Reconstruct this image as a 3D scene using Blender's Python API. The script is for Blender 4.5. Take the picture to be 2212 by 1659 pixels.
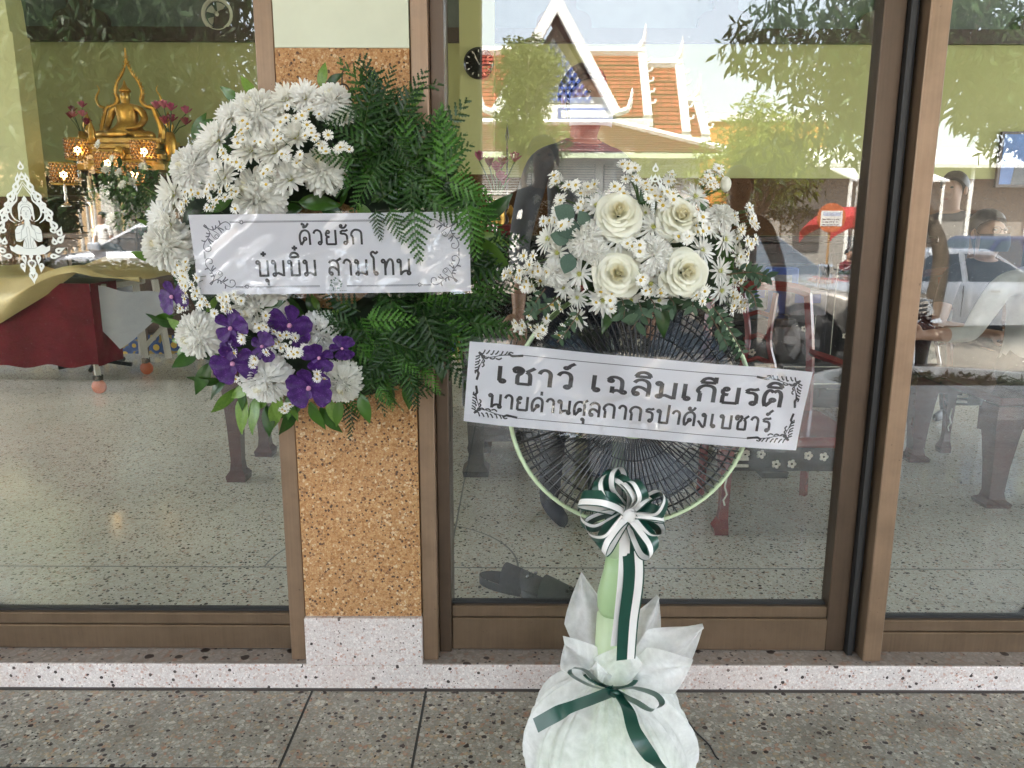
import bpy, math, random
from math import sin, cos, pi, radians, sqrt, atan2
from mathutils import Vector, Matrix, Euler
for _o in list(bpy.data.objects): bpy.data.objects.remove(_o)
S = bpy.context.scene; COL = S.collection
# ---------------------------------------------------------------- camera
F = 1661.0; PITCH = radians(11.6); ROLL = radians(0.2); EYE = Vector((0, -2.0, 1.25))
cam = bpy.data.cameras.new('camera'); cam.sensor_width = 36; cam.lens = 36*F/2212; cam.clip_start = .02; cam.clip_end = 600
camo = bpy.data.objects.new('camera', cam); COL.objects.link(camo)
camo.matrix_world = Matrix.Translation(EYE) @ Matrix.Rotation(pi/2-PITCH, 4, 'X') @ Matrix.Rotation(ROLL, 4, 'Z')
S.camera = camo
# ---------------------------------------------------------------- sky, sun, exposure
W = bpy.data.worlds.new('World'); S.world = W; W.use_nodes = True
SUN_EL = radians(52); SUN_AZ = radians(-28)          # azimuth from +Y, clockwise towards +X
nt = W.node_tree; bgn = nt.nodes['Background']
sky = nt.nodes.new('ShaderNodeTexSky'); sky.sky_type = 'NISHITA'; sky.sun_disc = False
sky.sun_elevation = SUN_EL; sky.sun_rotation = SUN_AZ; sky.dust_density = 7.0; sky.air_density = 1.0; sky.ozone_density = 1.0
# thin bright cloud over the whole dome
_tc = nt.nodes.new('ShaderNodeTexCoord'); _mp = nt.nodes.new('ShaderNodeMapping'); _mp.inputs['Scale'].default_value = (1, 1, 2.6); nt.links.new(_tc.outputs['Generated'], _mp.inputs[0])
_nz = nt.nodes.new('ShaderNodeTexNoise'); _nz.inputs['Scale'].default_value = 2.6; _nz.inputs['Detail'].default_value = 6; nt.links.new(_mp.outputs[0], _nz.inputs['Vector'])
_rp = nt.nodes.new('ShaderNodeValToRGB'); _rp.color_ramp.elements[0].position = .30; _rp.color_ramp.elements[0].color = (.42,.42,.42,1); _rp.color_ramp.elements[1].position = .68; _rp.color_ramp.elements[1].color = (.85,.85,.85,1); nt.links.new(_nz.outputs[0], _rp.inputs[0])
_mx = nt.nodes.new('ShaderNodeMix'); _mx.data_type = 'RGBA'; nt.links.new(_rp.outputs[0], _mx.inputs[0]); nt.links.new(sky.outputs[0], _mx.inputs[6]); _mx.inputs[7].default_value = (5.0, 5.5, 6.0, 1)
nt.links.new(_mx.outputs[2], bgn.inputs[0]); bgn.inputs[1].default_value = 0.15
sl = bpy.data.lights.new('sun', 'SUN'); sl.energy = 3.6; sl.angle = radians(.53); sl.color = (1, .95, .87)
slo = bpy.data.objects.new('sun', sl); COL.objects.link(slo)
sdir = Vector((sin(SUN_AZ)*cos(SUN_EL), cos(SUN_AZ)*cos(SUN_EL), sin(SUN_EL)))
slo.rotation_euler = sdir.to_track_quat('Z', 'Y').to_euler(); slo.location = (0, 20, 40)
S.view_settings.view_transform = 'Standard'; S.view_settings.look = 'None'; S.view_settings.gamma = 1
S.view_settings.use_curve_mapping = False; S.view_settings.exposure = 3.56
S.render.engine = 'CYCLES'; cy = S.cycles; cy.use_denoising = True
cy.max_bounces = 12; cy.diffuse_bounces = 5; cy.glossy_bounces = 5; cy.transmission_bounces = 6; cy.transparent_max_bounces = 24
cy.sample_clamp_indirect = 8; cy.caustics_reflective = False; cy.caustics_refractive = False
# ---------------------------------------------------------------- helpers
def at(px, py, Y):
    u = (px-1106)/F; v = (829.5-py)/F
    u, v = u*cos(ROLL)-v*sin(ROLL), u*sin(ROLL)+v*cos(ROLL)
    d = Vector((u, cos(PITCH)+v*sin(PITCH), -sin(PITCH)+v*cos(PITCH)))
    return EYE + d*((Y-EYE.y)/d.y)
def atz(px, py, Z):
    a = at(px, py, EYE.y+1)-EYE
    return EYE + a*((Z-EYE.z)/a.z)
def V(*a): return Vector(a)
class MB:
    """collects faces with material slots and links them as ONE mesh object"""
    def __init__(s): s.v = []; s.f = []; s.m = []; s.cur = 0; s.uv = None
    def add(s, vs, fs, m=None):
        b = len(s.v); s.v += [tuple(p) for p in vs]
        m = s.cur if m is None else m
        for f in fs: s.f.append(tuple(i+b for i in f)); s.m.append(m)
    def box(s, x0, x1, y0, y1, z0, z1, m=None, mat=None, bev=0):
        if bev:
            b = bev; vs = []; 
            def oct_(z, i): return [(x0+i, y0+b+i*0), (x0+b, y0+i*0)] 
            pts = [(x0+b,y0),(x1-b,y0),(x1,y0+b),(x1,y1-b),(x1-b,y1),(x0+b,y1),(x0,y1-b),(x0,y0+b)]
            cx, cy_ = (x0+x1)/2, (y0+y1)/2
            def shr(p): return (min(max(p[0], x0+b), x1-b), min(max(p[1], y0+b), y1-b))
            rings = [[(*shr(p), z0) for p in pts], [(*p, z0+b) for p in pts], [(*p, z1-b) for p in pts], [(*shr(p), z1) for p in pts]]
            vs = sum(rings, []); fs = []
            for r in range(3):
                for i in range(8):
                    j = (i+1) % 8; q = (r*8+i, r*8+j, r*8+8+j, r*8+8+i)
                    fs.append(q)
            fs.append(tuple(range(7, -1, -1))); fs.append(tuple(range(24, 32)))
        else:
            vs = [(x0,y0,z0),(x1,y0,z0),(x1,y1,z0),(x0,y1,z0),(x0,y0,z1),(x1,y0,z1),(x1,y1,z1),(x0,y1,z1)]
            fs = [(3,2,1,0),(4,5,6,7),(0,1,5,4),(1,2,6,5),(2,3,7,6),(3,0,4,7)]
        if mat is not None: vs = [tuple(mat @ Vector(p)) for p in vs]
        s.add(vs, fs, m)
    def tube(s, pts, r, n=6, m=None, cap=True, closed=False, flat=None):
        pts = [Vector(p) for p in pts]; N = len(pts); rr = r if isinstance(r, (list, tuple)) else [r]*N
        vs = []; fs = []; up = None
        for i, p in enumerate(pts):
            a = pts[(i-1) % N] if (closed or i > 0) else p; b = pts[(i+1) % N] if (closed or i < N-1) else p
            t = (b-a); t = t.normalized() if t.length > 1e-9 else V(0,0,1)
            if up is None:
                up = V(0,0,1) if abs(t.z) < .9 else V(0,1,0)
            x = t.cross(up)
            if x.length < 1e-6: x = t.cross(V(1,0,0))
            x.normalize(); y = x.cross(t).normalized(); up = y
            for k in range(n):
                an = 2*pi*k/n; q = x*cos(an)*rr[i] + y*sin(an)*rr[i]*(flat or 1)
                vs.append(p+q)
        rings = N if closed else N-1
        for i in range(rings):
            for k in range(n):
                j = (i+1) % N
                fs.append((i*n+k, i*n+(k+1) % n, j*n+(k+1) % n, j*n+k))
        if cap and not closed:
            fs.append(tuple(range(n-1, -1, -1))); fs.append(tuple((N-1)*n+k for k in range(n)))
        s.add(vs, fs, m)
    def lathe(s, prof, n=24, m=None, M=None, wob=None, cap=True):
        vs = []; fs = []; N = len(prof)
        for i, (r, z) in enumerate(prof):
            for k in range(n):
                a = 2*pi*k/n; q = r if wob is None else r*wob(a, i)
                p = Vector((q*cos(a), q*sin(a), z)); vs.append(M @ p if M is not None else p)
        for i in range(N-1):
            for k in range(n):
                fs.append((i*n+k, i*n+(k+1) % n, (i+1)*n+(k+1) % n, (i+1)*n+k))
        if cap and prof[0][0] > 1e-6: fs.append(tuple(range(n-1, -1, -1)))
        if cap and prof[-1][0] > 1e-6: fs.append(tuple((N-1)*n+k for k in range(n)))
        s.add(vs, fs, m)
    def grid(s, fn, nu, nv, m=None, closeu=False):
        vs = [fn(i/nu, j/nv) for j in range(nv+1) for i in range(nu+(0 if closeu else 1))]
        w = nu if closeu else nu+1; fs = []
        for j in range(nv):
            for i in range(nu):
                i2 = (i+1) % w
                fs.append((j*w+i, j*w+i2, (j+1)*w+i2, (j+1)*w+i))
        s.add(vs, fs, m)
    def prism(s, poly, a, b, M=None, m=None):
        """poly in (x,z), extruded from y=a to y=b"""
        n = len(poly); vs = [Vector((x, a, z)) for x, z in poly]+[Vector((x, b, z)) for x, z in poly]
        if M is not None: vs = [M @ p for p in vs]
        fs = [tuple(range(n)), tuple(range(2*n-1, n-1, -1))]+[(i, i+n, (i+1) % n+n, (i+1) % n) for i in range(n)]
        s.add(vs, fs, m)
    def sphere(s, c, r, n=12, k=8, m=None, sc=(1,1,1)):
        c = Vector(c); vs = []; fs = []
        for j in range(k+1):
            t = pi*j/k
            for i in range(n):
                a = 2*pi*i/n; vs.append(c+V(r*sin(t)*cos(a)*sc[0], r*sin(t)*sin(a)*sc[1], r*cos(t)*sc[2]))
        for j in range(k):
            for i in range(n): fs.append((j*n+i, (j+1)*n+i, (j+1)*n+(i+1) % n, j*n+(i+1) % n))
        s.add(vs, fs, m)
    def mesh(s, name, mats, smooth=False):
        me = bpy.data.meshes.new(name); me.from_pydata(s.v, [], s.f)
        if not isinstance(mats, (list, tuple)): mats = [mats]
        for x in mats: me.materials.append(x)
        if len(mats) > 1: me.polygons.foreach_set('material_index', [min(q, len(mats)-1) for q in s.m])
        if smooth: me.polygons.foreach_set('use_smooth', [True]*len(s.f))
        me.update(); return me
    def build(s, name, mats, parent=None, smooth=False, M=None):
        return put(s.mesh(name, mats, smooth), name, parent, M)
def put(me, name, parent=None, M=None):
    o = bpy.data.objects.new(name, me); COL.objects.link(o)
    if parent is not None: o.parent = parent
    if M is not None: o.matrix_basis = M
    return o
def tag(o, label=None, cat=None, group=None, kind=None):
    if label: o['label'] = label
    if cat: o['category'] = cat
    if group: o['group'] = group
    if kind: o['kind'] = kind
    return o
def thing(name, label, cat, loc=(0,0,0), rz=0, group=None):
    o = bpy.data.objects.new(name, None); COL.objects.link(o); o.empty_display_size = .1
    o.location = loc; o.rotation_euler = (0, 0, rz)
    return tag(o, label, cat, group, 'thing')
def copy_tree(o, parent=None):
    c = o.copy(); COL.objects.link(c)
    if parent is not None: c.parent = parent
    for ch in list(o.children): copy_tree(ch, c)
    return c
def frame_to(n, up=V(0,0,1), spin=0):
    """rotation whose local Z is n"""
    z = Vector(n).normalized(); x = Vector(up).cross(z)
    if x.length < 1e-5: x = V(1,0,0)
    x.normalize(); y = z.cross(x)
    R = Matrix((x, y, z)).transposed().to_4x4()
    return R @ Matrix.Rotation(spin, 4, 'Z')
def TRS(p, R=None, s=1):
    m = Matrix.Translation(Vector(p))
    if R is not None: m = m @ R
    return m @ Matrix.Diagonal((s, s, s, 1)) if not isinstance(s, tuple) else m @ Matrix.Diagonal((*s, 1))
def spl(pts, k=8, closed=False):
    """Catmull-Rom through points of any dimension"""
    P = [tuple(p) for p in pts]; n = len(P); out = []
    rng = range(n if closed else n-1)
    for i in rng:
        a = P[(i-1) % n] if (closed or i > 0) else P[0]; b = P[i]; c = P[(i+1) % n]; d = P[(i+2) % n] if (closed or i < n-2) else P[-1]
        for q in range(k):
            t = q/k
            out.append(tuple(.5*((2*b[j])+(-a[j]+c[j])*t+(2*a[j]-5*b[j]+4*c[j]-d[j])*t*t+(-a[j]+3*b[j]-3*c[j]+d[j])*t**3) for j in range(len(b))))
    if not closed: out.append(P[-1])
    return out
# ---------------------------------------------------------------- materials
class NT:
    def __init__(s, name):
        s.mat = bpy.data.materials.new(name); s.mat.use_nodes = True; s.t = s.mat.node_tree; s.b = s.t.nodes['Principled BSDF']
        s.out = s.t.nodes['Material Output']
    def n(s, typ, **kw):
        x = s.t.nodes.new(typ)
        for k, v in kw.items():
            if k in x.inputs: x.inputs[k].default_value = v
            else: setattr(x, k, v)
        return x
    def l(s, a, b): s.t.links.new(a, b)
    def coord(s, kind='Object', scale=None):
        c = s.n('ShaderNodeTexCoord').outputs[kind]
        if scale is not None:
            m = s.n('ShaderNodeMapping'); s.l(c, m.inputs[0]); m.inputs['Scale'].default_value = scale if isinstance(scale, tuple) else (scale,)*3; c = m.outputs[0]
        return c
    def noise(s, vec, scale, detail=4, rough=.55):
        x = s.n('ShaderNodeTexNoise'); x.inputs['Scale'].default_value = scale; x.inputs['Detail'].default_value = detail; x.inputs['Roughness'].default_value = rough
        s.l(vec, x.inputs['Vector']); return x.outputs[0]
    def ramp(s, fac, stops, mode='LINEAR'):
        x = s.n('ShaderNodeValToRGB'); e = x.color_ramp; e.interpolation = mode
        while len(e.elements) < len(stops): e.elements.new(.5)
        for el, (p, c) in zip(e.elements, stops): el.position = p; el.color = (*c, 1) if len(c) == 3 else c
        s.l(fac, x.inputs[0]); return x.outputs[0]
    def mix(s, fac, a, b, blend='MIX'):
        x = s.n('ShaderNodeMix', data_type='RGBA', blend_type=blend)
        for sock, v in ((x.inputs[0], fac), (x.inputs[6], a), (x.inputs[7], b)):
            if hasattr(v, 'links') or isinstance(v, bpy.types.NodeSocket): s.l(v, sock)
            elif isinstance(v, (int, float)): sock.default_value = v
            else: sock.default_value = (*v, 1) if len(v) == 3 else v
        return x.outputs[2]
    def math(s, op, a, b=None):
        x = s.n('ShaderNodeMath', operation=op)
        for sock, v in zip(x.inputs, (a, b)):
            if v is None: continue
            if isinstance(v, (int, float)): sock.default_value = v
            else: s.l(v, sock)
        return x.outputs[0]
    def bump(s, h, strength=.3, dist=.002, prev=None):
        x = s.n('ShaderNodeBump'); x.inputs['Strength'].default_value = strength; x.inputs['Distance'].default_value = dist; s.l(h, x.inputs['Height'])
        s.l(x.outputs[0], s.b.inputs['Normal']); return x
def M(name, col, rough=.5, metal=0, var=.12, vs=6, bump=0, bs=60, spec=.5, trans=0, sheen=0, coat=0, emit=None, es=0, alpha=1, sss=0, bd=.002):
    t = NT(name); b = t.b
    b.inputs['Base Color'].default_value = (*col, 1); b.inputs['Roughness'].default_value = rough; b.inputs['Metallic'].default_value = metal
    b.inputs['Specular IOR Level'].default_value = spec; b.inputs['Transmission Weight'].default_value = trans
    b.inputs['Coat Weight'].default_value = coat
    if var:
        co = t.coord(); nz = t.noise(co, vs, 5)
        c = t.ramp(nz, [(.25, tuple(max(0, x*(1-var)) for x in col)), (.75, tuple(min(1, x*(1+var)) for x in col))]); t.l(c, b.inputs['Base Color'])
    if bump:
        t.bump(t.noise(t.coord(), bs, 4), bump, bd)
    if emit: b.inputs['Emission Color'].default_value = (*emit, 1); b.inputs['Emission Strength'].default_value = es
    if alpha < 1: b.inputs['Alpha'].default_value = alpha
    return t.mat
def leafmat(name, c0, c1, rough=.4, transl=.3, vs=9, spec=.5):
    """thin leaf or petal: diffuse plus light coming through"""
    t = NT(name); co = t.coord('Object'); nz = t.noise(co, vs, 3)
    oi = t.n('ShaderNodeObjectInfo').outputs['Random']
    f = t.math('ADD', t.math('MULTIPLY', nz, .75), t.math('MULTIPLY', t.math('SUBTRACT', oi, .5), .5))
    c = t.ramp(f, [(.2, c0), (.65, c1)])
    t.l(c, t.b.inputs['Base Color']); t.b.inputs['Roughness'].default_value = rough; t.b.inputs['Specular IOR Level'].default_value = spec
    tr = t.n('ShaderNodeBsdfTranslucent'); t.l(c, tr.inputs[0]); mx = t.n('ShaderNodeMixShader'); mx.inputs[0].default_value = transl
    t.l(t.b.outputs[0], mx.inputs[1]); t.l(tr.outputs[0], mx.inputs[2]); t.l(mx.outputs[0], t.out.inputs[0])
    return t.mat
def terrazzo(name, base, chips, scale, dark=(.03,.02,.018), dens=.16, rough=.3, mottled=.15, dscale=.55, stain=None, bumpy=0, spec=.5):
    """matrix with stone chips of several sizes; chips: ramp stops by random value"""
    t = NT(name); co = t.coord('Object'); t.b.inputs['Specular IOR Level'].default_value = spec
    def vor(sc, feat='F1'):
        x = t.n('ShaderNodeTexVoronoi', feature=feat); x.inputs['Scale'].default_value = sc; t.l(cw, x.inputs['Vector']); return x
    wn = t.n('ShaderNodeTexNoise'); wn.inputs['Scale'].default_value = scale*.8; t.l(co, wn.inputs['Vector'])
    va = t.n('ShaderNodeVectorMath', operation='MULTIPLY_ADD'); t.l(wn.outputs[1], va.inputs[0]); va.inputs[1].default_value = (.55/scale,)*3; t.l(co, va.inputs[2]); cw = va.outputs[0]
    v1 = vor(scale); e1 = vor(scale, 'DISTANCE_TO_EDGE')
    sep = t.n('ShaderNodeSeparateColor'); t.l(v1.outputs['Color'], sep.inputs[0])
    chip = t.ramp(sep.outputs[0], chips, 'CONSTANT')
    inside = t.ramp(e1.outputs['Distance'], [(.04, (0,0,0)), (.10, (1,1,1))])
    c = t.mix(inside, base, chip)
    v0 = vor(scale*2.3); s0 = t.n('ShaderNodeSeparateColor'); t.l(v0.outputs['Color'], s0.inputs[0])
    c = t.mix(.35, c, t.ramp(s0.outputs[1], chips, 'CONSTANT'))
    v2 = vor(scale*dscale); s2 = t.n('ShaderNodeSeparateColor'); t.l(v2.outputs['Color'], s2.inputs[0])
    pick = t.math('LESS_THAN', s2.outputs[1], dens); near = t.math('LESS_THAN', v2.outputs['Distance'], .36)
    c = t.mix(t.math('MULTIPLY', pick, near), c, dark)
    v3 = vor(scale*1.15); s3 = t.n('ShaderNodeSeparateColor'); t.l(v3.outputs['Color'], s3.inputs[0])
    c = t.mix(t.math('MULTIPLY', t.math('LESS_THAN', s3.outputs[2], dens*.9), t.math('LESS_THAN', v3.outputs['Distance'], .33)), c, dark)
    big = t.noise(co, 2.2, 6, .6)
    c = t.mix(1.0, c, t.ramp(big, [(.3, (1-mottled,)*3), (.7, (1+mottled*.4,)*3)]), 'MULTIPLY')
    if stain: c = t.mix(t.ramp(t.noise(co, 5, 6, .65), [(.5, (0,0,0)), (.72, (.5,)*3)]), c, stain)
    t.l(c, t.b.inputs['Base Color'])
    r = t.ramp(t.noise(co, 7, 4), [(.3, (rough*.8,)*3), (.7, (rough*1.25,)*3)]); t.l(r, t.b.inputs['Roughness'])
    if bumpy: t.bump(e1.outputs['Distance'], bumpy, .002)
    return t.mat
# ================================================================ STRUCTURE
FZ = .08            # hall floor and kerb height above the walkway
m_walk = terrazzo('walkway_terrazzo', (.21,.20,.165), [(0,(.33,.31,.265)),(.28,(.25,.24,.20)),(.5,(.46,.445,.39)),(.66,(.25,.23,.19)),(.78,(.40,.29,.17)),(.86,(.38,.18,.10)),(.92,(.62,.58,.49))], 88, dens=.17, rough=.33, mottled=.22, dscale=.62, stain=(.10,.075,.055))
m_strip = M('divider_strip_dark', (.02,.024,.024), .5, var=.1)
m_kerb = terrazzo('kerb_terrazzo', (.495,.445,.425), [(0,(.62,.57,.545)),(.4,(.535,.48,.455)),(.6,(.74,.68,.64)),(.85,(.46,.34,.29)),(.93,(.40,.19,.13))], 150, dens=.06, rough=.45, mottled=.12, dscale=.42, stain=(.42,.32,.28))
m_sill = terrazzo('sill_terrazzo', (.23,.19,.165), [(0,(.3,.26,.23)),(.4,(.24,.2,.17)),(.7,(.36,.31,.27)),(.9,(.28,.16,.11))], 60, dens=.16, rough=.4, mottled=.25, dscale=.5)
m_ochre = terrazzo('pillar_wash', (.36,.18,.068), [(0,(.42,.225,.09)),(.3,(.32,.15,.053)),(.5,(.48,.285,.125)),(.72,(.26,.11,.035)),(.84,(.62,.48,.30)),(.93,(.13,.055,.022))], 145, dark=(.08,.04,.022), dens=.13, rough=.75, mottled=.18, dscale=.7, bumpy=.5)
m_hall = terrazzo('hall_floor_terrazzo', (.55,.535,.445), [(0,(.63,.615,.52)),(.35,(.54,.525,.435)),(.6,(.72,.71,.62)),(.86,(.48,.40,.30)),(.94,(.40,.22,.14))], 95, dark=(.025,.022,.02), dens=.17, rough=.13, mottled=.12, dscale=.62)
m_pale = M('pale_green_paint', (.56,.58,.45), .7, var=.08, bump=.15, bs=40)
m_green = M('green_wall_paint', (.37,.375,.175), .75, var=.06, vs=1.2, bump=.08, bs=30, spec=.12)
m_greenlt = M('light_green_paint', (.40,.415,.20), .6, var=.06, vs=1.2)
m_dado = terrazzo('dado_granite', (.062,.028,.010), [(0,(.075,.035,.013)),(.4,(.055,.025,.009)),(.7,(.09,.045,.017)),(.9,(.04,.018,.007))], 60, dark=(.02,.01,.005), dens=.08, rough=.6, mottled=.15, spec=.08)
def m_bronze_f(name, col, rough=.36):
    t = NT(name); co = t.coord()
    mp = t.n('ShaderNodeMapping'); mp.inputs['Scale'].default_value = (60, 60, 1.2); t.l(co, mp.inputs[0])
    s = t.noise(mp.outputs[0], 3, 4); g = t.noise(co, 14, 6, .65)
    c = t.mix(.5, t.ramp(s, [(.3, tuple(x*.86 for x in col)), (.7, tuple(x*1.12 for x in col))]), t.ramp(g, [(.35, tuple(x*.8 for x in col)), (.65, tuple(x*1.15 for x in col))]))
    d = t.noise(co, 75, 3, .7)
    c = t.mix(t.ramp(d, [(.69, (0,0,0)), (.74, (.7,)*3)]), c, (.06,.04,.03))
    t.l(c, t.b.inputs['Base Color']); t.b.inputs['Metallic'].default_value = .55
    t.l(t.ramp(g, [(.3, (rough*.85,)*3), (.7, (rough*1.3,)*3)]), t.b.inputs['Roughness'])
    t.bump(s, .04, .001); return t.mat
m_bronze = m_bronze_f('bronze_aluminium', (.235,.155,.098))
m_bronzed = m_bronze_f('dark_bronze_aluminium', (.085,.056,.036))
m_rail = m_bronze_f('rail_bronze', (.155,.105,.066))
m_rubber = M('black_gasket', (.012,.012,.012), .5, var=0)
def glassmat(name, tint=(.95,.958,.95), base=.006, f0=1.15):
    t = NT(name); t.t.nodes.remove(t.b)
    tr = t.n('ShaderNodeBsdfTransparent'); tr.inputs[0].default_value = (*tint, 1)
    gl = t.n('ShaderNodeBsdfGlossy'); gl.inputs['Roughness'].default_value = 0; gl.inputs[0].default_value = (1, 1, 1, 1)
    # faint waviness of the pane
    co = t.coord(); b = t.n('ShaderNodeBump'); b.inputs['Strength'].default_value = .012; b.inputs['Distance'].default_value = .01
    t.l(t.noise(co, 2.4, 1), b.inputs['Height']); t.l(b.outputs[0], gl.inputs['Normal'])
    fr = t.n('ShaderNodeFresnel'); fr.inputs[0].default_value = 1.5
    fac = t.math('MINIMUM', t.math('ADD', t.math('MULTIPLY', fr.outputs[0], f0), base), 1.0)
    mx = t.n('ShaderNodeMixShader'); t.l(fac, mx.inputs[0]); t.l(tr.outputs[0], mx.inputs[1]); t.l(gl.outputs[0], mx.inputs[2])
    # dust specks
    df = t.n('ShaderNodeBsdfDiffuse'); df.inputs[0].default_value = (.6,.58,.54,1)
    n = t.noise(co, 210, 2, .5); big = t.noise(co, 3, 5, .6)
    sp = t.math('MULTIPLY', t.math('GREATER_THAN', n, .765), .4); film = t.math('ADD', t.math('MULTIPLY', big, .012), sp)
    m2 = t.n('ShaderNodeMixShader'); t.l(film, m2.inputs[0]); t.l(mx.outputs[0], m2.inputs[1]); t.l(df.outputs[0], m2.inputs[2])
    t.l(m2.outputs[0], t.out.inputs[0]); return t.mat
m_glass = glassmat('window_glass')
# ---- walkway: base sheet, slabs of terrazzo and dark divider strips
b = MB(); b.box(-9, 9, -4.1, -.06, -.55, -.012); walk = tag(b.build('walkway', M('walkway_concrete', (.25,.24,.22), .8)), kind='structure')
xs = [-9, -6.5, -4.2, -2.2, -.545, -.233, 2.25, 4.6, 9]; ys = [-4.1, -3.2, -2.3, -1.35, -.411, -.102]
for i in range(len(xs)-1):
    for j in range(len(ys)-1):
        b = MB(); g = .0035
        b.box(xs[i]+(g if i else 0), xs[i+1]-g, ys[j]+(g if j else 0), ys[j+1]-g, -.012, 0); b.build('slab', m_walk, walk)
b = MB()
for x in xs[1:-1]: b.box(x-.0034, x+.0034, -4.1, -.102, -.0119, -.0012)
for y in ys[1:-1]: b.box(-9, 9, y-.0034, y+.0034, -.0118, -.0015)
b.build('divider_strip', m_strip, walk)
# ---- kerb step with sill on top
kerb = thing('kerb', 'low pinkish terrazzo step running below the sliding doors', 'step')
b = MB(); b.box(-9, 9, -.1, -.0352, -.01, FZ-.003, bev=.004); b.build('riser', m_kerb, kerb)
b = MB(); b.box(-9, 9, -.0985, .05, FZ-.0028, FZ); b.build('sill', m_sill, kerb)
b = MB(); b.box(-9, 9, -.1025, -.1003, -.004, .006); b.build('grime_joint', M('dark_joint', (.05,.04,.035), .8), kerb)
# ---- ochre pillar between the doors
pil = thing('pillar', 'ochre pebble wash pillar with pale plinth between two sliding doors', 'pillar', (0, 0, 0))
b = MB(); b.box(-.556, -.243, -.088, .25, .215, 1.655); b.build('shaft', m_ochre, pil)
b = MB(); b.box(-.556, -.243, -.086, .25, 1.6565, 3.2); b.build('painted_top', m_pale, pil)
b = MB(); b.box(-.558, -.241, -.1012, .25, .076, .214, bev=.002); b.build('plinth', m_kerb, pil)
# ---- outer door frames
def member(name, x0, x1, y0, y1, z0, z1, mat, par, bev=.0025):
    q = MB(); q.box(x0, x1, y0, y1, z0, z1, bev=bev); return q.build(name, mat, par)
fr = thing('door_frame', 'tan bronze aluminium jamb on the left side of the pillar', 'door frame', group=None)
member('jamb', -.603, -.558, -.082, .09, FZ, 3.1, m_bronze, fr)
fr2 = thing('door_frame', 'tan bronze aluminium jamb on the right side of the pillar', 'door frame')
member('jamb', -.241, -.200, -.082, .09, FZ, 3.1, m_bronze, fr2)
member('inner_channel', -.1995, -.166, -.04, .09, FZ, 3.1, m_bronzed, fr2)
fr3 = thing('door_frame', 'wide tan bronze mullion right of the fan with a black channel', 'door frame')
member('channel_lip', .936, .950, -.052, .02, FZ, 3.1, m_rubber, fr3, .001)
member('channel', .9505, .966, -.03, .05, FZ, 3.1, m_rubber, fr3, .001)
member('jamb', .9665, 1.016, -.082, .09, FZ, 3.1, m_bronze, fr3)
member('inner_lip', 1.0165, 1.021, -.06, .02, FZ, 3.1, m_rubber, fr3, .001)
# ---- sliding door leaves
def leaf(x0, x1, zrail, label, stiles, yo=0, lowz=FZ+.002):
    d = thing('sliding_door', label, 'sliding door')
    q = MB(); q.box(x0, x1, -.03+yo, .02+yo, lowz, zrail-.034, bev=.003); q.build('bottom_rail', m_rail, d)
    q = MB(); q.box(x0, x1, -.024+yo, .02+yo, zrail-.0337, zrail, bev=.003); q.build('rail_bead', m_rail, d)
    q = MB(); q.box(x0, x1, -.01+yo, .012+yo, zrail+.0002, zrail+.006); q.build('gasket', m_rubber, d)
    for a, c in stiles:
        member('stile', a, c, -.032+yo, .022+yo, lowz, 3.05, m_bronzed, d)
    q = MB(); q.box(x0, x1, -.003+yo, .003+yo, zrail+.0035, 3.05); q.build('glass_pane', m_glass, d)
    return d
leaf(-5.2, -.6035, .187, 'large glass door leaf left of the pillar showing the golden shrine', [])
leaf(-.1655, .9355, .212, 'glass door leaf between pillar and mullion behind the flowers and fan', [(.8815, .9358)])
leaf(1.0215, 5.2, .172, 'glass door leaf at the right edge beyond the wide mullion', [], lowz=FZ-.02)
b = MB(); b.box(-9, 9, -.05, .2, 3.1005, 4.9); b.build('front_wall', m_pale, None); hallw = bpy.data.objects['front_wall']
# ---- hall: floor, walls, ceiling
hall = thing('hall_building', 'funeral hall with green walls and brown dado seen through the glass doors', 'building')
hallw.parent = hall
b = MB(); b.box(-9, 9, .0505, 7.6, -.3, FZ); hf = tag(b.build('hall_floor', m_hall), kind='structure')
q = MB()
q.box(-9, 9, .5, .506, FZ, FZ+.0012)
q.box(-.225, -.219, .7, 6, FZ, FZ+.0012)
q.build('divider_strip', M('grey_divider', (.10,.105,.09), .4, var=.1), hf)
q = MB(); n = 48
for i in range(n):
    a0, a1 = pi*i/n, pi*(i+1)/n
    for r0, r1 in ((.44, .447),):
        c = (-.42, .506)
        q.add([(c[0]+r0*cos(a0), c[1]+r0*sin(a0)*.95, FZ+.0014), (c[0]+r1*cos(a0), c[1]+r1*sin(a0)*.95, FZ+.0014), (c[0]+r1*cos(a1), c[1]+r1*sin(a1)*.95, FZ+.0014), (c[0]+r0*cos(a1), c[1]+r0*sin(a1)*.95, FZ+.0014)], [(0,1,2,3)])
q.build('curved_strip', M('grey_divider_curve', (.11,.115,.10), .4, var=.1), hf)
BW = 7.0
q = MB(); q.box(-9, 9, BW, BW+.2, 1.792, 3.21); q.build('back_wall', m_green, hall)
q = MB(); q.box(-9, 9, BW-.012, BW+.2, FZ, 1.79); q.build('dado', m_dado, hall)
q = MB(); q.box(-9, 9, BW+.05, BW+.2, 3.212, 4.9); q.build('upper_panel', M('grey_upper_glass', (.10,.12,.115), .25, var=.15), hall)
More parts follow.
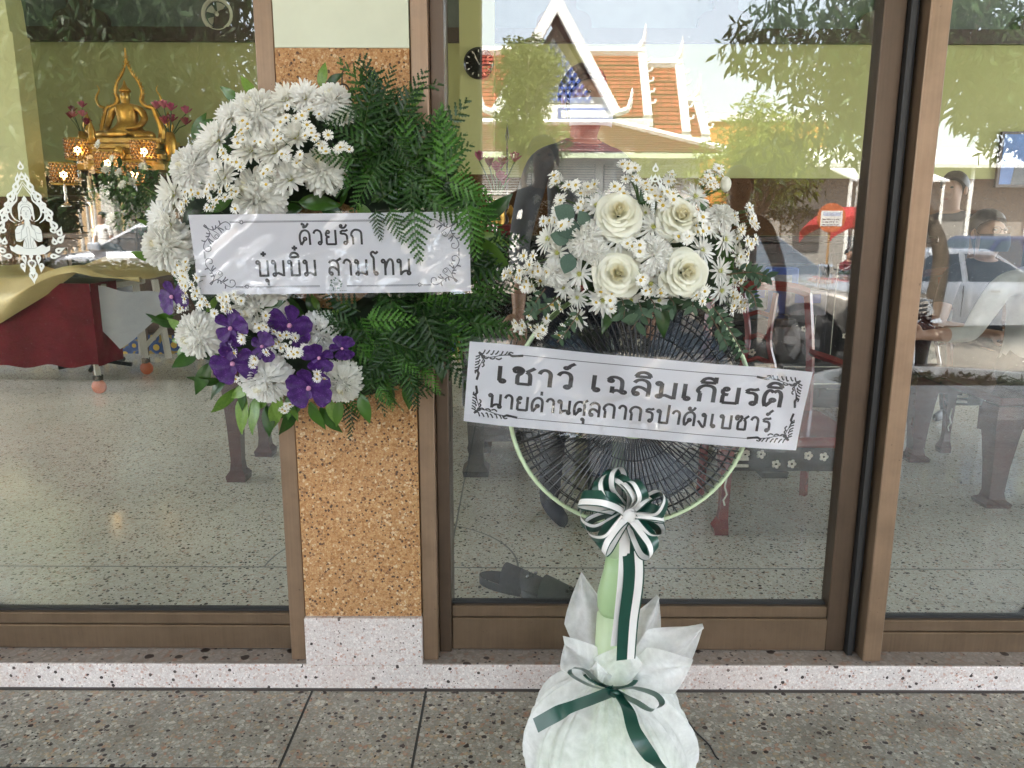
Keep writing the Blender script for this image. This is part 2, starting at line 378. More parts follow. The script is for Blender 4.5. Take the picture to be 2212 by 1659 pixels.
# carved wood lattice along the top of the back wall
m_dkwood = M('dark_carved_wood', (.035,.016,.011), .45, var=.25, vs=20)
q = MB(); q.box(-9, 9, BW-.05, BW+.04, 3.212, 3.36); q.build('lattice_rail', m_dkwood, hall)
def quat_post(x):
    p = []
    for s in (1, -1):
        ang = [(.16, 0), (.16, .1)]
    z0 = 3.36; out = [(.30, z0), (.30, z0+.05)]
    for k in range(7): a = pi*k/6*.5; out.append((.16+.14*cos(a)*1.0, z0+.05+.13*sin(a)))
    out += [(.13, z0+.2), (.13, z0+.42)]
    for k in range(7): a = pi*.5*(1-k/6); out.append((.16+.14*cos(a), z0+.58-.13*sin(a)+.0))
    out += [(.30, z0+.6), (.30, z0+1.2)]
    left = [(-a, z) for a, z in reversed(out)]
    q = MB(); q.prism([(x+a, z) for a, z in out+left], BW-.045, BW+.03); return q.build('lattice_post', m_dkwood, hall)
for x in (-8.2, -6.45, -4.7, -2.95, -1.2, .55, 2.30, 4.05, 5.8, 7.55): quat_post(x)
# pilasters and the left arch
q = MB(); q.box(-.56, -.2, BW-.45, BW-.013, 1.795, 4.9); q.build('pilaster', m_green, hall)
q = MB(); q.box(-.56, -.2, BW-.46, BW-.0125, FZ, 1.794); q.build('pilaster_dado', m_dado, hall)
q = MB(); q.box(-9, -4.38, 5.2, 5.45, 1.5, 2.9)
q.build('side_panel', m_greenlt, hall)
q = MB()
arc = [(-4.40, 2.9)]+[(-4.40-.75+.75*cos(a), 2.9+1.5*sin(a)) for a in [pi*.5*k/10 for k in range(1, 11)]]+[(-9, 4.6), (-9, 2.9)]
q.prism(arc, 5.2, 5.45); q.build('arch', m_greenlt, hall)
q = MB(); q.box(-9, -4.38, 5.2, 5.44, FZ, 1.498); q.build('side_dado', m_dado, hall)
# unseen side walls opened wide to let daylight into the hall, ceiling and roof
m_white = M('white_wall_paint', (.72,.72,.68), .7, var=.05)
for x in (-9.2, 9.0):
    for y0, y1 in ((-.05, .5), (3.4, 4.0), (6.7, 7.2)):
        q = MB(); q.box(x, x+.2, y0, y1, 0, 4.9); q.build('side_pier', m_white, hall)
    q = MB(); q.box(x+.01, x+.19, .5, 6.7, 4.4, 4.9); q.build('side_beam', m_white, hall)
# ceiling with rows of unseen translucent panels added to brighten the hall
m_trans = NT('translucent_sheet'); _tr = m_trans.n('ShaderNodeBsdfTranslucent'); _tr.inputs[0].default_value = (.145,.145,.13,1); m_trans.l(_tr.outputs[0], m_trans.out.inputs[0]); m_trans = m_trans.mat
q = MB(); yy = [-.05, .7, 2.9, 3.9, 6.3, 7.2]; xx = [-9.2, -7.5, -3.5, -2.0, 2.0, 3.5, 7.5, 9.2]
nsk = 0
for i in range(len(xx)-1):
    for j in range(len(yy)-1):
        if i % 2 and j % 2:
            k = MB(); k.box(xx[i]+.002, xx[i+1]-.002, yy[j]+.002, yy[j+1]-.002, 4.901, 4.95); k.build('added_roof_light', m_trans, hall)
        else: q.box(xx[i], xx[i+1], yy[j], yy[j+1], 4.901, 4.95)
q.build('ceiling', m_white, hall)
# ---- porch roof and columns
por = thing('porch_roof', 'porch roof of the hall overhead with round edged concrete columns', 'roof')
q = MB(); q.box(-9.6, 9.6, -4.7, -.051, 3.52, 3.7); q.build('soffit', m_white, por)
q = MB(); q.box(-9.6, 9.6, -4.8, -4.7002, 3.38, 3.7); q.build('fascia', M('fascia_brown', (.16,.09,.05), .5), por)
m_col = M('olive_column_paint', (.17,.17,.10), .7)
for x in (-6.0, -.42, 4.6):
    q = MB(); q.box(x-.19, x+.19, -4.08, -3.7, 0.0005, 3.519, bev=.02); q.build('column', m_col, por)
# ================================================================ FLOWERS: shared meshes
rnd = random.Random(7)
m_petal = leafmat('white_petal', (.87,.86,.80), (.93,.925,.90), .6, .42, 4, .2)
m_petalc = leafmat('cream_petal_heart', (.82,.78,.60), (.88,.86,.74), .5, .35, 4, .3)
m_rosep = leafmat('ivory_rose_petal', (.85,.84,.71), (.90,.89,.80), .45, .35, 3, .3)
m_rosein = leafmat('ivory_rose_heart', (.85,.80,.60), (.89,.86,.72), .5, .4, 3, .3)
m_disc = M('yellow_disc', (.50,.34,.03), .7, var=.35, vs=300, bump=.6, bs=900)
m_gdisc = M('green_yellow_disc', (.52,.52,.14), .7, var=.3, vs=200, bump=.6, bs=700)
m_fern = leafmat('fern_green', (.009,.036,.005), (.036,.105,.013), .36, .15, 5, .4)
m_fernlt = leafmat('young_fern_green', (.035,.115,.012), (.085,.22,.030), .4, .25, 5, .4)
m_leaf = leafmat('glossy_leaf', (.018,.060,.008), (.060,.150,.018), .28, .2, 3, .5)
m_leaflt = leafmat('light_leaf', (.10,.20,.03), (.20,.33,.06), .32, .3, 14, .5)
m_euc = leafmat('eucalyptus_leaf', (.045,.085,.060), (.085,.135,.095), .55, .12, 14, .3)
m_stem = M('green_stem', (.05,.085,.02), .5, var=.3, vs=40)
m_twig = M('brown_twig', (.09,.05,.025), .6, var=.3, vs=40)
def orchidmat():
    t = NT('purple_orchid_petal'); co = t.coord('Object')
    v = t.n('ShaderNodeTexVoronoi'); v.inputs['Scale'].default_value = 22; t.l(co, v.inputs['Vector'])
    sp = t.ramp(v.outputs['Distance'], [(.18, (1,1,1)), (.36, (0,0,0))]); nz = t.noise(co, 3, 4)
    base = t.ramp(nz, [(.3, (.022,.003,.066)), (.7, (.075,.010,.165))])
    pick = t.math('MULTIPLY', sp, t.ramp(t.noise(co, 3, 2), [(.4, (0,0,0)), (.6, (.5,)*3)]))
    c = t.mix(pick, base, (.40,.22,.60)); t.l(c, t.b.inputs['Base Color']); t.b.inputs['Roughness'].default_value = .5
    tr = t.n('ShaderNodeBsdfTranslucent'); t.l(c, tr.inputs[0]); mx = t.n('ShaderNodeMixShader'); mx.inputs[0].default_value = .25
    t.l(t.b.outputs[0], mx.inputs[1]); t.l(tr.outputs[0], mx.inputs[2]); t.l(mx.outputs[0], t.out.inputs[0]); return t.mat
m_orch = orchidmat(); m_orchlip = M('pink_orchid_column', (.55,.25,.40), .5, var=.2, vs=200)
def petal(mb, base, d, n, L, w, cup=.3, curl=.25, m=0, nl=5, tip=.9, nw=2, twist=0):
    """strip from base along d, face normal n; curl bends the tip along n; cup lifts the edges"""
    d = Vector(d).normalized(); n = Vector(n); n = (n-d*n.dot(d)).normalized(); s = d.cross(n)
    vs = []; fs = []
    for i in range(nl+1):
        t = i/nl; ww = w*(.32+.68*sin(min(1, t*1.25)*pi/2))*(1 if t < .6 else sqrt(max(0, 1-((t-.6)/.4)**2*tip)))
        c = Vector(base)+d*(L*t*(1-.25*abs(curl)*t))+n*(curl*L*t*t)
        sd = s*cos(twist*t)+n*sin(twist*t)
        for j in range(nw+1):
            u = 2*j/nw-1
            vs.append(c+sd*(u*ww/2)+n*(cup*ww*.5*u*u))
    for i in range(nl):
        for j in range(nw):
            a = i*(nw+1)+j; fs.append((a, a+1, a+nw+2, a+nw+1))
    mb.add(vs, fs, m)
GA = pi*(3-sqrt(5))
def chrys_mesh(seed, R=1.0, N=420):
    r = random.Random(seed); mb = MB()
    for i in range(N):
        f = (i+.5)/N; th = radians(118)*f**.66; ph = i*GA+r.uniform(-.2, .2)
        nrm = V(sin(th)*cos(ph), sin(th)*sin(ph), cos(th)); mer = V(cos(th)*cos(ph), cos(th)*sin(ph), -sin(th))
        base = nrm*(.30*R)+V(0, 0, .06*R); k = -.15+1.08*f**.42
        d = (nrm*(1-abs(k))*1.1+mer*k).normalized(); L = R*(.25+.42*f)
        L *= r.uniform(.86, 1.12); w = R*(.11+.09*f)*r.uniform(.85, 1.15)
        petal(mb, base+nrm*(.16*R*(1-f)), d, nrm, L, w, .85, r.uniform(.15, .5) if f < .75 else r.uniform(-.02, .3), 1 if f < .035 else 0, 5, .93, 2, r.uniform(-.35, .35))
    mb.sphere((0, 0, .05*R), .30*R, 10, 6, 0)
    return mb.mesh('chrysanthemum', [m_petal, m_petalc], True)
def mum_mesh(seed, R=1.0, rings=((26, .95, 72), (22, .8, 55), (16, .6, 36), (10, .36, 16)), disc=True):
    r = random.Random(seed); mb = MB()
    for n_, L, deg in rings:
        for i in range(n_):
            ph = 2*pi*i/n_+r.uniform(-.12, .12)+L; el = radians(90-deg+r.uniform(-6, 6))
            d = V(cos(el)*cos(ph), cos(el)*sin(ph), sin(el)); n = V(-sin(el)*cos(ph), -sin(el)*sin(ph), cos(el))
            petal(mb, d*(.10*R), d, n, R*L*r.uniform(.85, 1.05), R*.17*r.uniform(.8, 1.15), .6, r.uniform(-.12, .12), 0, 6, .95, 2)
    if disc:
        mb.sphere((0, 0, .10*R), .15*R, 10, 6, 1, (1, 1, .7))
        for i in range(26):
            ph = i*GA; rr = .17*R*sqrt(i/26); mb.tube([(rr*cos(ph), rr*sin(ph), .14*R), (rr*1.15*cos(ph), rr*1.15*sin(ph), .24*R)], .014*R, 3, 1)
    return mb.mesh('mum', [m_petal, m_gdisc], True)
def daisy_mum_mesh(seed, R=1.0):
    return mum_mesh(seed, R, ((15, .98, 84), (13, .78, 66), (9, .5, 46)))
def aster_mesh(seed, R=1.0):
    r = random.Random(seed); mb = MB(); n_ = 15
    for i in range(n_):
        ph = 2*pi*i/n_+r.uniform(-.1, .1); el = radians(r.uniform(0, 22)); d = V(cos(el)*cos(ph), cos(el)*sin(ph), sin(el))
        petal(mb, d*.2*R, d, (0, 0, 1), R*r.uniform(.7, .85), R*.27, .2, r.uniform(-.2, .05), 0, 4, .85, 1)
    mb.sphere((0, 0, .04*R), .29*R, 8, 5, 1, (1, 1, .55))
    mb.tube([(0, 0, 0), (.1*R, 0, -.8*R), (.3*R, .1*R, -1.9*R)], .05*R, 4, 2)
    mb.lathe([(.06*R, -.25*R), (.22*R, -.02*R)], 6, 2)
    return mb.mesh('aster', [m_petal, m_disc, m_stem], True)
def asterbud_mesh(R=1.0):
    mb = MB(); mb.sphere((0, 0, .2*R), .28*R, 7, 5, 0, (1, 1, 1.5)); mb.sphere((0, 0, -.05*R), .24*R, 6, 4, 2, (1, 1, 1.2)); mb.tube([(0, 0, -.2*R), (.2*R, 0, -1.6*R)], .045*R, 4, 2)
    return mb.mesh('aster_bud', [m_petal, m_disc, m_stem], True)
def carnation_mesh(seed, R=1.0):
    r = random.Random(seed); mb = MB()
    for i in range(58):
        f = (i+.5)/58; th = radians(94)*f**.6+r.uniform(-.16, .16); ph = i*GA+r.uniform(-.5, .5); nrm = V(sin(th)*cos(ph), sin(th)*sin(ph), cos(th)); mer = V(cos(th)*cos(ph), cos(th)*sin(ph), -sin(th)); s = nrm.cross(mer)
        if f < .35: tw = r.uniform(0, 6.28); mer, s = mer*cos(tw)+s*sin(tw), s*cos(tw)-mer*sin(tw)
        L = R*(.45+.42*f); w = R*(.42+.12*f); fr_ = r.uniform(0, 6)
        def fn(u, v, nrm=nrm, mer=mer, s=s, L=L, w=w, fr_=fr_):
            a = (u-.5)*2; dr = (nrm*.75+mer*.55).normalized()
            p = nrm*.18*R+dr*(L*v*(1-.10*a*a))+s*(a*w*.5*(.2+.8*v))
            return p+(nrm.cross(s))*(.10*R*v*v*sin(8*a+fr_))+s*(.05*R*v*v*sin(15*a+fr_))+mer*(.1*R*v*v)
        mb.grid(fn, 9, 4, 0)
    return mb.mesh('carnation', [m_petal], True)
def rose_petal_mesh(seed, mat, wide=1.0, roll=.25):
    """unit petal: base at origin, grows along +Z, hollow side towards -X"""
    r = random.Random(seed); mb = MB(); f0 = r.uniform(0, 6)
    def fn(u, v):
        a = (u-.5)*2; ang = a*.95*wide; h = v*(1-.14*a*a*v)*1.0; rad = (.30+.62*sin(min(1, v*1.15)*pi*.42))
        lip = max(0, v-.66)/.34; rad += roll*lip*lip*(1-.4*abs(a)); h -= roll*.45*lip*lip
        rad += .03*v*sin(5*a+f0)
        return V(rad*cos(ang), rad*sin(ang), h)
    mb.grid(fn, 8, 7, 0); return mb.mesh('petal', [mat], True)
def fern_mesh(seed, L=1.0, mat=None, np_=8, wid=.36, droop=.25):
    r = random.Random(seed); mb = MB()
    def spine(t): return V(0, L*t, -droop*L*t*t+.06*L*sin(t*3))
    mb.tube([spine(i/8) for i in range(9)], [.008*L*(1-.7*i/8) for i in range(9)], 4, 1)
    for i in range(np_):
        t = .10+.88*i/np_; lp = L*wid*(1-t)**.8*r.uniform(.9, 1.1)*(1 if t > .2 else .75+.25*t/.2)+.03*L
        for sd in (-1, 1):
            b = spine(t+.02*sd); ang = radians(62-22*t); d = V(sd*sin(ang), cos(ang), -.18+r.uniform(-.38, .38)).normalized(); sdv = V(0, 0, 1).cross(d).normalized(); nn = d.cross(sdv)*-1
            k = max(3, int(6*lp/(L*wid))+1); up_ = [b]; dn = [b]; bw = L*.060*(.55+.45*(1-t))
            for q in range(k):
                for tt, ww in (((q+.25)/k, 1.0), ((q+.85)/k, .42)):
                    w = bw*ww*(1-tt*.72); c = b+d*(lp*(tt+(.10/k if ww == 1 else 0)))+V(0, 0, -.16*lp*tt*tt)
                    up_.append(c+sdv*w+d*(bw*.5 if ww == 1 else 0)-nn*w*.35); dn.append(c-sdv*w+d*(bw*.5 if ww == 1 else 0)-nn*w*.35)
            mid = [b+d*(lp*j/(2*k))+V(0, 0, -.16*lp*(j/(2*k))**2) for j in range(2*k+1)]; n0 = 2*k+1
            mb.add(up_+mid+dn, [(j, n0+j, n0+j+1, j+1) for j in range(n0-1)]+[(n0+j, 2*n0+j, 2*n0+j+1, n0+j+1) for j in range(n0-1)], 0)
            e = b+d*(lp*1.03)+V(0, 0, -.13*lp); mb.add([b+d*lp*.9-sdv*lp*.03+V(0,0,-.13*lp), b+d*lp*.9+sdv*lp*.03+V(0,0,-.13*lp), e], [(0,1,2)], 0)
    return mb.mesh('fern_frond', [mat or m_fern, m_stem], False)
def leaf_mesh(seed, L=1.0, W=.42, fold=.22, bend=.3, mat=None, wav=.02, point=1.0):
    r = random.Random(seed); mb = MB(); f = r.uniform(0, 6)
    def fn(u, v):
        a = (u-.5)*2; w = W*.5*(sin(pi*min(1, (v*.97+.015))**.8)**.85)*L*(1 if v < .8 else 1)
        if v > .75: w *= 1-.25*(v-.75)/.25*point
        return V(a*w, L*v, -bend*L*v*v+fold*abs(a)*w-.12*w*(a*a)+wav*L*sin(9*v+3*a+f)*abs(a))
    mb.grid(fn, 6, 9, 0)
    mb.tube([(0, -.18*L, .05*L), (0, 0, 0), (0, L*.5, -bend*L*.25-.002*L), (0, L*.96, -bend*L*.92)], [.012*L, .012*L, .008*L, .002*L], 4, 0)
    return mb.mesh('leaf', [mat or m_leaf], True)
def orchid_petal_mesh(seed, w=.9, cup=.12):
    r = random.Random(seed); mb = MB(); f = r.uniform(0, 6)
    def fn(u, v):
        a = (u-.5)*2; ww = w*.5*(.22+.78*sin(min(1, v*1.12)*pi/2))*sqrt(max(0, 1-max(0, (v-.55)/.45)**2.4))
        return V(a*ww, v, cup*(a*a)*ww+.10*v*v-.05*sin(3*v+f)+.025*sin(6*a+f)*v)
    mb.grid(fn, 8, 8, 0); return mb.mesh('petal', [m_orch], True)
ME_CHR = [chrys_mesh(i) for i in range(4)]; ME_MUM = [mum_mesh(20+i) for i in range(3)]; ME_DM = [daisy_mum_mesh(40+i) for i in range(3)]
ME_AST = [aster_mesh(60+i) for i in range(3)]; ME_BUD = asterbud_mesh(); ME_CAR = [carnation_mesh(80+i) for i in range(2)]
ME_RP = [rose_petal_mesh(90+i, m_rosep, 1.0, .30) for i in range(3)]; ME_RI = [rose_petal_mesh(95+i, m_rosein, .8, .10) for i in range(2)]
ME_FERN = [fern_mesh(i) for i in range(3)]; ME_FERNL = [fern_mesh(10+i, mat=m_fernlt, np_=9, wid=.36) for i in range(2)]
ME_LEAF = [leaf_mesh(i) for i in range(3)]; ME_LEAFL = [leaf_mesh(10+i, mat=m_leaflt) for i in range(2)]
ME_EUC = [leaf_mesh(30+i, W=.85, fold=.06, bend=.12, mat=m_euc, wav=.01, point=.2) for i in range(2)]
ME_EUCS = [leaf_mesh(34+i, W=.46, fold=.1, bend=.12, mat=leafmat('sprig_leaf', (.02,.045,.022), (.05,.09,.045), .5, .12, 14, .3), wav=.01) for i in range(2)]
ME_OP = [orchid_petal_mesh(i, w) for i, w in enumerate((1.12, .82, .95))]
def place(me, name, par, p, n, R, spin=None, jit=.15, up=V(0,0,1)):
    n = Vector(n)+V(rnd.uniform(-jit, jit), rnd.uniform(-jit, jit), rnd.uniform(-jit, jit))
    return put(me, name, par, TRS(p, frame_to(n, up, rnd.uniform(0, 6.28) if spin is None else spin), R))
def leaf_at(me, name, par, p, ang, L, tilt=.35, roll=0):
    """leaf lying roughly in the picture plane of the facade, pointing at angle ang (0 = right, 90 = up)"""
    a = radians(ang); d = V(cos(a), -tilt, sin(a)).normalized(); n = V(0, -1, 0); n = (n-d*n.dot(d)).normalized(); x = d.cross(n)
    R = Matrix((x, d, n)).transposed().to_4x4() @ Matrix.Rotation(roll, 4, 'Y')
    return put(me, name, par, TRS(p, R, L))
def rose(par, p, n, R, seed):
    r = random.Random(seed); o = bpy.data.objects.new('rose', None); COL.objects.link(o); o.parent = par; o.empty_display_size = .03
    o.matrix_basis = TRS(p, frame_to(n, V(0,0,1), r.uniform(0, 6.28)), R)
    N = 38; of = r.uniform(.72, 1.08); kf = r.uniform(.92, 1.05)
    for i in range(N):
        f = i/(N-1); inner = f < .40; me = r.choice(ME_RI if inner else ME_RP)
        k = .10+.74*f**1.1; k *= kf; open_ = radians(-10+62*of*f**1.5)+r.uniform(-.06, .06); h = .52+.20*f-.10*f*f
        Mx = Matrix.Rotation(i*GA+r.uniform(-.3, .3), 4, 'Z') @ Matrix.Translation((.04*r.uniform(-1, 1), .03*r.uniform(-1, 1), .10-.40*f+r.uniform(-.03, .04))) @ Matrix.Rotation(open_, 4, 'Y') @ Matrix.Diagonal((k*.72, k*.72+.04, h, 1))
        put(me, 'petal', o, Mx)
    b = MB(); b.lathe([(0,.0),(.05,.05),(.055,.40),(.03,.50),(0,.52)], 10, wob=lambda a, i: 1+.18*sin(3*a+i)); b.build('bud_core', m_rosein, o, True)
    return o
def orchid(par, p, n, R, seed, spin=0):
    r = random.Random(seed); o = bpy.data.objects.new('orchid', None); COL.objects.link(o); o.parent = par; o.empty_display_size = .03
    o.matrix_basis = TRS(p, frame_to(n, V(0,0,1), spin), R)
    for ang, me, s, z in ((90, 1, .82, 0), (18, 2, .88, .05), (162, 2, .88, .05), (-38, 0, .95, .02), (-142, 0, .95, .02)):
        a = radians(ang+r.uniform(-7, 7)); Mx = Matrix.Translation((.06*cos(a), .06*sin(a), z)) @ Matrix.Rotation(a-pi/2, 4, 'Z') @ Matrix.Rotation(r.uniform(-.25, .2), 4, 'X') @ Matrix.Diagonal((s*.95, s, s, 1))
        put(ME_OP[me], 'petal', o, Mx)
    b = MB(); b.sphere((0, 0, .12), .09, 8, 6, 0, (1, 1.2, 1)); b.lathe([(.03, .02), (.1, .1), (.07, .22), (.0, .26)], 8, 0); put_ = b.build('column', m_orchlip, o, True)
    b = MB(); petal(b, (0, -.03, .08), (0, -1, .55), (0, .4, 1), .42, .26, .4, -.2, 0, 5, .7, 4); b.build('lip', m_orch, o, True)
    return o
# ================================================================ WREATH
wr = thing('wreath', 'round funeral wreath of white chrysanthemums, purple orchids and dark ferns hung on the pillar', 'wreath', tuple(at(706, 552, -.12)))
WO = wr.location.copy()
def wp(px, py, Y): return at(px, py, Y)-WO
def crop3(X, Yv): return 327.5+.361*X, 140.4+.361*Yv
def crop4(X, Yv): return 327.5+.361*X, 421+.361*Yv
# dark leafy ring under the flowers and the wire it hangs from
mb = MB(); rr = random.Random(3)
mb.grid(lambda u, v: V((.245+.115*cos(2*pi*v))*cos(2*pi*u), .02+.05*sin(2*pi*v), (.245+.115*cos(2*pi*v))*sin(2*pi*u)), 40, 8)
mb.build('foam_ring', M('dark_foam_ring', (.010,.022,.008), .9, var=.4, vs=60), wr, True)
mb = MB(); c = wp(742, 205, -.10); mb.tube([c+V(.017*cos(a), -.006*sin(a*2), .024*sin(a)) for a in [2*pi*k/16 for k in range(17)]], .0022, 5)
mb.tube([c+V(-.003, 0, .02), c+V(-.003, .01, .052)], .0018, 5); mb.build('hanging_wire', M('rusty_wire', (.04,.03,.025), .5, .6), wr)
mb = MB(); mb.tube([c+V(.004, -.008, .018), c+V(.012, -.014, 0), c+V(.018, -.012, -.03)], .0016, 4); mb.build('white_tie', M('white_tie', (.75,.73,.7), .5), wr)
def out_n(px, py, k=.55):
    v = V(px-706, 0, -(py-552)); v = v/max(1, v.length)
    return V(v.x*k, -1, v.z*k+.05)
def wy(px, py):
    d = sqrt((px-706)**2+(py-552)**2); return -.135-.105*max(0, 1-((d-250)/150)**2)
big3 = [(650,310,150),(262,630,140),(660,785,165),(1030,640,138),(1085,240,120),(112,1085,155)]
big4 = [(655,660,165),(305,835,150),(1005,815,135),(690,1085,160),(1140,1110,135)]
for i, (X, Yv, R) in enumerate(big3+big4):
    px, py = crop3(X, Yv) if i < len(big3) else crop4(X, Yv); Y = wy(px, py)
    place(ME_CHR[i % 4], 'chrysanthemum', wr, wp(px, py, Y), out_n(px, py), R*.361/890*1.22, jit=.12)
for i, (X, Yv, R) in enumerate([(405,455,118),(600,520,110),(745,525,115),(872,440,105),(832,690,115),(440,680,100),(140,775,105),(80,915,105),(808,215,90),(925,200,92),(478,320,88),(330,500,80),(120,960,90),(1160,330,60),(560,240,70),(700,700,70)]):
    px, py = crop3(X, Yv); place(ME_MUM[i % 3], 'mum', wr, wp(px, py, wy(px, py)-.02), out_n(px, py), R*.361/890*1.15, jit=.2)
clus3 = [(800,310,60,6),(920,300,60,7),(970,400,50,6),(1005,470,55,6),(1130,480,45,5),(870,570,45,4),(815,540,40,4),(545,440,65,6),(425,530,50,5),(375,610,40,4),(510,590,50,5),(700,630,60,6),(330,770,60,6),(430,790,70,8),(245,760,50,5),(190,1215,50,7),(180,1290,50,5),(640,450,40,3),(740,400,50,5),(560,350,40,4),(480,740,40,4),(200,850,40,4)]
clus4 = [(185,430,55,7),(235,545,60,8),(440,650,75,12),(505,600,50,5),(290,640,45,5),(165,690,35,4),(530,885,45,7),(725,900,55,8),(775,850,35,4),(865,950,65,10),(915,920,60,7),(1010,1070,35,4),(615,975,35,4),(810,1265,35,4),(655,780,50,7),(520,1120,25,2),(200,480,50,5)]
for lst, cf in ((clus3, crop3), (clus4, crop4)):
    for X, Yv, sp, n_ in lst:
        for k in range(n_):
            px, py = cf(X+rnd.gauss(0, sp*.55), Yv+rnd.gauss(0, sp*.55)); Y = wy(px, py)-.055-rnd.uniform(0, .02)
            if rnd.random() < .10: place(ME_BUD, 'aster_bud', wr, wp(px, py, Y), out_n(px, py), .012, jit=.5)
            else: place(ME_AST[k % 3], 'aster', wr, wp(px, py, Y), out_n(px, py), rnd.uniform(.0105, .0135), jit=.45)
for i, (X, Yv, R, sp) in enumerate([(130,610,118,.3),(480,795,128,.9),(490,1005,150,.2),(830,775,155,-.2),(668,905,105,1.3),(1005,970,115,-1.2),(945,1150,155,.1),(1140,915,90,1.6),(460,930,70,2.2)]):
    px, py = crop4(X, Yv); orchid(wr, wp(px, py, wy(px, py)-.062), out_n(px, py, .3)+V(rnd.uniform(-.2, .2), 0, rnd.uniform(-.1, .25)), R*.361/890*.92, i, sp)
# ferns fan over the right half
rf = random.Random(11)
for i in range(190):
    a = radians(rf.uniform(-97, 80)); rad = rf.uniform(145, 318)
    if abs(a) < .27 and rf.random() < .6: continue
    px = 706+rad*cos(a)*1.0; py = 552-rad*sin(a)*1.02
    if px < 740: px = rf.uniform(740, 860)
    dirn = math.degrees(a)+rf.gauss(0, 48); L = rf.uniform(.085, .165)
    if py > 730: L *= .72
    leaf_at(rf.choice(ME_FERNL if rf.random() < .2 else ME_FERN), 'fern_frond', wr, wp(px, py, -.15-.060*max(0, 1-((rad-235)/160)**2)-rf.uniform(0, .03)), dirn, L, rf.uniform(-.15, .5), rf.gauss(0, .6))
for X, Yv, ang, L, lt in ((1300,500,150,.12,0),(1280,250,200,.11,0),(1230,560,175,.11,0),(1330,640,-120,.11,0),(1380,260,75,.10,0),(1480,330,60,.13,0),(1560,700,-95,.13,0),(1340,860,-85,.075,0),(1420,850,-70,.09,0),(1570,840,-88,.135,0),(1770,700,95,.17,1),(1800,620,100,.14,1),(1760,690,-20,.12,1),(1850,720,-50,.15,1),(1880,820,-78,.14,1),(1640,650,30,.13,0),(1580,560,60,.13,0),(1660,800,-30,.12,0),(1450,420,-60,.1,0)):
    px, py = crop3(X, Yv); leaf_at((ME_FERNL if lt else ME_FERN)[rf.randrange(2)], 'fern_frond', wr, wp(px, py, -.318 if Yv > 780 else -.262), ang, L*.95, .02 if Yv > 780 else .2, rf.gauss(0, .2))
for X, Yv, ang, L in ((1250,700,150,.12),(1400,640,20,.13),(1600,650,30,.13),(1800,700,10,.14),(1900,650,20,.12),(1700,800,-20,.14),(1900,760,-10,.14),(1500,750,-120,.13),(1300,820,170,.13),(1200,780,160,.1),(1400,930,-100,.12),(1500,1000,-70,.11),(1250,1000,190,.09),(1550,1080,-80,.09),(1350,1080,200,.09),(1700,900,-50,.14),(1150,760,185,.08),(1250,1130,210,.08)):
    px, py = crop4(X, Yv); leaf_at(rf.choice(ME_FERN), 'fern_frond', wr, wp(px, py, -.225), ang, L, .15, rf.gauss(0, .3))
# broad leaves round the rim
for X, Yv, ang, L, lt, cf in ((620,200,115,.055,1,3),(545,225,150,.06,0,3),(400,345,185,.05,0,3),(210,500,235,.075,1,3),(250,440,60,.06,0,3),(60,780,170,.04,1,3),(40,850,190,.035,1,3),(20,960,170,.04,1,3),(10,1170,150,.05,1,3),(40,1000,160,.03,1,3),(840,255,-25,.05,0,3),(1010,130,75,.05,1,3),(1050,110,30,.04,0,3),(1310,140,80,.04,1,3),(1435,530,-110,.055,1,3),(1450,495,60,.04,1,3),(1950,1020,-15,.07,1,3),(1945,1030,-50,.10,1,3),(1970,930,35,.085,0,3),(1900,1130,-40,.08,0,3),(1960,1150,60,.06,0,3),(1560,250,60,.05,1,3),(330,870,20,.06,0,3),(880,820,0,.09,0,3),(1000,830,-30,.08,0,3),(1230,830,-50,.07,1,3),(1130,840,60,.05,0,3),(900,860,180,.07,0,3),
        (150,780,170,.07,0,4),(215,830,140,.055,1,4),(225,860,185,.05,1,4),(200,900,235,.06,0,4),(130,720,200,.06,0,4),(340,1010,250,.075,0,4),(420,1110,185,.075,0,4),(600,1150,200,.065,1,4),(550,1160,260,.05,0,4),(760,1190,260,.07,1,4),(700,1200,225,.05,1,4),(740,1230,265,.07,1,4),(830,1200,265,.055,0,4),(800,1210,310,.06,1,4),(950,1240,285,.075,0,4),(1060,1220,285,.06,1,4),(900,1240,215,.07,0,4),(1250,1190,285,.07,0,4),(1390,1080,280,.07,0,4),(1430,1150,270,.05,0,4),(1540,1110,260,.07,0,4),(1000,690,110,.04,1,4),(1110,720,60,.05,1,4),(1130,700,120,.04,0,4),(330,700,45,.045,1,4),(1410,710,-100,.04,1,4),(1680,950,-60,.07,0,4),(1850,830,-40,.08,0,4),(620,700,20,.07,0,4),(500,1160,235,.075,1,4),(640,1210,250,.085,1,4),(690,1260,280,.07,0,4),(860,1260,250,.08,0,4),(1010,1270,300,.075,0,4),(1120,1230,270,.06,1,4),(460,1090,215,.08,0,4),(280,930,215,.075,0,4),(560,1200,255,.09,1,4),(1180,660,200,.05,1,4)):
    px, py = (crop3 if cf == 3 else crop4)(X, Yv)
    leaf_at((ME_LEAFL if lt else ME_LEAF)[rf.randrange(2)], 'leaf', wr, wp(px, py, wy(px, py)-.01 if X < 1300 else -.22), ang, L*1.05, rf.uniform(-.1, .35), rf.gauss(0, .5))
for i in range(120):                                  # underlayer of dark foliage that fills the gaps
    a = rf.uniform(0, 2*pi); rad = rf.uniform(120, 345); px = 706+rad*cos(a); py = 552-rad*sin(a)
    if cos(a) > .15 and rad > 240: continue
    leaf_at(ME_LEAF[i % 3], 'leaf', wr, wp(px, py, -.125-rf.uniform(0, .02)), math.degrees(a)+rf.gauss(0, 55), rf.uniform(.04, .075), rf.uniform(.0, .3), rf.gauss(0, .5))
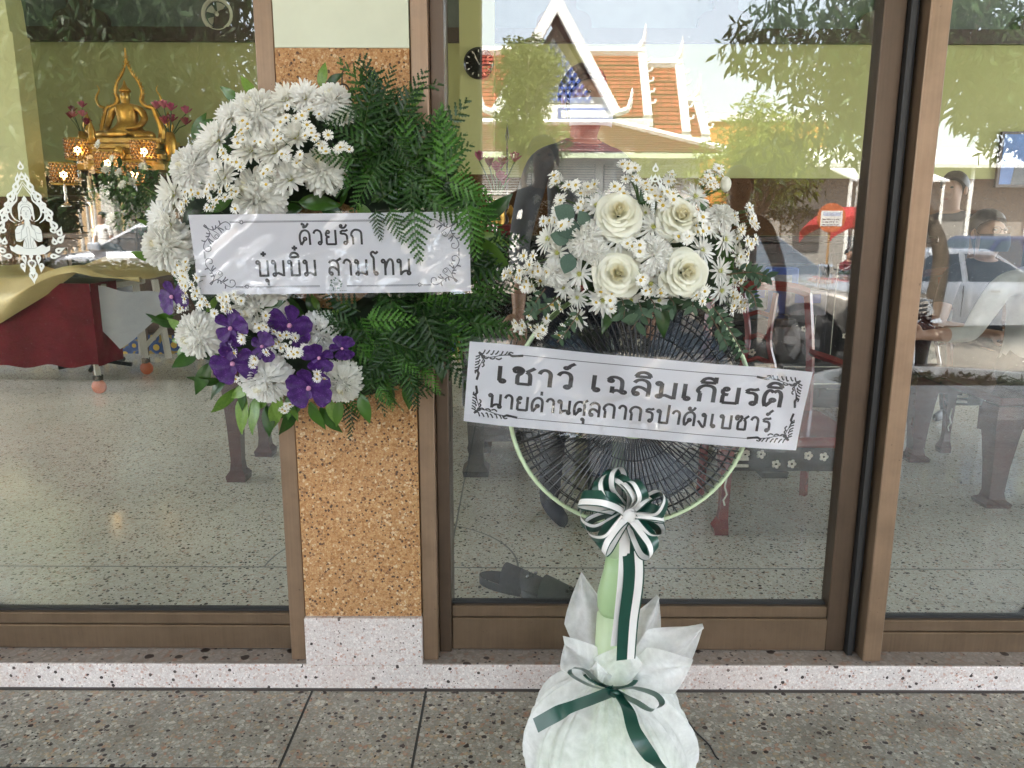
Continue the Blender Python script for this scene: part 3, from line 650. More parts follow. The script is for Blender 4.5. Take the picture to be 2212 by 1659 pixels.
# ================================================================ PRINTED BANNERS
# looped Thai letters drawn as strokes: lists of points, or ('o', x, y, r) loops; '~' marks a smooth stroke
GL = {
 'ด': (.78, [('o',.40,.42,.115), [(.34,.32),(.13,0)], ['~',(.13,0),(.07,.32),(.09,.66),(.22,.90),(.42,.99),(.60,.92),(.69,.74),(.70,.4),(.70,0)]]),
 'ต': (.80, [('o',.40,.40,.115), [(.34,.30),(.13,0)], ['~',(.13,0),(.07,.32),(.08,.66),(.16,.90),(.28,.98),(.41,.86)], ['~',(.41,.86),(.54,.98),(.66,.88),(.71,.66),(.71,.3),(.71,0)]]),
 'ศ': (.82, [('o',.40,.40,.115), [(.34,.30),(.13,0)], ['~',(.13,0),(.07,.32),(.09,.66),(.22,.90),(.42,.97),(.60,.88),(.69,.70),(.70,.4),(.70,0)], [(.56,.90),(.86,1.12)]]),
 'ว': (.62, [['~',(.05,.76),(.14,.93),(.30,.99),(.47,.90),(.54,.70),(.54,.4),(.54,.12)], ('o',.42,.12,.115)]),
 'ย': (.80, [('o',.22,.86,.115), ['~',(.10,.84),(.09,.66),(.17,.56),(.32,.53)], ['~',(.30,.53),(.15,.50),(.11,.38),(.11,.02)], [(.11,.04),(.70,.04)], [(.70,0),(.70,1)]]),
 'ร': (.60, [['~',(.56,1.0),(.40,.93),(.20,.93),(.06,.80)], ['~',(.06,.80),(.18,.74),(.36,.72),(.48,.60),(.50,.40),(.50,.12)], ('o',.38,.12,.115)]),
 'ก': (.78, [[(.13,0),(.13,.52)], ['~',(.13,.52),(.03,.66),(.10,.86),(.24,.98),(.42,.99),(.58,.93),(.67,.78),(.68,.4),(.68,0)]]),
 'บ': (.82, [('o',.12,.87,.115), [(.23,.90),(.23,0)], [(.20,.05),(.74,.05)], [(.72,0),(.72,1)]]),
 'ป': (.82, [('o',.12,.87,.115), [(.23,.90),(.23,0)], [(.20,.05),(.74,.05)], [(.72,0),(.72,1.38)]]),
 'ม': (.86, [('o',.12,.87,.115), [(.23,.90),(.23,.20)], ('o',.16,.11,.11), [(.25,.16),(.40,.20),(.72,.05)], [(.74,0),(.74,1)]]),
 'น': (.86, [('o',.12,.87,.115), [(.23,.90),(.23,0)], ['~',(.23,.05),(.36,.20),(.52,.26),(.68,.24)], ('o',.72,.12,.11), [(.74,.20),(.74,1)]]),
 'ล': (.76, [['~',(.08,.78),(.18,.93),(.36,.99),(.54,.92),(.64,.74),(.65,.4),(.65,0)], ('o',.18,.13,.115), ['~',(.07,.16),(.10,.42),(.24,.54),(.42,.50),(.62,.34)]]),
 'ส': (.80, [['~',(.08,.78),(.18,.91),(.36,.96),(.54,.88),(.64,.70),(.65,.4),(.65,0)], ('o',.18,.13,.115), ['~',(.07,.16),(.10,.42),(.24,.54),(.42,.50),(.62,.34)], [(.50,.88),(.84,1.08)]]),
 'า': (.58, [['~',(.04,.74),(.12,.92),(.26,.99),(.40,.92),(.47,.76),(.47,.4),(.47,0)]]),
 'ท': (.82, [('o',.12,.87,.115), [(.23,.90),(.23,0)], ['~',(.23,.40),(.36,.78),(.50,.97),(.64,.94),(.71,.76),(.71,.4),(.71,0)]]),
 'เ': (.46, [[(.12,1),(.12,.12)], ('o',.24,.12,.115)]),
 'โ': (.52, [['~',(.20,.12),(.20,.6),(.20,1.05),(.10,1.2),(.06,1.36),(.18,1.45),(.34,1.36),(.48,1.48)], ('o',.32,.12,.115)]),
 'ช': (.86, [('o',.16,.80,.115), ['~',(.05,.82),(.12,.97),(.28,.99),(.40,.86),(.34,.66),(.22,.50),(.22,.02)], [(.20,.05),(.70,.05)], ['~',(.70,0),(.70,.45),(.66,.66),(.54,.76)], [(.54,.76),(.86,1.04)]]),
 'ซ': (.86, [('o',.14,.80,.105), ['~',(.04,.82),(.10,.97),(.20,.98),(.28,.86)], ['~',(.28,.86),(.36,.98),(.44,.88),(.36,.66),(.24,.50),(.24,.02)], [(.22,.05),(.70,.05)], ['~',(.70,0),(.70,.45),(.66,.66),(.56,.76)], [(.56,.76),(.86,1.04)]]),
 'ฉ': (.84, [('o',.16,.76,.105), ['~',(.06,.80),(.16,.96),(.34,.99),(.52,.90),(.60,.70),(.60,.20)], ('o',.68,.12,.105), ['~',(.60,.12),(.44,.20),(.30,.14),(.24,.02)], [(.24,.02),(.24,.42)]]),
 'ง': (.62, [('o',.34,.86,.115), [(.46,.88),(.46,.04)], ['~',(.46,.04),(.34,.02),(.18,.22),(.02,.44)]]),
}
MK = {   # marks, x measured from the right edge of the letter they sit on
 'ิ': [['~',(-.62,1.16),(-.50,1.38),(-.30,1.44),(-.12,1.34),(-.06,1.16)], [(-.64,1.17),(-.04,1.17)]],
 'ี': [['~',(-.62,1.16),(-.50,1.38),(-.30,1.44),(-.12,1.34),(-.06,1.16)], [(-.64,1.17),(-.04,1.17)], [(-.06,1.15),(-.06,1.52)]],
 'ั': [('o',-.42,1.26,.085), ['~',(-.50,1.22),(-.36,1.13),(-.18,1.16),(-.06,1.36)]],
 '้': [('o',-.44,1.40,.06), ['~',(-.38,1.42),(-.34,1.28),(-.44,1.17)], ['~',(-.44,1.17),(-.24,1.22),(-.06,1.46)]],
 '่': [[(-.14,1.18),(-.14,1.46)]],
 '๋': [[(-.44,1.38),(-.10,1.38)], [(-.27,1.22),(-.27,1.54)]],
 '์': [('o',-.26,1.26,.085), ['~',(-.18,1.24),(-.12,1.40),(.06,1.56)]],
 'ุ': [('o',-.16,-.24,.085), [(-.08,-.22),(-.08,-.56)]],
}
def layout(text):
    x = 0; out = []; prev = 0; up = False
    for ch in text:
        if ch == ' ': x += .55; continue
        if ch in GL:
            w, st = GL[ch]; out += [(s, x, 0) for s in st]; x += w+.14; prev = x-.18; up = False
        else:
            dy = .34 if (ch in '่๋้' and up) else 0
            out += [(s, prev, dy) for s in MK[ch]]
            if ch in 'ิีั': up = True
    return out, x-.14
def strokes(mb, items, M_, w, d0=0.0):
    """ribbons of half width w; M_ maps (x, y, lift) to the sheet"""
    lift = d0
    for st, ox, oy in items:
        lift += .000004
        if st[0] == 'o':
            _, cx, cy, r = st; n = 18; ro, ri = r+w*.55, max(.01, r-w*1.25)
            vs = []; fs = []
            for k in range(n):
                a = 2*pi*k/n; vs += [M_(ox+cx+ro*cos(a), oy+cy+ro*sin(a), lift), M_(ox+cx+ri*cos(a), oy+cy+ri*sin(a), lift)]
            for k in range(n): j = (k+1) % n; fs.append((2*k, 2*j, 2*j+1, 2*k+1))
            mb.add(vs, fs); continue
        pts = spl(st[1:], 7) if st[0] == '~' else st
        vs = []; fs = []
        for i, p in enumerate(pts):
            a = pts[max(0, i-1)]; b = pts[min(len(pts)-1, i+1)]; dx, dy = b[0]-a[0], b[1]-a[1]; l = sqrt(dx*dx+dy*dy) or 1; nx, ny = -dy/l*w, dx/l*w
            if 0 < i < len(pts)-1 and st[0] != '~':
                d1 = Vector((p[0]-a[0], p[1]-a[1])).normalized(); d2 = Vector((b[0]-p[0], b[1]-p[1])).normalized(); k = 1/max(.5, sqrt((1+d1.dot(d2))/2)); nx *= k; ny *= k
            vs += [M_(ox+p[0]+nx, oy+p[1]+ny, lift), M_(ox+p[0]-nx, oy+p[1]-ny, lift)]
        for i in range(len(pts)-1): fs.append((2*i, 2*i+1, 2*i+3, 2*i+2))
        mb.add(vs, fs)
m_paper = M('white_paper', (.88,.87,.91), .55, var=.03, vs=8)
m_ink = M('black_ink', (.022,.018,.022), .5, var=0)
m_greyink = M('grey_ink', (.12,.12,.15), .5, var=0)
m_tinyink = M('green_logo_ink', (.10,.17,.13), .5, var=0)
def plastic():
    t = NT('clear_plastic_film'); t.t.nodes.remove(t.b); tr = t.n('ShaderNodeBsdfTransparent'); tr.inputs[0].default_value = (.97,.97,.975,1)
    gl = t.n('ShaderNodeBsdfGlossy'); gl.inputs['Roughness'].default_value = .09; gl.inputs[0].default_value = (1,1,1,1)
    co = t.coord('Object'); nz = t.noise(co, 9, 3, .55); w = t.n('ShaderNodeTexNoise'); w.inputs['Scale'].default_value = 5; t.l(co, w.inputs['Vector'])
    rg = t.math('SUBTRACT', 1.0, t.math('ABSOLUTE', t.math('MULTIPLY', t.math('SUBTRACT', nz, .5), 9)))
    sel = t.ramp(t.noise(co, 3.2, 2), [(.5, (0,0,0)), (.62, (1,1,1))])
    h = t.math('MULTIPLY', t.math('MAXIMUM', rg, 0.0), sel); b = t.n('ShaderNodeBump'); b.inputs['Strength'].default_value = 1; b.inputs['Distance'].default_value = .006
    t.l(t.math('ADD', h, t.math('MULTIPLY', w.outputs[0], 1.2)), b.inputs['Height']); t.l(b.outputs[0], gl.inputs['Normal'])
    lw = t.n('ShaderNodeFresnel'); lw.inputs[0].default_value = 1.5; t.l(b.outputs[0], lw.inputs['Normal'])
    mx = t.n('ShaderNodeMixShader'); t.l(t.math('MINIMUM', t.math('ADD', t.math('MULTIPLY', lw.outputs[0], 1.25), .008), .9), mx.inputs[0]); t.l(tr.outputs[0], mx.inputs[1]); t.l(gl.outputs[0], mx.inputs[2])
    t.l(mx.outputs[0], t.out.inputs[0]); return t.mat
m_film = plastic()
def banner(name, label, TL, TR, BR, BL, lines, w, corner, lean=0):
    """sheet through four corner points; local x along the sheet in metres, y down the sheet"""
    o = thing(name, label, 'banner', tuple((TL+TR+BL+BR)/4))
    C = o.location.copy(); ex = ((TR-TL)+(BR-BL)).normalized(); Wd = ((TR-TL).length+(BR-BL).length)/2; H = ((BL-TL).length+(BR-TR).length)/2
    ey = (TL-BL)+(TR-BR); ey = (ey-ex*ey.dot(ex)).normalized(); nz = ex.cross(ey)          # towards the viewer
    bow = lambda x, y: .009*cos(pi*x/Wd)+.0022*sin(9*x/Wd+3*y/H)+.0016*sin(17*x/Wd-4*y/H)*(.5+y/H)-.004*cos(pi*y/H)*.5+.006*max(0, abs(2*x/Wd)-.8)*(y/H)*5
    def P(x, y, lift=0): return ex*x+ey*y+nz*(bow(x, y)+lift)
    q = MB(); q.grid(lambda u, v: P((u-.5)*Wd, (v-.5)*H, 0), 40, 10); q.grid(lambda u, v: P((.5-u)*Wd, (v-.5)*H, -.0012), 40, 10); q.build('paper', m_paper, o, True)
    for txt, cx, cy, hf, wf in lines:
        h = hf*H; tw = layout(txt)[1]; sx = wf*Wd/tw; x0 = 0
        for word in txt.split(' '):
            it, ww = layout(word); q = MB()
            strokes(q, it, lambda x, y, l: P(cx*Wd+(x+x0-tw/2)*sx, cy*H+(y-.5)*h, .0006+l*.5), w); tag(q.build('lettering', m_ink, o), kind='stuff'); x0 += ww+.14+.55
    q = MB(); corner(q, Wd, H, P); q.build('printed_border', m_ink if 'fan' in label else m_greyink, o)
    ov = .008
    r_ = random.Random(len(label))
    def film(u, v):
        x = (u-.5)*(Wd+2*ov); y = (v-.5)*(H+2*ov)+ .003*sin(7*u+1); return P(x, y, .0022+.0012*sin(23*u+5*v)+.0008*sin(41*u-17*v))
    q = MB(); q.grid(film, 60, 16); q.build('plastic_sleeve', m_film, o, True)
    return o, P, Wd, H
def spiral(cx, cy, r0, a0, turns, sgn=1, n=26): return [(cx+r0*(1-.82*k/n)*cos(a0+sgn*2*pi*turns*k/n), cy+r0*(1-.82*k/n)*sin(a0+sgn*2*pi*turns*k/n)) for k in range(n+1)]
def border_scroll(q, W_, H, P):
    M_ = lambda x, y, l: P(x, y, .0006+l)
    mx, my = W_/2-.025, H/2-.017; s = .034
    def ln(pts, w):
        pts = list(pts)
        if pts[0] != '~':
            o_ = [pts[0]]
            for a, b_ in zip(pts, pts[1:]):
                n_ = max(1, int(sqrt((a[0]-b_[0])**2+(a[1]-b_[1])**2)/.012)); o_ += [(a[0]+(b_[0]-a[0])*t/n_, a[1]+(b_[1]-a[1])*t/n_) for t in range(1, n_+1)]
            pts = o_
        strokes(q, [(pts, 0, 0)], M_, w)
    for sx in (-1, 1):
        for sy in (-1, 1):
            cx, cy_ = sx*mx, sy*my
            def T(pts): return ['~']+[(cx-sx*x, cy_-sy*y) for x, y in pts]
            for sw_ in (0, 1):
                f = (lambda p: (p[1], p[0])) if sw_ else (lambda p: p)
                ln(T([f(p) for p in [(.010,.010),(.022,.016),(.034,.010),(.044,.002),(.054,-.001),(.062,.005),(.060,.014),(.052,.014),(.051,.008)]]), .0009)
                ln(T([f(p) for p in [(.020,.015),(.028,.020),(.036,.027),(.032,.034),(.026,.031),(.028,.026)]]), .0006)
                for (a, b_) in (((.034,.012),(.042,.022)), ((.036,.011),(.047,.017)), ((.040,.005),(.038,-.004)), ((.012,.012),(.006,.004)), ((.028,.015),(.030,.006)), ((.024,.016),(.022,.008))):
                    q_ = [f(a), f(((a[0]+b_[0])/2+.001, (a[1]+b_[1])/2)), f(b_)]; ln(T(q_), .0013)
    for sy in (-1, 1):
        for o2, w in ((0, .0007), (.0022, .0004)):
            for a, b_ in ((-mx+.062, -.20), (-.185, -.03 if sy < 0 else .185), (.03 if sy < 0 else .18, .185), (.20, mx-.062)):
                if b_ > a: ln([(a, sy*(my+o2)), (b_, sy*(my+o2))], w)
        for x in (-.192, .192):
            for a in range(8):
                an = a*pi/4; ln([(x+.002*cos(an), sy*my+.002*sin(an)), (x+.007*cos(an)*(1 if a % 4 == 0 else .75), sy*my+.006*sin(an)*.8)], .0010)
    for sx in (-1, 1):
        for o2, w in ((0, .0007), (.002, .0004)): ln([(sx*(mx+o2), -my+.062), (sx*(mx+o2), my-.062)], w)
def border_leaf(q, W_, H, P):
    M_ = lambda x, y, l: P(x, y, .0006+l)
    mx, my = W_/2-.018, H/2-.018
    def ln(pts, w):
        pts = list(pts)
        if pts[0] != '~':
            o_ = [pts[0]]
            for a, b_ in zip(pts, pts[1:]):
                n_ = max(1, int(sqrt((a[0]-b_[0])**2+(a[1]-b_[1])**2)/.012)); o_ += [(a[0]+(b_[0]-a[0])*t/n_, a[1]+(b_[1]-a[1])*t/n_) for t in range(1, n_+1)]
            pts = o_
        strokes(q, [(pts, 0, 0)], M_, w)
    for sx in (-1, 1):
        for sy in (-1, 1):
            for sw_ in (0, 1):
                f = (lambda x, y: (sx*(mx-y), sy*(my-x))) if sw_ else (lambda x, y: (sx*(mx-x), sy*(my-y)))
                k = .66 if sw_ else 1
                ln(['~', f(.004,.006), f(.02*k,.010), f(.045*k,.004), f(.075*k,.001)], .0008)
                for t in range(6):
                    x = (.006+.0085*t)*k; ln(['~', f(x, .003), f(x+.003, .0035-.002*(t % 2)), f(x+.0065, -.0045)], .0013)
                for t in range(3):
                    x = (.010+.012*t)*k; ln(['~', f(x, .011), f(x+.006*k, .0125), f(x+.011*k, .009)], .0014)
                ln(['~', f(.058*k,.0), f(.064*k,.0035), f(.070*k,.003), f(.085*k,.0008)], .0022)
                ln(['~', f(.056*k,.002), f(.060*k,-.003), f(.066*k,-.002)], .0013)
                ln(['~', f(.001,.001), f(.005,.004), f(.009,.0125)], .0018)
    for sy in (-1, 1): ln([(-mx+.08, sy*my), (mx-.08, sy*my)], .0006)
    for sx in (-1, 1):
        ln([(sx*mx, .006), (sx*mx, my-.05)], .0007); ln([(sx*mx, -.006), (sx*mx, -my+.05)], .0007)
YB = -.285
bn, BP, BWd, BH = banner('wreath_banner', 'white paper banner with two lines of Thai lettering across the wreath', at(412,463,YB), at(1012,458,YB), at(1018,628,YB+.01), at(425,637,YB+.01),
    [('ด้วยรัก', .004, .205, .185, .232), ('บุ๋มบิ๋ม สามโทน', .005, -.175, .205, .562)], .072, border_scroll)
q = MB()                                                # round floral maker's mark at the foot of the sheet
lx, ly = .01*BWd, -BH/2+.021
for k in range(22):
    a = 2*pi*k/22; r = .0112; p = (lx+r*cos(a), ly+r*sin(a)); d = (.0032*cos(a*3+k), .0032*sin(a*2+k))
    strokes(q, [([p, (p[0]+d[0], p[1]+d[1])], 0, 0)], lambda x, y, l: BP(x, y, .0007+l+k*2e-6), .0014)
for j, (w_, y_) in enumerate(((.006, .0015), (.004, -.0022))): strokes(q, [([(lx-w_, ly+y_), (lx+w_, ly+y_)], 0, 0)], lambda x, y, l: BP(x, y, .0007+l), .0009)
strokes(q, [([(lx-.020+.004*k, ly-.0155), (lx-.0175+.004*k, ly-.0155)], 0, 0) for k in range(11)], lambda x, y, l: BP(x, y, .0007+l), .0006)
q.build('printed_mark', m_tinyink, bn)
YF = -.565
fb, FP, FWd, FH = banner('fan_banner', 'white paper banner with two lines of Thai lettering tilted across the fan', at(1013,739,YF), at(1755,801,YF), at(1720,976,YF+.01), at(1003,908,YF+.01),
    [('เชาว์ เฉลิมเกียรติ', .008, .13, .205, .845), ('นายด่านศุลกากรปาดังเบซาร์', -.012, -.20, .175, .84)], .085, border_leaf)
# ================================================================ PEDESTAL FAN
m_lime = M('pale_green_plastic', (.52,.63,.40), .38, var=.05, spec=.5)
m_limed = M('green_collar_plastic', (.37,.51,.27), .35, var=.05)
m_wire = M('black_guard_wire', (.012,.012,.014), .35, var=0)
m_blade = NT('smoky_fan_blade'); m_blade.b.inputs['Base Color'].default_value = (.05,.07,.10,1); m_blade.b.inputs['Roughness'].default_value = .2; m_blade.b.inputs['Alpha'].default_value = .68; m_blade = m_blade.mat
m_motor = M('grey_motor_plastic', (.10,.10,.105), .4)
FC = at(1362, 880, -.47)                    # centre of the front guard
fan = thing('pedestal_fan', 'pale green pedestal fan with black wire guard standing in front of the door', 'fan', (FC.x-.012, -.40, 0))
FO = fan.location.copy(); fc = FC-FO; RG = (at(1622, 880, -.47)-FC).length
tilt = Matrix.Translation(fc) @ Matrix.Rotation(radians(-3), 4, 'X') @ Matrix.Rotation(radians(0), 4, 'Z')
# local frame of the head: x right, z up, -y towards the viewer
def hd(x, y, z): return tilt @ V(x, y, z)
def prof_front(r): t = r/RG; return -.052*(1-t**2.6)-.004
def prof_back(r): t = r/RG; return .095*(1-t**2.8)+.004
q = MB(); n = 72
q.tube([hd(RG*1.005*cos(2*pi*k/n), 0, RG*1.005*sin(2*pi*k/n)) for k in range(n)], .0046, 8, closed=True, flat=1.8); q.build('guard_rim', m_lime, fan, True)
def spokes(pf, count, r0, twist, wire, name):
    q = MB()
    for k in range(count):
        a = 2*pi*k/count; pts = []
        for i in range(9):
            t = i/8; r = r0+(RG-.004-r0)*t; an = a+twist*(1-t)**1.5*.0+twist*t
            pts.append(hd(r*cos(an), pf(r), r*sin(an)))
        q.tube(pts, wire, 4, cap=False)
    o = q.build(name, m_wire, fan); return o
tag(spokes(prof_front, 100, .050, .12, .00145, 'front_guard_wires'), kind='stuff')
tag(spokes(prof_back, 76, .060, -.16, .0011, 'rear_guard_wires'), kind='stuff')
for pf, rs in ((prof_front, (.10, .155, .195, .222)), (prof_back, (.11, .17, .21, .232))):
    for r in rs:
        q = MB(); q.tube([hd(r*cos(2*pi*k/56), pf(r)+(.002 if pf is prof_front else -.002), r*sin(2*pi*k/56)) for k in range(56)], .0013, 4, closed=True); q.build('guard_ring', m_wire, fan)
q = MB(); q.lathe([(0, -.004), (.044, -.004), (.052, .002), (.050, .010), (0, .012)], 28, M=tilt @ Matrix.Translation((0, prof_front(.04)-.004, 0)) @ Matrix.Rotation(pi/2, 4, 'X')); q.build('guard_badge', m_lime, fan, True)
q = MB(); q.lathe([(0, 0), (.060, .002), (.070, .02), (.074, .07), (.066, .13), (.04, .165), (0, .172)], 28, M=tilt @ Matrix.Translation((0, .075, 0)) @ Matrix.Rotation(-pi/2, 4, 'X')); q.build('motor_housing', m_lime, fan, True)
for k in range(3):
    q = MB(); a0 = 2*pi*k/3+.5
    def bl(u, v):
        r = .035+.185*v; a = a0+(u-.5)*(1.25*(1-.12*v))+.25*v; return hd(r*cos(a), .018+.030*(u-.5)*1.6, r*sin(a))
    q.grid(bl, 8, 8); q.build('blade', m_blade, fan, True)
q = MB(); q.lathe([(0, -.02), (.03, -.018), (.036, .0), (.036, .05), (0, .05)], 18, M=tilt @ Matrix.Rotation(-pi/2, 4, 'X')); q.build('hub', m_motor, fan, True)
# pole, collar, column and base
pz = fc.z
q = MB(); q.tube([(0, 0, .50), (0, .0, pz-.10), (.004, .02, pz-.02)], [.0135, .0135, .02], 14); q.build('pole', m_lime, fan, True)
q = MB(); q.lathe([(.0, .395), (.031, .395), (.036, .41), (.037, .44), (.031, .470), (.024, .50), (.020, .53), (0, .531)], 20); q.build('height_collar', m_limed, fan, True)
q = MB(); q.lathe([(.048, .05), (.044, .12), (.039, .25), (.035, .394), (0, .394)], 20, wob=lambda a, i: 1+.05*cos(6*a)); q.build('column', m_lime, fan, True)
q = MB(); q.lathe([(.0, .0), (.165, 0), (.172, .008), (.168, .022), (.13, .036), (.075, .05), (.05, .07), (0, .07)], 40); q.build('base', m_lime, fan, True)
q = MB(); q.box(-.03, .03, -.03, .03, 0, .001)
cord = thing('power_cord', 'thin black fan cord lying on the walkway beside the wrapped base', 'cord', tuple(atz(1500, 1575, 0)))
q = MB(); c0 = cord.location; q.tube([atz(x, y, .003)-c0 for x, y in spl([(1478,1545),(1502,1580),(1530,1607),(1545,1632),(1552,1640)], 5)], .0022, 5); q.build('cable', m_wire, cord)
# wrapped foot: pleated sheer cloth
def sheer(name, col, a=.62):
    t = NT(name); co = t.coord('Object'); b = t.b; b.inputs['Base Color'].default_value = (*col, 1); b.inputs['Roughness'].default_value = .75
    nz = t.noise(co, 60, 6, .7); w = t.n('ShaderNodeTexNoise'); w.inputs['Scale'].default_value = 16; w.inputs['Detail'].default_value = 6; w.inputs['Distortion'].default_value = 1.5; t.l(co, w.inputs['Vector'])
    al = t.math('ADD', t.math('MULTIPLY', t.math('SUBTRACT', w.outputs[0], .5), .42), t.math('MULTIPLY', t.math('SUBTRACT', nz, .5), .30))
    al = t.math('ADD', al, a)
    tr = t.n('ShaderNodeBsdfTransparent'); tl = t.n('ShaderNodeBsdfTranslucent'); tl.inputs[0].default_value = (*col, 1)
    m1 = t.n('ShaderNodeMixShader'); m1.inputs[0].default_value = .22; t.l(b.outputs[0], m1.inputs[1]); t.l(tl.outputs[0], m1.inputs[2])
    m2 = t.n('ShaderNodeMixShader'); t.l(t.math('MINIMUM', al, .96), m2.inputs[0]); t.l(tr.outputs[0], m2.inputs[1]); t.l(m1.outputs[0], m2.inputs[2])
    t.bump(nz, .12, .0006); t.l(m2.outputs[0], t.out.inputs[0]); return t.mat
m_sheer = sheer('white_nonwoven_cloth', (.92,.92,.91), .62)
wrp = thing('base_wrap', 'white sheer cloth gathered round the foot of the fan with pointed flaps', 'wrapping', (FO.x, FO.y, 0))
zn = .235
rw = random.Random(5); ph = [rw.uniform(0, 6.28) for _ in range(8)]
def pleat(a, k): return (1-2*abs(sin(4.5*a+ph[0]))**.7)*.55+(1-2*abs(sin(8*a+ph[1]))**.7)*.4+sin(23*a+ph[2])*.2+sin(5*a+ph[3])*.3
prof = [(.188,.001),(.196,.03),(.197,.075),(.186,.12),(.158,.165),(.112,.203),(.070,.225),(.050,zn)]
pf = spl(prof, 4)
q = MB()
def body(u, v):
    a = 2*pi*u; i = v*(len(pf)-1); j = min(int(i), len(pf)-2); t = i-j; r = pf[j][0]*(1-t)+pf[j+1][0]*t; z = pf[j][1]*(1-t)+pf[j+1][1]*t
    w = .034*(.18+1.0*v)*(1-.5*max(0, v-.85)/.15); r += pleat(a+.25*v, v)*w*(.6 if v < .2 else 1); return V(r*cos(a), r*sin(a), z+.004*pleat(a*1.3, 0)*(1 if .1 < v < .9 else 0))
q.grid(body, 300, 36, closeu=True); q.build('cloth_body', m_sheer, wrp, True)
def flap(tip, wid, a0, seed, bend=.03):
    """pointed flap of the cloth's corner rising from the neck"""
    q = MB(); tip = Vector(tip); root = V(.042*cos(a0), .042*sin(a0), zn-.002); r_ = random.Random(seed); p0 = r_.uniform(0, 6)
    d = tip-root; L = d.length; side = d.cross(V(.25*cos(a0), -1+.2*sin(a0), .35)).normalized(); nrm = side.cross(d).normalized()
    def fn(u, v):
        s = (u-.5)*2; ww = wid*(.35+1.6*v*(1-v)*1.25+.25*v*(1-v)) if v < .55 else wid*max(.0, (1-((v-.55)/.45)**1.35))*.98*(1)
        base_w = wid*(.38+1.15*v) if v < .5 else wid*.955*(1-((v-.5)/.5)**1.25)
        return root+d*v+side*(s*base_w*.5)+nrm*(bend*L*3*v*(1-v)*1.2+.010*sin(5*s+p0)*(.3+v)-.18*base_w*s*s*.6)
    q.grid(fn, 14, 14); return q.build('cloth_flap', m_sheer, wrp, True)
def W3(px, py, Y): return at(px, py, Y)-wrp.location
flap(W3(1255,1237,-.33), .115, radians(150), 1); flap(W3(1218,1383,-.47), .10, radians(200), 2); flap(W3(1422,1288,-.34), .11, radians(40), 3)
flap(W3(1519,1352,-.42), .14, radians(-10), 4); flap(W3(1495,1432,-.50), .12, radians(-40), 5, .02); flap(W3(1350,1395,-.47), .12, radians(-90), 6, .02); flap(W3(1290,1440,-.50), .06, radians(-130), 7, .02)
# ribbons
m_rg = M('dark_green_satin', (.008,.055,.038), .28, var=.15, vs=30, spec=.6, sheen=.3); m_rw = M('white_satin', (.74,.72,.70), .35, var=.04)
def ribbon(mb, pts, w, side=None, stripes=None, k=8, twist=0):
    """band along a path; side gives its width direction (projected square to the path)"""
    P_ = [Vector(p) for p in spl([tuple(p) for p in pts], k)]; n = len(P_)
    for (u0, u1, m, off) in (stripes or [(-1, 1, 0, 0)]):
        vs = []; fs = []
        for i, p in enumerate(P_):
            t = (P_[min(n-1, i+1)]-P_[max(0, i-1)]).normalized(); s = Vector(side if not callable(side) else side(i/(n-1))); s = (s-t*s.dot(t)).normalized()
            nn = t.cross(s)
            vs += [p+s*(w*.5*u0)+nn*off, p+s*(w*.5*(u0+u1)/2)+nn*off, p+s*(w*.5*u1)+nn*off]
        for i in range(n-1):
            for j in (0, 1): fs.append((3*i+j, 3*i+j+1, 3*i+j+4, 3*i+j+3))
        mb.add(vs, fs, m)
def cropf(X, Y_): return 982.5+.36*X, 711+.36*Y_
bow = thing('striped_bow', 'green and white satin bow with long tails tied at the bottom of the fan guard', 'bow', tuple(at(*cropf(1035, 1085), -.56)))
BO = bow.location.copy()
STR = [(-1, .12, 0, 0), (.12, .86, 1, .0004), (.86, 1, 0, 0)]
STR2 = [(-1, .25, 1, 0), (.25, 1, 0, .0003)]
loops = [(930,870,.05,1),(1090,930,.05,1),(820,1240,.05,0),(985,900,.055,1),(862,935,.05,1),(775,1015,.05,1),(765,1150,.05,0),(880,1320,.05,0),(1185,1345,.05,0),(1225,1235,.05,1),(1235,1110,.05,0),(1260,1030,.045,1),(1130,1005,.05,1),(1040,930,.04,0)]
for i, (X, Y_, sp, up) in enumerate(loops):
    tip = at(*cropf(X, Y_), -.60-.01*(i % 3))-BO; L = tip.length; d = tip.normalized(); s = V(0, -1, 0).cross(d).normalized()
    wdir = (V(0, -1, 0)*.62+s*(.75 if i % 2 else -.75)).normalized()
    nrm = d.cross(wdir).normalized(); op = .27*L
    q = MB(); pts = [V(0, -.004*(i % 4), 0), d*L*.45+nrm*op*.8, d*L*.85+nrm*op*1.0, d*L*1.02, d*L*.85-nrm*op*.75, d*L*.45-nrm*op*.5, V(0, -.002-.003*(i % 3), 0)]
    ribbon(q, pts, .033, wdir, STR); q.build('loop', [m_rg, m_rw], bow, True)
q = MB(); q.lathe([(.0, -.014), (.012, -.014), (.0145, -.005), (.0145, .005), (.012, .014), (0, .014)], 14, 1, M=Matrix.Translation((0, -.02, 0)) @ Matrix.Rotation(.2, 4, 'Y')); q.build('knot', [m_rg, m_rw], bow, True)
for X0, X1, Y1, yy, st in ((1010, 985, 1640, -.50, STR2), (1055, 1020, 1720, -.505, STR)):
    q = MB(); p0 = V(0, -.012, -.008); p3 = at(1335 if X0 < 1030 else 1352, 1395 if X0 < 1030 else 1425, yy)-BO
    mid = p0.lerp(p3, .35)+V(.004 if X0 < 1030 else .012, -.01, 0); m2 = p0.lerp(p3, .72)+V(.004, .0, 0)
    ribbon(q, [p0, mid, m2, p3], .034 if X0 < 1030 else .042, lambda t: V(1, -.35+.5*t, .1), st, 10); q.build('tail', [m_rg, m_rw], bow, True)
def cropw(X, Y_): return (1200+X*.3455)*.9357, (1200+Y_*.3455)*.9357
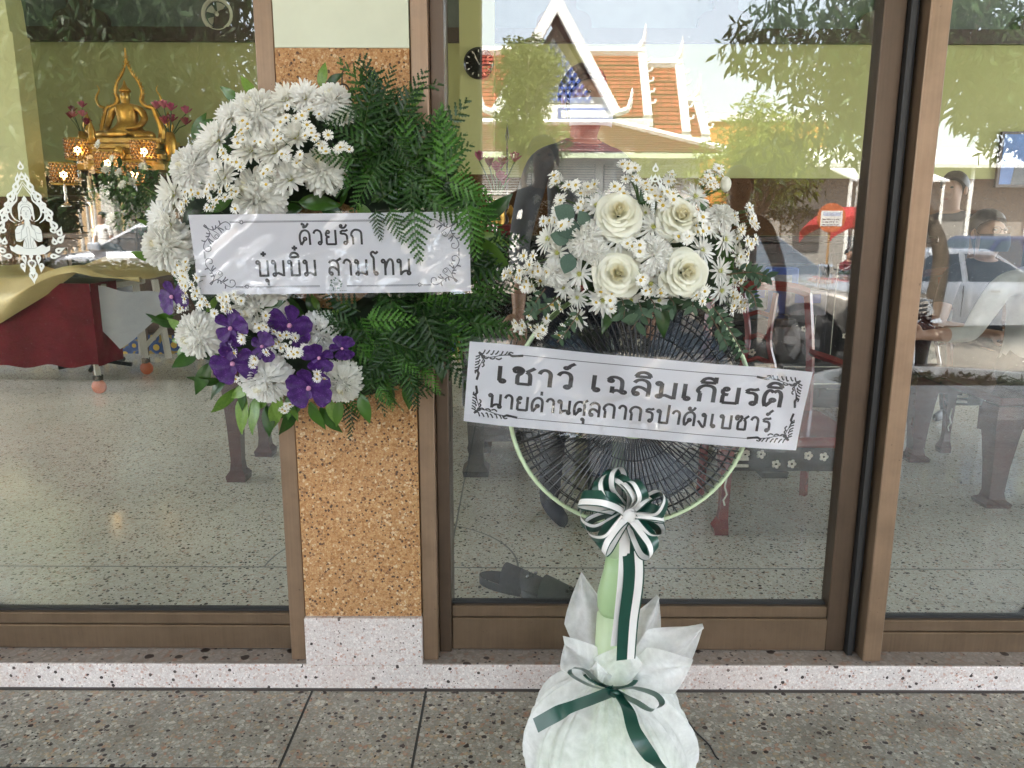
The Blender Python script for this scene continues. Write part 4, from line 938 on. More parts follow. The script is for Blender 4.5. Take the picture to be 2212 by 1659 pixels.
gb = thing('green_ribbon', 'plain dark green satin ribbon tied in a bow round the wrapped fan foot', 'ribbon', tuple(at(*cropw(630, 1145), -.475)))
GO = gb.location.copy()
def G3(X, Y_, Y): return at(*cropw(X, Y_), Y)-GO
def rib(name, pts, w, side): q = MB(); ribbon(q, pts, w, side, None, 10); q.build(name, m_rg, gb, True)
rib('loop', [G3(625,1140,-.475), G3(480,1110,-.49), G3(350,1040,-.50), G3(350,995,-.49), G3(430,1005,-.48), G3(520,1080,-.475), G3(610,1135,-.472)], .034, V(.15, -.8, .6))
rib('loop', [G3(640,1140,-.475), G3(760,1125,-.485), G3(900,1165,-.51), G3(950,1230,-.525), G3(880,1265,-.53), G3(760,1210,-.50), G3(650,1150,-.478)], .032, V(.25, -.75, .65))
rib('tail', [G3(620,1145,-.478), G3(480,1200,-.515), G3(300,1270,-.565), G3(105,1375,-.545)], .030, V(-.3, -.2, -1))
rib('tail', [G3(640,1150,-.478), G3(720,1260,-.545), G3(770,1420,-.600), G3(880,1590,-.625), G3(980,1690,-.62)], .031, V(.9, -.25, -.3))
q = MB(); q.sphere((0, -.008, 0), .011, 10, 7, 0, (1.2, .8, .9)); q.build('knot', m_rg, gb, True)
q = MB(); q.tube([V(.0, .065, .005)+V(.060*cos(a), .060*sin(a), .003*sin(2*a)) for a in [2*pi*k/28 for k in range(28)]], .006, 6, closed=True, flat=.4); q.build('neck_band', m_rg, gb, True)
# ================================================================ FLOWER ARRANGEMENT on top of the fan
fa = thing('flower_arrangement', 'cluster of white roses, carnations, daisies and eucalyptus fixed on top of the fan', 'flowers', tuple(at(1400, 560, -.50)))
FAo = fa.location.copy()
def crf(X, Y_): return 1029.3+.2961*X, 327.5+.2961*Y_
def f3(X, Y_, Y): return at(*crf(X, Y_), Y)-FAo
KF = .2961/1105
def fn_(X, Y_, k=.5): v = V(X-1250, 0, -(Y_-800))/600; return V(v.x*k, -1, v.z*k+.08)
def fy(X, Y_): return -.545-.06*max(0, 1-((X-1250)/800)**2-((Y_-720)/520)**2)
q = MB(); q.sphere((0, 0, 0), 1, 16, 10, 0, (.155, .045, .095)); q.build('foam_block', M('dark_green_foam', (.02,.035,.012), .9, var=.4, vs=60), fa, True, Matrix.Translation(V(.012, .012, -.01)))
for i, (X, Y_, R) in enumerate([(1040,455,185),(1480,480,178),(1030,890,190),(1520,885,190)]): rose(fa, f3(X, Y_, fy(X, Y_)-.02), fn_(X, Y_, .35)+V(0, 0, .1), R*KF*1.12, i+1)
for i, (X, Y_, R) in enumerate([(790,640,140),(1300,750,140),(560,880,105),(1790,480,105),(870,740,90)]): place(ME_CAR[i % 2], 'carnation', fa, f3(X, Y_, fy(X, Y_)-.012), fn_(X, Y_), R*KF*1.12, jit=.15)
for i, (X, Y_, R) in enumerate([(880,400,115),(530,640,115),(600,740,115),(760,890,125),(1290,560,125),(1050,620,125),(1800,640,125),(1900,760,105),(1770,870,110),(1780,1010,110),(930,1080,130),(740,1060,95),(740,1215,95),(1270,960,110),(1640,720,110),(1590,335,115),(1130,1080,95),(1330,1080,95),(1560,1080,85),(640,990,95),(1450,1000,80),(1700,560,90),(1230,450,70)]):
    place(ME_DM[i % 3], 'daisy_mum', fa, f3(X, Y_, fy(X, Y_)+.004), fn_(X, Y_, .9), R*KF, jit=.25)
rs2 = random.Random(21)
sprigs = [(580,210,45,6),(675,255,40,5),(600,335,45,5),(780,350,55,7),(840,275,40,6),(1120,110,40,7),(1120,190,45,5),(1050,300,40,3),(1250,300,55,10),(1410,210,40,7),(1400,300,50,6),(1310,355,45,6),(1690,210,50,6),(1755,150,35,5),(1725,260,35,3),(1640,540,60,8),(1550,620,50,7),(1880,480,35,4),(1960,440,40,4),(2020,520,40,5),(1920,600,45,5),(1985,690,55,7),(1940,810,40,4),(370,825,65,9),(440,850,50,6),(340,960,60,6),(400,1000,50,6),(480,930,45,4),(245,900,35,5),(580,500,45,6),(635,540,40,4),(540,490,35,3),(1160,690,45,5),(1215,950,45,5),(1350,1035,35,3),(1650,1040,55,6),(1890,930,45,5),(1900,1060,50,6),(1960,1130,40,5),(1865,1150,40,4),(320,1280,50,8),(420,1310,35,4),(410,1180,25,2),(580,1110,40,5),(530,1230,30,2),(600,1300,25,2),(970,1080,60,7),(1240,1040,30,2),(1440,350,40,4),(480,1290,25,2)]
st = MB()
for X, Y_, sp, n_ in sprigs:
    far = sqrt(((X-1200)/700)**2+((Y_-750)/480)**2); Yb = fy(X, Y_)-.03 if far < 1 else -.53-.03*rs2.random()
    for k in range(n_):
        a = X+rs2.gauss(0, sp*.6); b_ = Y_+rs2.gauss(0, sp*.6); p = f3(a, b_, Yb-rs2.uniform(0, .025))
        place(ME_AST[k % 3] if rs2.random() > .1 else ME_BUD, 'aster', fa, p, fn_(a, b_, .9), rs2.uniform(.0100, .0130), jit=.55)
    if far > .75:
        e = f3(X, Y_, Yb+.01); root = V(0, 0, 0)+V((X-1200)*KF*.35, .02, -(Y_-800)*KF*.3); st.tube(spl([root, root.lerp(e, .55)+V(0, -.01, .012), e], 5), [.0018]*11, 5)
st.build('stems', m_stem, fa)
for X, Y_, ang, L in ((690,470,150,.040),(735,525,200,.040),(650,630,160,.034),(672,730,250,.036),(790,520,120,.03)): leaf_at(ME_EUC[0], 'leaf', fa, f3(X+20, Y_+20, -.60), ang, L, .2, rs2.gauss(0, .2))
def sprig(p0, p1, p2, n_, L, Y):
    pts = spl([f3(*p0, Y), f3(*p1, Y-.01), f3(*p2, Y-.012)], 6); q = MB(); q.tube(pts, .0011, 4); q.build('twig', m_twig, fa)
    for i in range(n_):
        t = .2+.8*i/n_; j = int(t*(len(pts)-1)); p = Vector(pts[j]); d = Vector(pts[min(j+1, len(pts)-1)])-Vector(pts[max(0, j-1)]); a = math.degrees(atan2(d.z, d.x))
        for sgn in (-1, 1): leaf_at(ME_EUCS[i % 2], 'leaf', fa, p, a+sgn*rs2.uniform(35, 70), L*rs2.uniform(.75, 1.1), rs2.uniform(-.2, .5), rs2.gauss(0, .4))
for a in (((1820,900),(2000,880),(2150,920),7,.021),((1880,850),(2030,900),(2080,960),6,.018),((1900,960),(2010,1040),(2040,1130),6,.018),((1180,1080),(1200,1180),(1130,1300),4,.034),((1060,1070),(1080,1150),(1070,1230),4,.026),((1400,1060),(1440,1110),(1400,1170),4,.026),((1560,1060),(1580,1110),(1570,1160),3,.026),((1700,1100),(1820,1260),(1950,1480),10,.020),((1680,1150),(1780,1320),(1830,1420),7,.020),((760,1150),(680,1280),(590,1390),6,.02),((600,1060),(480,1150),(370,1140),6,.02),((500,1000),(430,1100),(390,1190),5,.018),((1250,1050),(1300,1120),(1280,1180),3,.024)): sprig(*a, -.58)
bud = MB(); bud.sphere((0, 0, 0), .0125, 10, 8, 0, (.85, .85, 1.15)); bo = bud.build('rose_bud', m_rosep, fa, True, Matrix.Translation(f3(1818, 238, -.53)))
q = MB(); q.tube(spl([f3(1650,330,-.53), f3(1740,290,-.53), f3(1800,250,-.53)], 5), .0018, 5); q.build('bud_stem', m_stem, fa)
for i in range(26):
    a = rs2.uniform(0, 6.28); leaf_at(ME_LEAF[i % 3], 'leaf', fa, V(.15*cos(a)*rs2.uniform(.5, 1), -.01, .085*sin(a)), math.degrees(a)+rs2.gauss(0, 40), rs2.uniform(.04, .07), .3, rs2.gauss(0, .5))
# ================================================================ PEOPLE (body: one skinned surface; clothes coloured by body region)
m_skin = M('brown_skin', (.36,.20,.13), .5, var=.08, vs=20); m_hair = M('black_hair', (.012,.010,.009), .4, var=.3, vs=90, bump=.4, bs=300)
m_mask = M('white_face_mask', (.70,.74,.76), .8, var=.04); m_eye = M('dark_eye', (.02,.015,.012), .2, var=0)
def cloth(name, col, r=.85): return M(name, col, r, var=.18, vs=14, bump=.25, bs=120, spec=.2)
def person(label, loc, rz, H, shirt, trousers, arms, shoes=None, sleeve=1.0, hair='short', mask=None, lean=0, legs=None, skin=None, glasses=False, group=None, seated=False):
    """arms: for each side (upper-arm vector, fore-arm vector); figure faces -Y before turning"""
    root = thing('person', label, 'person', loc, rz, group); s = H/1.72; skin = skin or m_skin
    vs = []; es = []; rad = []; reg = []
    SD = .43 if seated else 0
    def nv(p, r, parent, rg, r2=None):
        i = len(vs); p = Vector(p); p = p-V(0, 0, SD) if not (seated and rg in 'F') and not getattr(nv, 'leg', False) else p; vs.append(p*s); rad.append((r*s, (r2 or r)*s)); reg.append(rg)
        if parent is not None: es.append((parent, i))
        return i
    ln0 = lambda p: (p[0], p[1]-lean*(p[2]-.9), p[2]); ln = ln0
    pel = nv((0,0,.95), .145, None, 'T', .105); wa = nv(ln((0,0,1.08)), .135, pel, 'S', .098); ch = nv(ln((0,0,1.26)), .150, wa, 'S', .105); sh = nv(ln((0,.01,1.415)), .088, ch, 'S', .075)
    nk = nv(ln((0,.005,1.475)), .047, sh, 'K'); ch1 = nv(ln((0,-.03,1.55)), .064, nk, 'K', .078); hd_ = nv(ln((0,-.012,1.63)), .076, ch1, 'K', .094); tp = nv(ln((0,.004,1.685)), .062, hd_, 'K', .078)
    nose = nv(ln((0,-.112,1.595)), .011, hd_, 'K')
    for sd, (ua, fa_) in zip((-1, 1), arms):
        sho = nv(ln((sd*.175, .01, 1.39)), .060, sh, 'S'); u = Vector(ua).normalized(); f = Vector(fa_).normalized()
        p0 = Vector(ln((sd*.20, .01, 1.36))); e = p0+u*.27; w = e+f*.235
        sm = nv(p0.lerp(e, .55), .050, sho, 'S'); el = nv(e, .042, sm, 'S' if sleeve > .5 else 'K'); fm = nv(e.lerp(w, .55), .036, el, 'S' if sleeve > .85 else 'K'); wr_ = nv(w, .026, fm, 'K')
        pl = nv(w+f*.055, .030, wr_, 'K', .018); side = f.cross(V(0, 1, 0)); side = side.normalized() if side.length > .1 else V(1, 0, 0); cur = f.cross(side)*-1
        for k in range(4):
            o = side*(k-1.5)*.019; k1 = nv(w+f*.092+o, .0095, pl, 'K'); k2 = nv(w+f*(.125+.008*(1.5-abs(k-1.5)))+o*1.05+cur*.010, .0085, k1, 'K'); nv(w+f*(.148+.010*(1.5-abs(k-1.5)))+o*1.05+cur*.030, .0075, k2, 'K')
        t1 = nv(w+f*.045+side*-.038, .011, pl, 'K'); nv(w+f*.080+side*-.055+cur*.01, .0095, t1, 'K')
    for sd, off in zip((-1, 1), legs or ((0, 0), (0, 0))):
        if seated:
            nv.leg = True; hp = nv((sd*.10, -.05, .50), .092, pel, 'T'); kn = nv((sd*.13, -.43, .50), .066, hp, 'T'); an = nv((sd*.13, -.42, .10), .046, kn, 'T'); fo = nv((sd*.14, -.53, .035), .034, an, 'F'); nv.leg = False; continue
        hp = nv((sd*.085, 0, .88), .092, pel, 'T'); kn = nv((sd*.105+off[0]*.5, -.01+off[1]*.5, .50), .064, hp, 'T'); an = nv((sd*.11+off[0], .015+off[1], .10), .046, kn, 'T')
        hl = nv((sd*.11+off[0], .03+off[1], .045), .038, an, 'F'); fo = nv((sd*.12+off[0], -.08+off[1], .035), .038, hl, 'F', .03); nv((sd*.125+off[0], -.16+off[1], .028), .030, fo, 'F', .022)
    me = bpy.data.meshes.new('person'); me.from_pydata(vs, es, []); o = bpy.data.objects.new('tmp', me); COL.objects.link(o)
    sk = o.modifiers.new('s', 'SKIN'); sk.use_smooth_shade = True; sub = o.modifiers.new('u', 'SUBSURF'); sub.levels = 2; sub.render_levels = 2
    for i, d in enumerate(me.skin_vertices[0].data): d.radius = rad[i]; d.use_root = (i == 0)
    dg = bpy.context.evaluated_depsgraph_get(); dg.update(); m2 = bpy.data.meshes.new_from_object(o.evaluated_get(dg)); bpy.data.objects.remove(o)
    m2.name = 'person_body'; m2.materials.clear()
    for mm in (shirt, trousers, skin, shoes or skin): m2.materials.append(mm)
    seg = [(vs[a], vs[b], reg[b]) for a, b in es]; ix = {'S': 0, 'T': 1, 'K': 2, 'F': 3}
    for p in m2.polygons:
        c = p.center; best = (9, 'S')
        for a, b, rg in seg:
            ab = b-a; t = max(0, min(1, (c-a).dot(ab)/max(1e-9, ab.length_squared))); d = (c-a-ab*t).length
            if d < best[0]: best = (d, rg)
        rg = best[1]
        if rg == 'K' and c.z < (1.455-SD)*s and abs(c.x) < .16*s and abs(c.y) < .16*s: rg = 'S'
        p.material_index = ix[rg]; p.use_smooth = True
    put(m2, 'body', root)
    ln = lambda p: (p[0], p[1]-lean*(p[2]-.9), p[2]-SD)
    hc = Vector(ln((0, .006, 1.645)))*s
    q = MB()
    def hf(u, v):
        a = 2*pi*u; fr_ = max(0, -cos(a)); sd_ = abs(sin(a))       # a=0 at the back
        t = v*(2.05-.30*sd_-1.02*fr_**1.3); r = 1.04+.05*sin(3*a+2)*sin(2*t)+.02*sin(17*a)*sin(9*t)
        return hc+V(.086*sin(t)*sin(a)*r, (.104*sin(t)*cos(a))*r+.006, .098*cos(t)*r)*s
    q.grid(hf, 28, 10, closeu=True)
    if hair == 'bun': q.sphere(hc+V(0, .10, .02)*s, .045*s, 10, 7)
    if hair == 'long': q.grid(lambda u, v: hc+V((.080+.01*v)*sin(2.2*(u-.5)*2*.8), (.095-.02*v)*cos(2.2*(u-.5)*2*.8)+.01, -.02-.22*v)*s, 14, 6)
    q.build('hair', m_hair, root, True)
    q = MB()
    for sd in (-1, 1): q.sphere(Vector(ln((sd*.032, -.098, 1.632)))*s, .0095*s, 8, 5, 0, (1.3, .5, .7)); q.build('eye', m_eye, root, True) if sd == -1 else None; q = MB() if sd == -1 else q
    q.build('eye', m_eye, root, True)
    for sd in (-1, 1):
        q = MB(); q.sphere(Vector(ln((sd*.082, .0, 1.61)))*s, .03*s, 8, 6, 0, (.35, .6, 1)); q.build('ear', skin, root, True)
    q = MB(); q.sphere(Vector(ln((0, -.098, 1.553)))*s, .02*s, 8, 5, 0, (1, .35, .3)); q.build('mouth', M('lips', (.30,.10,.08), .5), root, True)
    if mask is not None:
        q = MB(); q.grid(lambda u, v: (Vector(ln((0, 0, 1.515+.095*v)))+V(.088*sin((u-.5)*2.7), -.020-(.098+.018*sin(pi*v))*cos((u-.5)*2.4), 0))*s, 14, 8); q.build('face_mask', mask, root, True)
        for sd in (-1, 1):
            q = MB(); q.tube([Vector(ln((sd*.083, -.06, 1.60)))*s, Vector(ln((sd*.088, -.01, 1.63)))*s, Vector(ln((sd*.084, -.04, 1.54)))*s], .0015*s, 4); q.build('mask_loop', mask, root)
    if glasses:
        q = MB()
        for sd in (-1, 1): q.tube([(Vector(ln((sd*.034, -.112, 1.63)))+V(.026*cos(a), 0, .02*sin(a)))*s for a in [2*pi*k/16 for k in range(16)]], .0014*s, 4, closed=True)
        q.tube([Vector(ln((-.008, -.113, 1.633)))*s, Vector(ln((.008, -.113, 1.633)))*s], .0014*s, 4); q.build('glasses', m_eye, root)
    if 'collar' in label or 'shirt' in label:
        q = MB(); q.grid(lambda u, v: (Vector(ln((0, .005, 1.435+.045*v)))+V((.078-.012*v)*sin(2*pi*u), (.082-.014*v)*cos(2*pi*u), -.035*max(0, -cos(2*pi*u))**2*(1)))*s, 24, 3, closeu=True); q.build('collar', shirt, root, True)
    return root
# ================================================================ INSIDE THE HALL
m_gold = NT('gilded_metal'); _c = m_gold.coord('Object'); m_gold.l(m_gold.ramp(m_gold.noise(_c, 14, 5), [(.3, (.36,.19,.035)), (.7, (.62,.38,.09))]), m_gold.b.inputs['Base Color']); m_gold.b.inputs['Metallic'].default_value = .85; m_gold.b.inputs['Roughness'].default_value = .32; m_gold = m_gold.mat
m_goldp = M('gold_painted_base', (.42,.27,.06), .45, .3, var=.25, vs=10)
m_darkw = M('dark_altar_wood', (.045,.020,.013), .3, var=.35, vs=8); m_rose = M('rosewood_lacquer', (.17,.018,.018), .16, var=.3, vs=10, spec=.6)
m_roseb = M('dark_rosewood', (.075,.022,.020), .2, var=.3, vs=10); m_blk = M('black_lacquer', (.012,.011,.011), .18, var=.2)
m_pearl = M('mother_of_pearl', (.66,.62,.52), .25, var=.25, vs=90); m_pink = leafmat('pink_lotus_petal', (.40,.07,.16), (.62,.20,.30), .5, .25, 8)
m_crys = M('amber_crystal', (.30,.14,.035), .12, var=.3, vs=60, spec=.9); m_bulb = M('lit_bulb', (1,.8,.5), .4, var=0, emit=(1,.60,.22), es=3.2)
m_silv = M('silver_metal', (.55,.53,.50), .25, .9, var=.1)
def WX(px, py, Y): return at(px, py, Y)
# ---- altar: stepped tables of dark wood
def table(name, label, x0, x1, y0, y1, z, mat, cat='table', apron=.12, leg=.05, cab=0, inlay=None, foot=None, shelf=False):
    o = thing(name, label, cat, ((x0+x1)/2, (y0+y1)/2, FZ)); w, d, h = (x1-x0)/2, (y1-y0)/2, z-FZ
    q = MB(); q.box(-w, w, -d, d, h-.035, h, bev=.006); q.build('tabletop', mat, o)
    q = MB(); q.box(-w+.02, w-.02, -d+.012, -d+.032, h-.035-apron, h-.0355); q.box(-w+.02, w-.02, d-.032, d-.012, h-.035-apron, h-.0355); q.build('apron', mat, o)
    for sx in (-1, 1):
        for sy in (-1, 1):
            q = MB(); cx, cy_ = sx*(w-.05), sy*(d-.05); hh = h-.0355
            zs = [(0, 1.15, .0), (.04, 1.25, .012), (.075, .8, .006), (.14, .68, -.004), (.40, .82, -.004), (.68, 1.1, .008), (.88, 1.35, .016), (1, 1.25, 0)] if cab else [(0, 1, 0), (1, 1, 0)]
            st = [(cx+sx*dx*cab*3, cy_+sy*dx*cab*3, t*hh, k*leg) for t, k, dx in zs]
            vs = []; fs = []
            for x, y, zz, r in st: vs += [(x-r*.6, y-r*.6, zz), (x+r*.6, y-r*.6, zz), (x+r*.6, y+r*.6, zz), (x-r*.6, y+r*.6, zz)]
            for i in range(len(st)-1):
                for k in range(4): fs.append((4*i+k, 4*i+(k+1) % 4, 4*i+4+(k+1) % 4, 4*i+4+k))
            fs += [(3,2,1,0), tuple(len(vs)-4+k for k in range(4))]; q.add(vs, fs); q.build('leg', mat, o)
    if inlay:
        q = MB(); r = random.Random(4)
        for k in range(inlay):
            x = -w+.06+(2*w-.12)*(k+.5)/inlay; zc = h-.035-apron*.5+r.uniform(-.2, .2)*apron
            for a in range(5): q.sphere((x+.011*cos(a*1.257), -d+.0105, zc+.011*sin(a*1.257)), .007, 6, 4, 0, (1, .25, 1))
        tag(q.build('pearl_inlay', m_pearl, o), kind='stuff')
    return o
ax = WX(285, 400, 6)
al = thing('altar', 'tall stepped altar of dark carved wood under the golden statue', 'altar', (ax.x, 6.1, FZ))
for (w, d0, z0, z1) in ((.62, .35, .0, 1.95), (.95, -.05, 0, 1.45), (1.15, -.45, 0, 1.1)):
    q = MB(); q.box(-w, w, d0-.35, d0+.0, z0, z1-.06); q.build('tier', m_darkw, al); q = MB(); q.box(-w-.05, w+.05, d0-.40, d0+.0005, z1-.0595, z1, bev=.01); q.build('tier_top', m_darkw, al)
    for k in range(5):
        q = MB(); xx = -w+.12+(2*w-.24)*k/4; q.box(xx-w*.16, xx+w*.16, d0-.362, d0-.3505, z1-.42, z1-.14); q.build('carved_panel', m_dkwood, al)
plat = thing('platform', 'low dais with blue and yellow painted riser below the altar', 'dais', (ax.x+.5, 6.0, FZ))
q = MB(); q.box(-4, 3.2, -.95, .95, 0, .16); q.build('dais_top', m_dkwood, plat)
t = NT('painted_riser'); vv = t.n('ShaderNodeTexVoronoi'); vv.inputs['Scale'].default_value = 11; t.l(t.coord(), vv.inputs['Vector']); t.l(t.ramp(vv.outputs['Distance'], [(.2, (.55,.36,.05)), (.33, (.02,.05,.16)), (.5, (.03,.08,.22)), (.62, (.30,.20,.04))], 'CONSTANT'), t.b.inputs['Base Color'])
q = MB(); q.box(-4, 3.2, -.962, -.9505, .0, .175); q.build('riser', t.mat, plat)
# ---- golden seated statue with flame arch
Yb = 5.85; sc = (WX(285, 260, Yb)-WX(286, 260, Yb)).length
bu = thing('golden_statue', 'golden seated statue with pointed flame arch on a stepped gold base', 'statue', tuple(WX(280, 300, Yb)))
def bz(px, py, dy=0): p = WX(px, py, Yb); p.y += dy; return p-bu.location
zb = bz(280, 371).z
q = MB()
for i, (w, z0, z1) in enumerate(((.42,0,.06),(.37,.06,.10),(.40,.10,.15),(.33,.15,.20),(.36,.20,.25),(.40,.25,.30))): q.box(-w, w, -w*.55, w*.55, zb+z0+.0003*i, zb+z1, bev=.006)
q.build('stepped_base', m_goldp, bu)
q = MB(); q.sphere((0, -.24, zb+.15), .07, 14, 8, 0, (.8, .3, 1.1)); q.build('base_medallion', m_gold, bu, True)
b0 = zb+.30
# body by skinning one skeleton: crossed legs, torso, arms, head
def skinned(name, nodes, par, mat, sub=2):
    vs = [Vector(n[0]) for n in nodes]; es = [(n[2], i) for i, n in enumerate(nodes) if n[2] is not None]
    me = bpy.data.meshes.new(name); me.from_pydata(vs, es, []); o = bpy.data.objects.new('tmp', me); COL.objects.link(o)
    o.modifiers.new('s', 'SKIN'); u = o.modifiers.new('u', 'SUBSURF'); u.levels = u.render_levels = sub
    for i, d in enumerate(me.skin_vertices[0].data): r = nodes[i][1]; d.radius = r if isinstance(r, tuple) else (r, r); d.use_root = i == 0
    dg = bpy.context.evaluated_depsgraph_get(); dg.update(); m2 = bpy.data.meshes.new_from_object(o.evaluated_get(dg)); bpy.data.objects.remove(o)
    m2.materials.clear(); m2.materials.append(mat); m2.polygons.foreach_set('use_smooth', [True]*len(m2.polygons)); m2.polygons.foreach_set('material_index', [0]*len(m2.polygons)); return put(m2, name, par)
N_ = [((0,0,b0+.09),(.13,.10),None),((0,0,b0+.21),(.105,.08),0),((0,0,b0+.33),(.135,.09),1),((0,0,b0+.405),(.07,.06),2),((0,-.005,b0+.445),.04,3),((0,-.02,b0+.50),(.055,.062),4),((0,-.01,b0+.56),(.056,.064),5),((0,0,b0+.60),.04,6),((0,0,b0+.635),.022,7),
 ((-.15,0,b0+.375),.05,3),((-.19,-.01,b0+.26),.04,9),((-.20,-.06,b0+.15),.034,10),((-.19,-.14,b0+.09),.03,11),((-.18,-.19,b0+.04),.02,12),
 ((.15,0,b0+.375),.05,3),((.20,-.02,b0+.25),.04,14),((.15,-.10,b0+.14),.034,15),((.03,-.16,b0+.12),.028,16),
 ((-.16,-.05,b0+.05),.075,0),((-.31,-.10,b0+.04),.062,18),((-.10,-.20,b0+.045),.05,19),((.08,-.21,b0+.05),.035,20),
 ((.16,-.05,b0+.05),.075,0),((.31,-.10,b0+.035),.062,22),((.12,-.18,b0+.03),.05,23)]
skinned('seated_figure', N_, bu, m_gold)
q = MB(); q.lathe([(.062,0),(.058,.03),(.035,.055),(.02,.085),(.008,.13),(0,.15)], 14, M=Matrix.Translation((0, -.005, b0+.585))); q.build('flame_crown', m_gold, bu, True)
for sd in (-1, 1):       # arch: feather edged bands rising from the sides and meeting in a tall spire
    pts = spl([(sd*.31, .08, b0+.02), (sd*.32, .08, b0+.16), (sd*.28, .08, b0+.30), (sd*.25, .08, b0+.40), (sd*.17, .08, b0+.43), (sd*.125, .08, b0+.50), (sd*.145, .08, b0+.60), (sd*.115, .08, b0+.72), (sd*.055, .08, b0+.82), (sd*.012, .08, b0+.94), (0, .08, b0+1.13)], 6)
    q = MB(); n_ = len(pts); q.tube(pts, [.038*(1-.8*i/n_) for i in range(n_)], 6)
    for i in range(2, n_-3, 2):
        p = Vector(pts[i]); d = (Vector(pts[i+1])-p).normalized(); o_ = V(d.z, 0, -d.x)*sd*1
        q.add([p-d*.018, p+d*.022, p+o_*.055*(1-.4*i/n_)+d*.035, p+V(0, -.02, 0)], [(0,1,2), (0,2,3), (3,2,1)])
    q.build('flame_arch', m_gold, bu)
    q = MB(); q.tube(spl([(sd*.27, .06, b0+.40), (sd*.33, .06, b0+.44), (sd*.35, .06, b0+.53), (sd*.31, .06, b0+.62), (sd*.33, .06, b0+.68)], 5), [.022, .022, .02, .02, .018, .018, .016, .016, .014, .014, .012, .012, .010, .010, .008, .008, .006, .006, .005, .004, .003], 6); q.build('flame_hook', m_gold, bu, True)
    q = MB(); q.lathe([(.02,0),(.05,.05),(.03,.10),(.055,.17),(.035,.25),(.01,.33),(0,.36)], 10, M=Matrix.Translation((sd*.44, 0, b0+.0))); q.build('leaf_finial', m_gold, bu, True)
q = MB(); q.lathe([(.05,0),(.03,.06),(.035,.09),(.02,.14),(0,.2)], 10, M=Matrix.Translation((-.25, -.22, b0-.04))); q.build('attendant_figure', m_gold, bu, True)
for ch in bu.children:
    if ch.name.split('.')[0] in ('seated_figure','flame_crown','flame_arch','flame_hook','leaf_finial'): ch.matrix_basis = Matrix.Translation((0,0,b0)) @ Matrix.Diagonal((.90,.90,.76,1)) @ Matrix.Translation((0,0,-b0))
# ---- crystal shade lamps, all lit
def lamp(px, py, Y, first=None, lab=''):
    p = WX(px, py, Y)
    if first is not None:
        o = copy_tree(first); o.location = p; o['label'] = lab; return o
    o = thing('table_lamp', lab, 'lamp', tuple(p), 0, 'lit crystal lamps round the statue')
    q = MB()
    for j in range(6):
        for k in range(18):
            a = 2*pi*(k+.5*(j % 2))/18; q.sphere((.105*cos(a), .105*sin(a), -.075+.030*j), .013, 5, 4)
    q.build('crystal_shade', m_crys, o, True)
    for zz in (-.094, .092): 
        q = MB(); q.tube([(.108*cos(2*pi*k/24), .108*sin(2*pi*k/24), zz) for k in range(24)], .006, 5, closed=True); q.build('shade_ring', m_goldp, o)
    q = MB(); q.sphere((0, 0, -.01), .032, 12, 8); q.build('bulb', m_bulb, o, True)
    q = MB(); q.lathe([(.06,-.30),(.05,-.28),(.015,-.26),(.022,-.22),(.012,-.19),(.02,-.15),(.012,-.10),(.012,-.04),(0,-.04)], 12); q.build('stand', m_silv, o, True)
    return o
LP = [(167,322,5.65,'upper left lit crystal lamp with amber beads'),(137,375,5.3,'lowest left lit crystal lamp at the end of the row'),(232,350,5.4,'lit crystal lamp just below the statue base, left of centre'),(310,325,5.55,'lit crystal lamp right of the base medallion'),(290,374,5.2,'lit crystal lamp in front above the plants')]
L0 = None
for px, py, Y, lab in LP:
    o = lamp(px, py, Y, L0, lab); L0 = L0 or o
# ---- vases with lotus, candles, plant
def lotus_vase(p, label, seed, sc_=1.0, vase=None, ht=.22):
    r = random.Random(seed); o = thing('flower_vase', label, 'vase', tuple(p))
    q = MB(); q.lathe([(.045*sc_,0),(.05*sc_,.01),(.03*sc_,.03),(.05*sc_,.09*sc_),(.045*sc_,.15*sc_),(.03*sc_,ht*sc_)], 16); q.build('vase', vase or m_gold, o, True)
    for k in range(7):
        e = V(r.uniform(-.12, .12), r.uniform(-.08, .05), ht+r.uniform(.05, .22))*sc_; q = MB(); q.tube([(0, 0, ht*.8*sc_), e*.6+V(0, 0, .09*sc_), e], .004*sc_, 4); q.build('stem', m_stem, o)
        q = MB()
        for a in range(9): ph_ = a*GA; el = radians(75-6*a); petal(q, e, (cos(ph_)*cos(el), sin(ph_)*cos(el), sin(el)), (0, 0, 1), .065*sc_, .035*sc_, .5, .2)
        q.build('lotus', m_pink if k % 3 else leafmat('dark_pink_petal', (.22,.02,.06), (.34,.05,.10)), o)
    return o
lotus_vase(WX(182, 335, 5.75), 'vase of dark pink lotus left of the golden statue', 1, 1.0)
lotus_vase(WX(372, 350, 5.75), 'vase of pink lotus right of the golden statue', 2, 1.25)
for i, (px, py, h, lab) in enumerate(((197,435,.22,'thick cream candle on a stand left of the altar'),(350,430,.2,'cream candle on a stand right of the altar plants'))):
    p = WX(px, py, 5.1); o = thing('candle', lab, 'candle', tuple(p)); q = MB(); q.tube([(0,0,0),(0,0,h)], .016, 10); q.build('wax', M('cream_wax', (.62,.52,.36), .5, sss=0), o, True)
    q = MB(); q.lathe([(.04,-.4),(.03,-.36),(.012,-.3),(.018,-.15),(.012,-.05),(.035,-.01),(.03,0),(0,0)], 12); q.build('candlestick', m_silv, o, True)
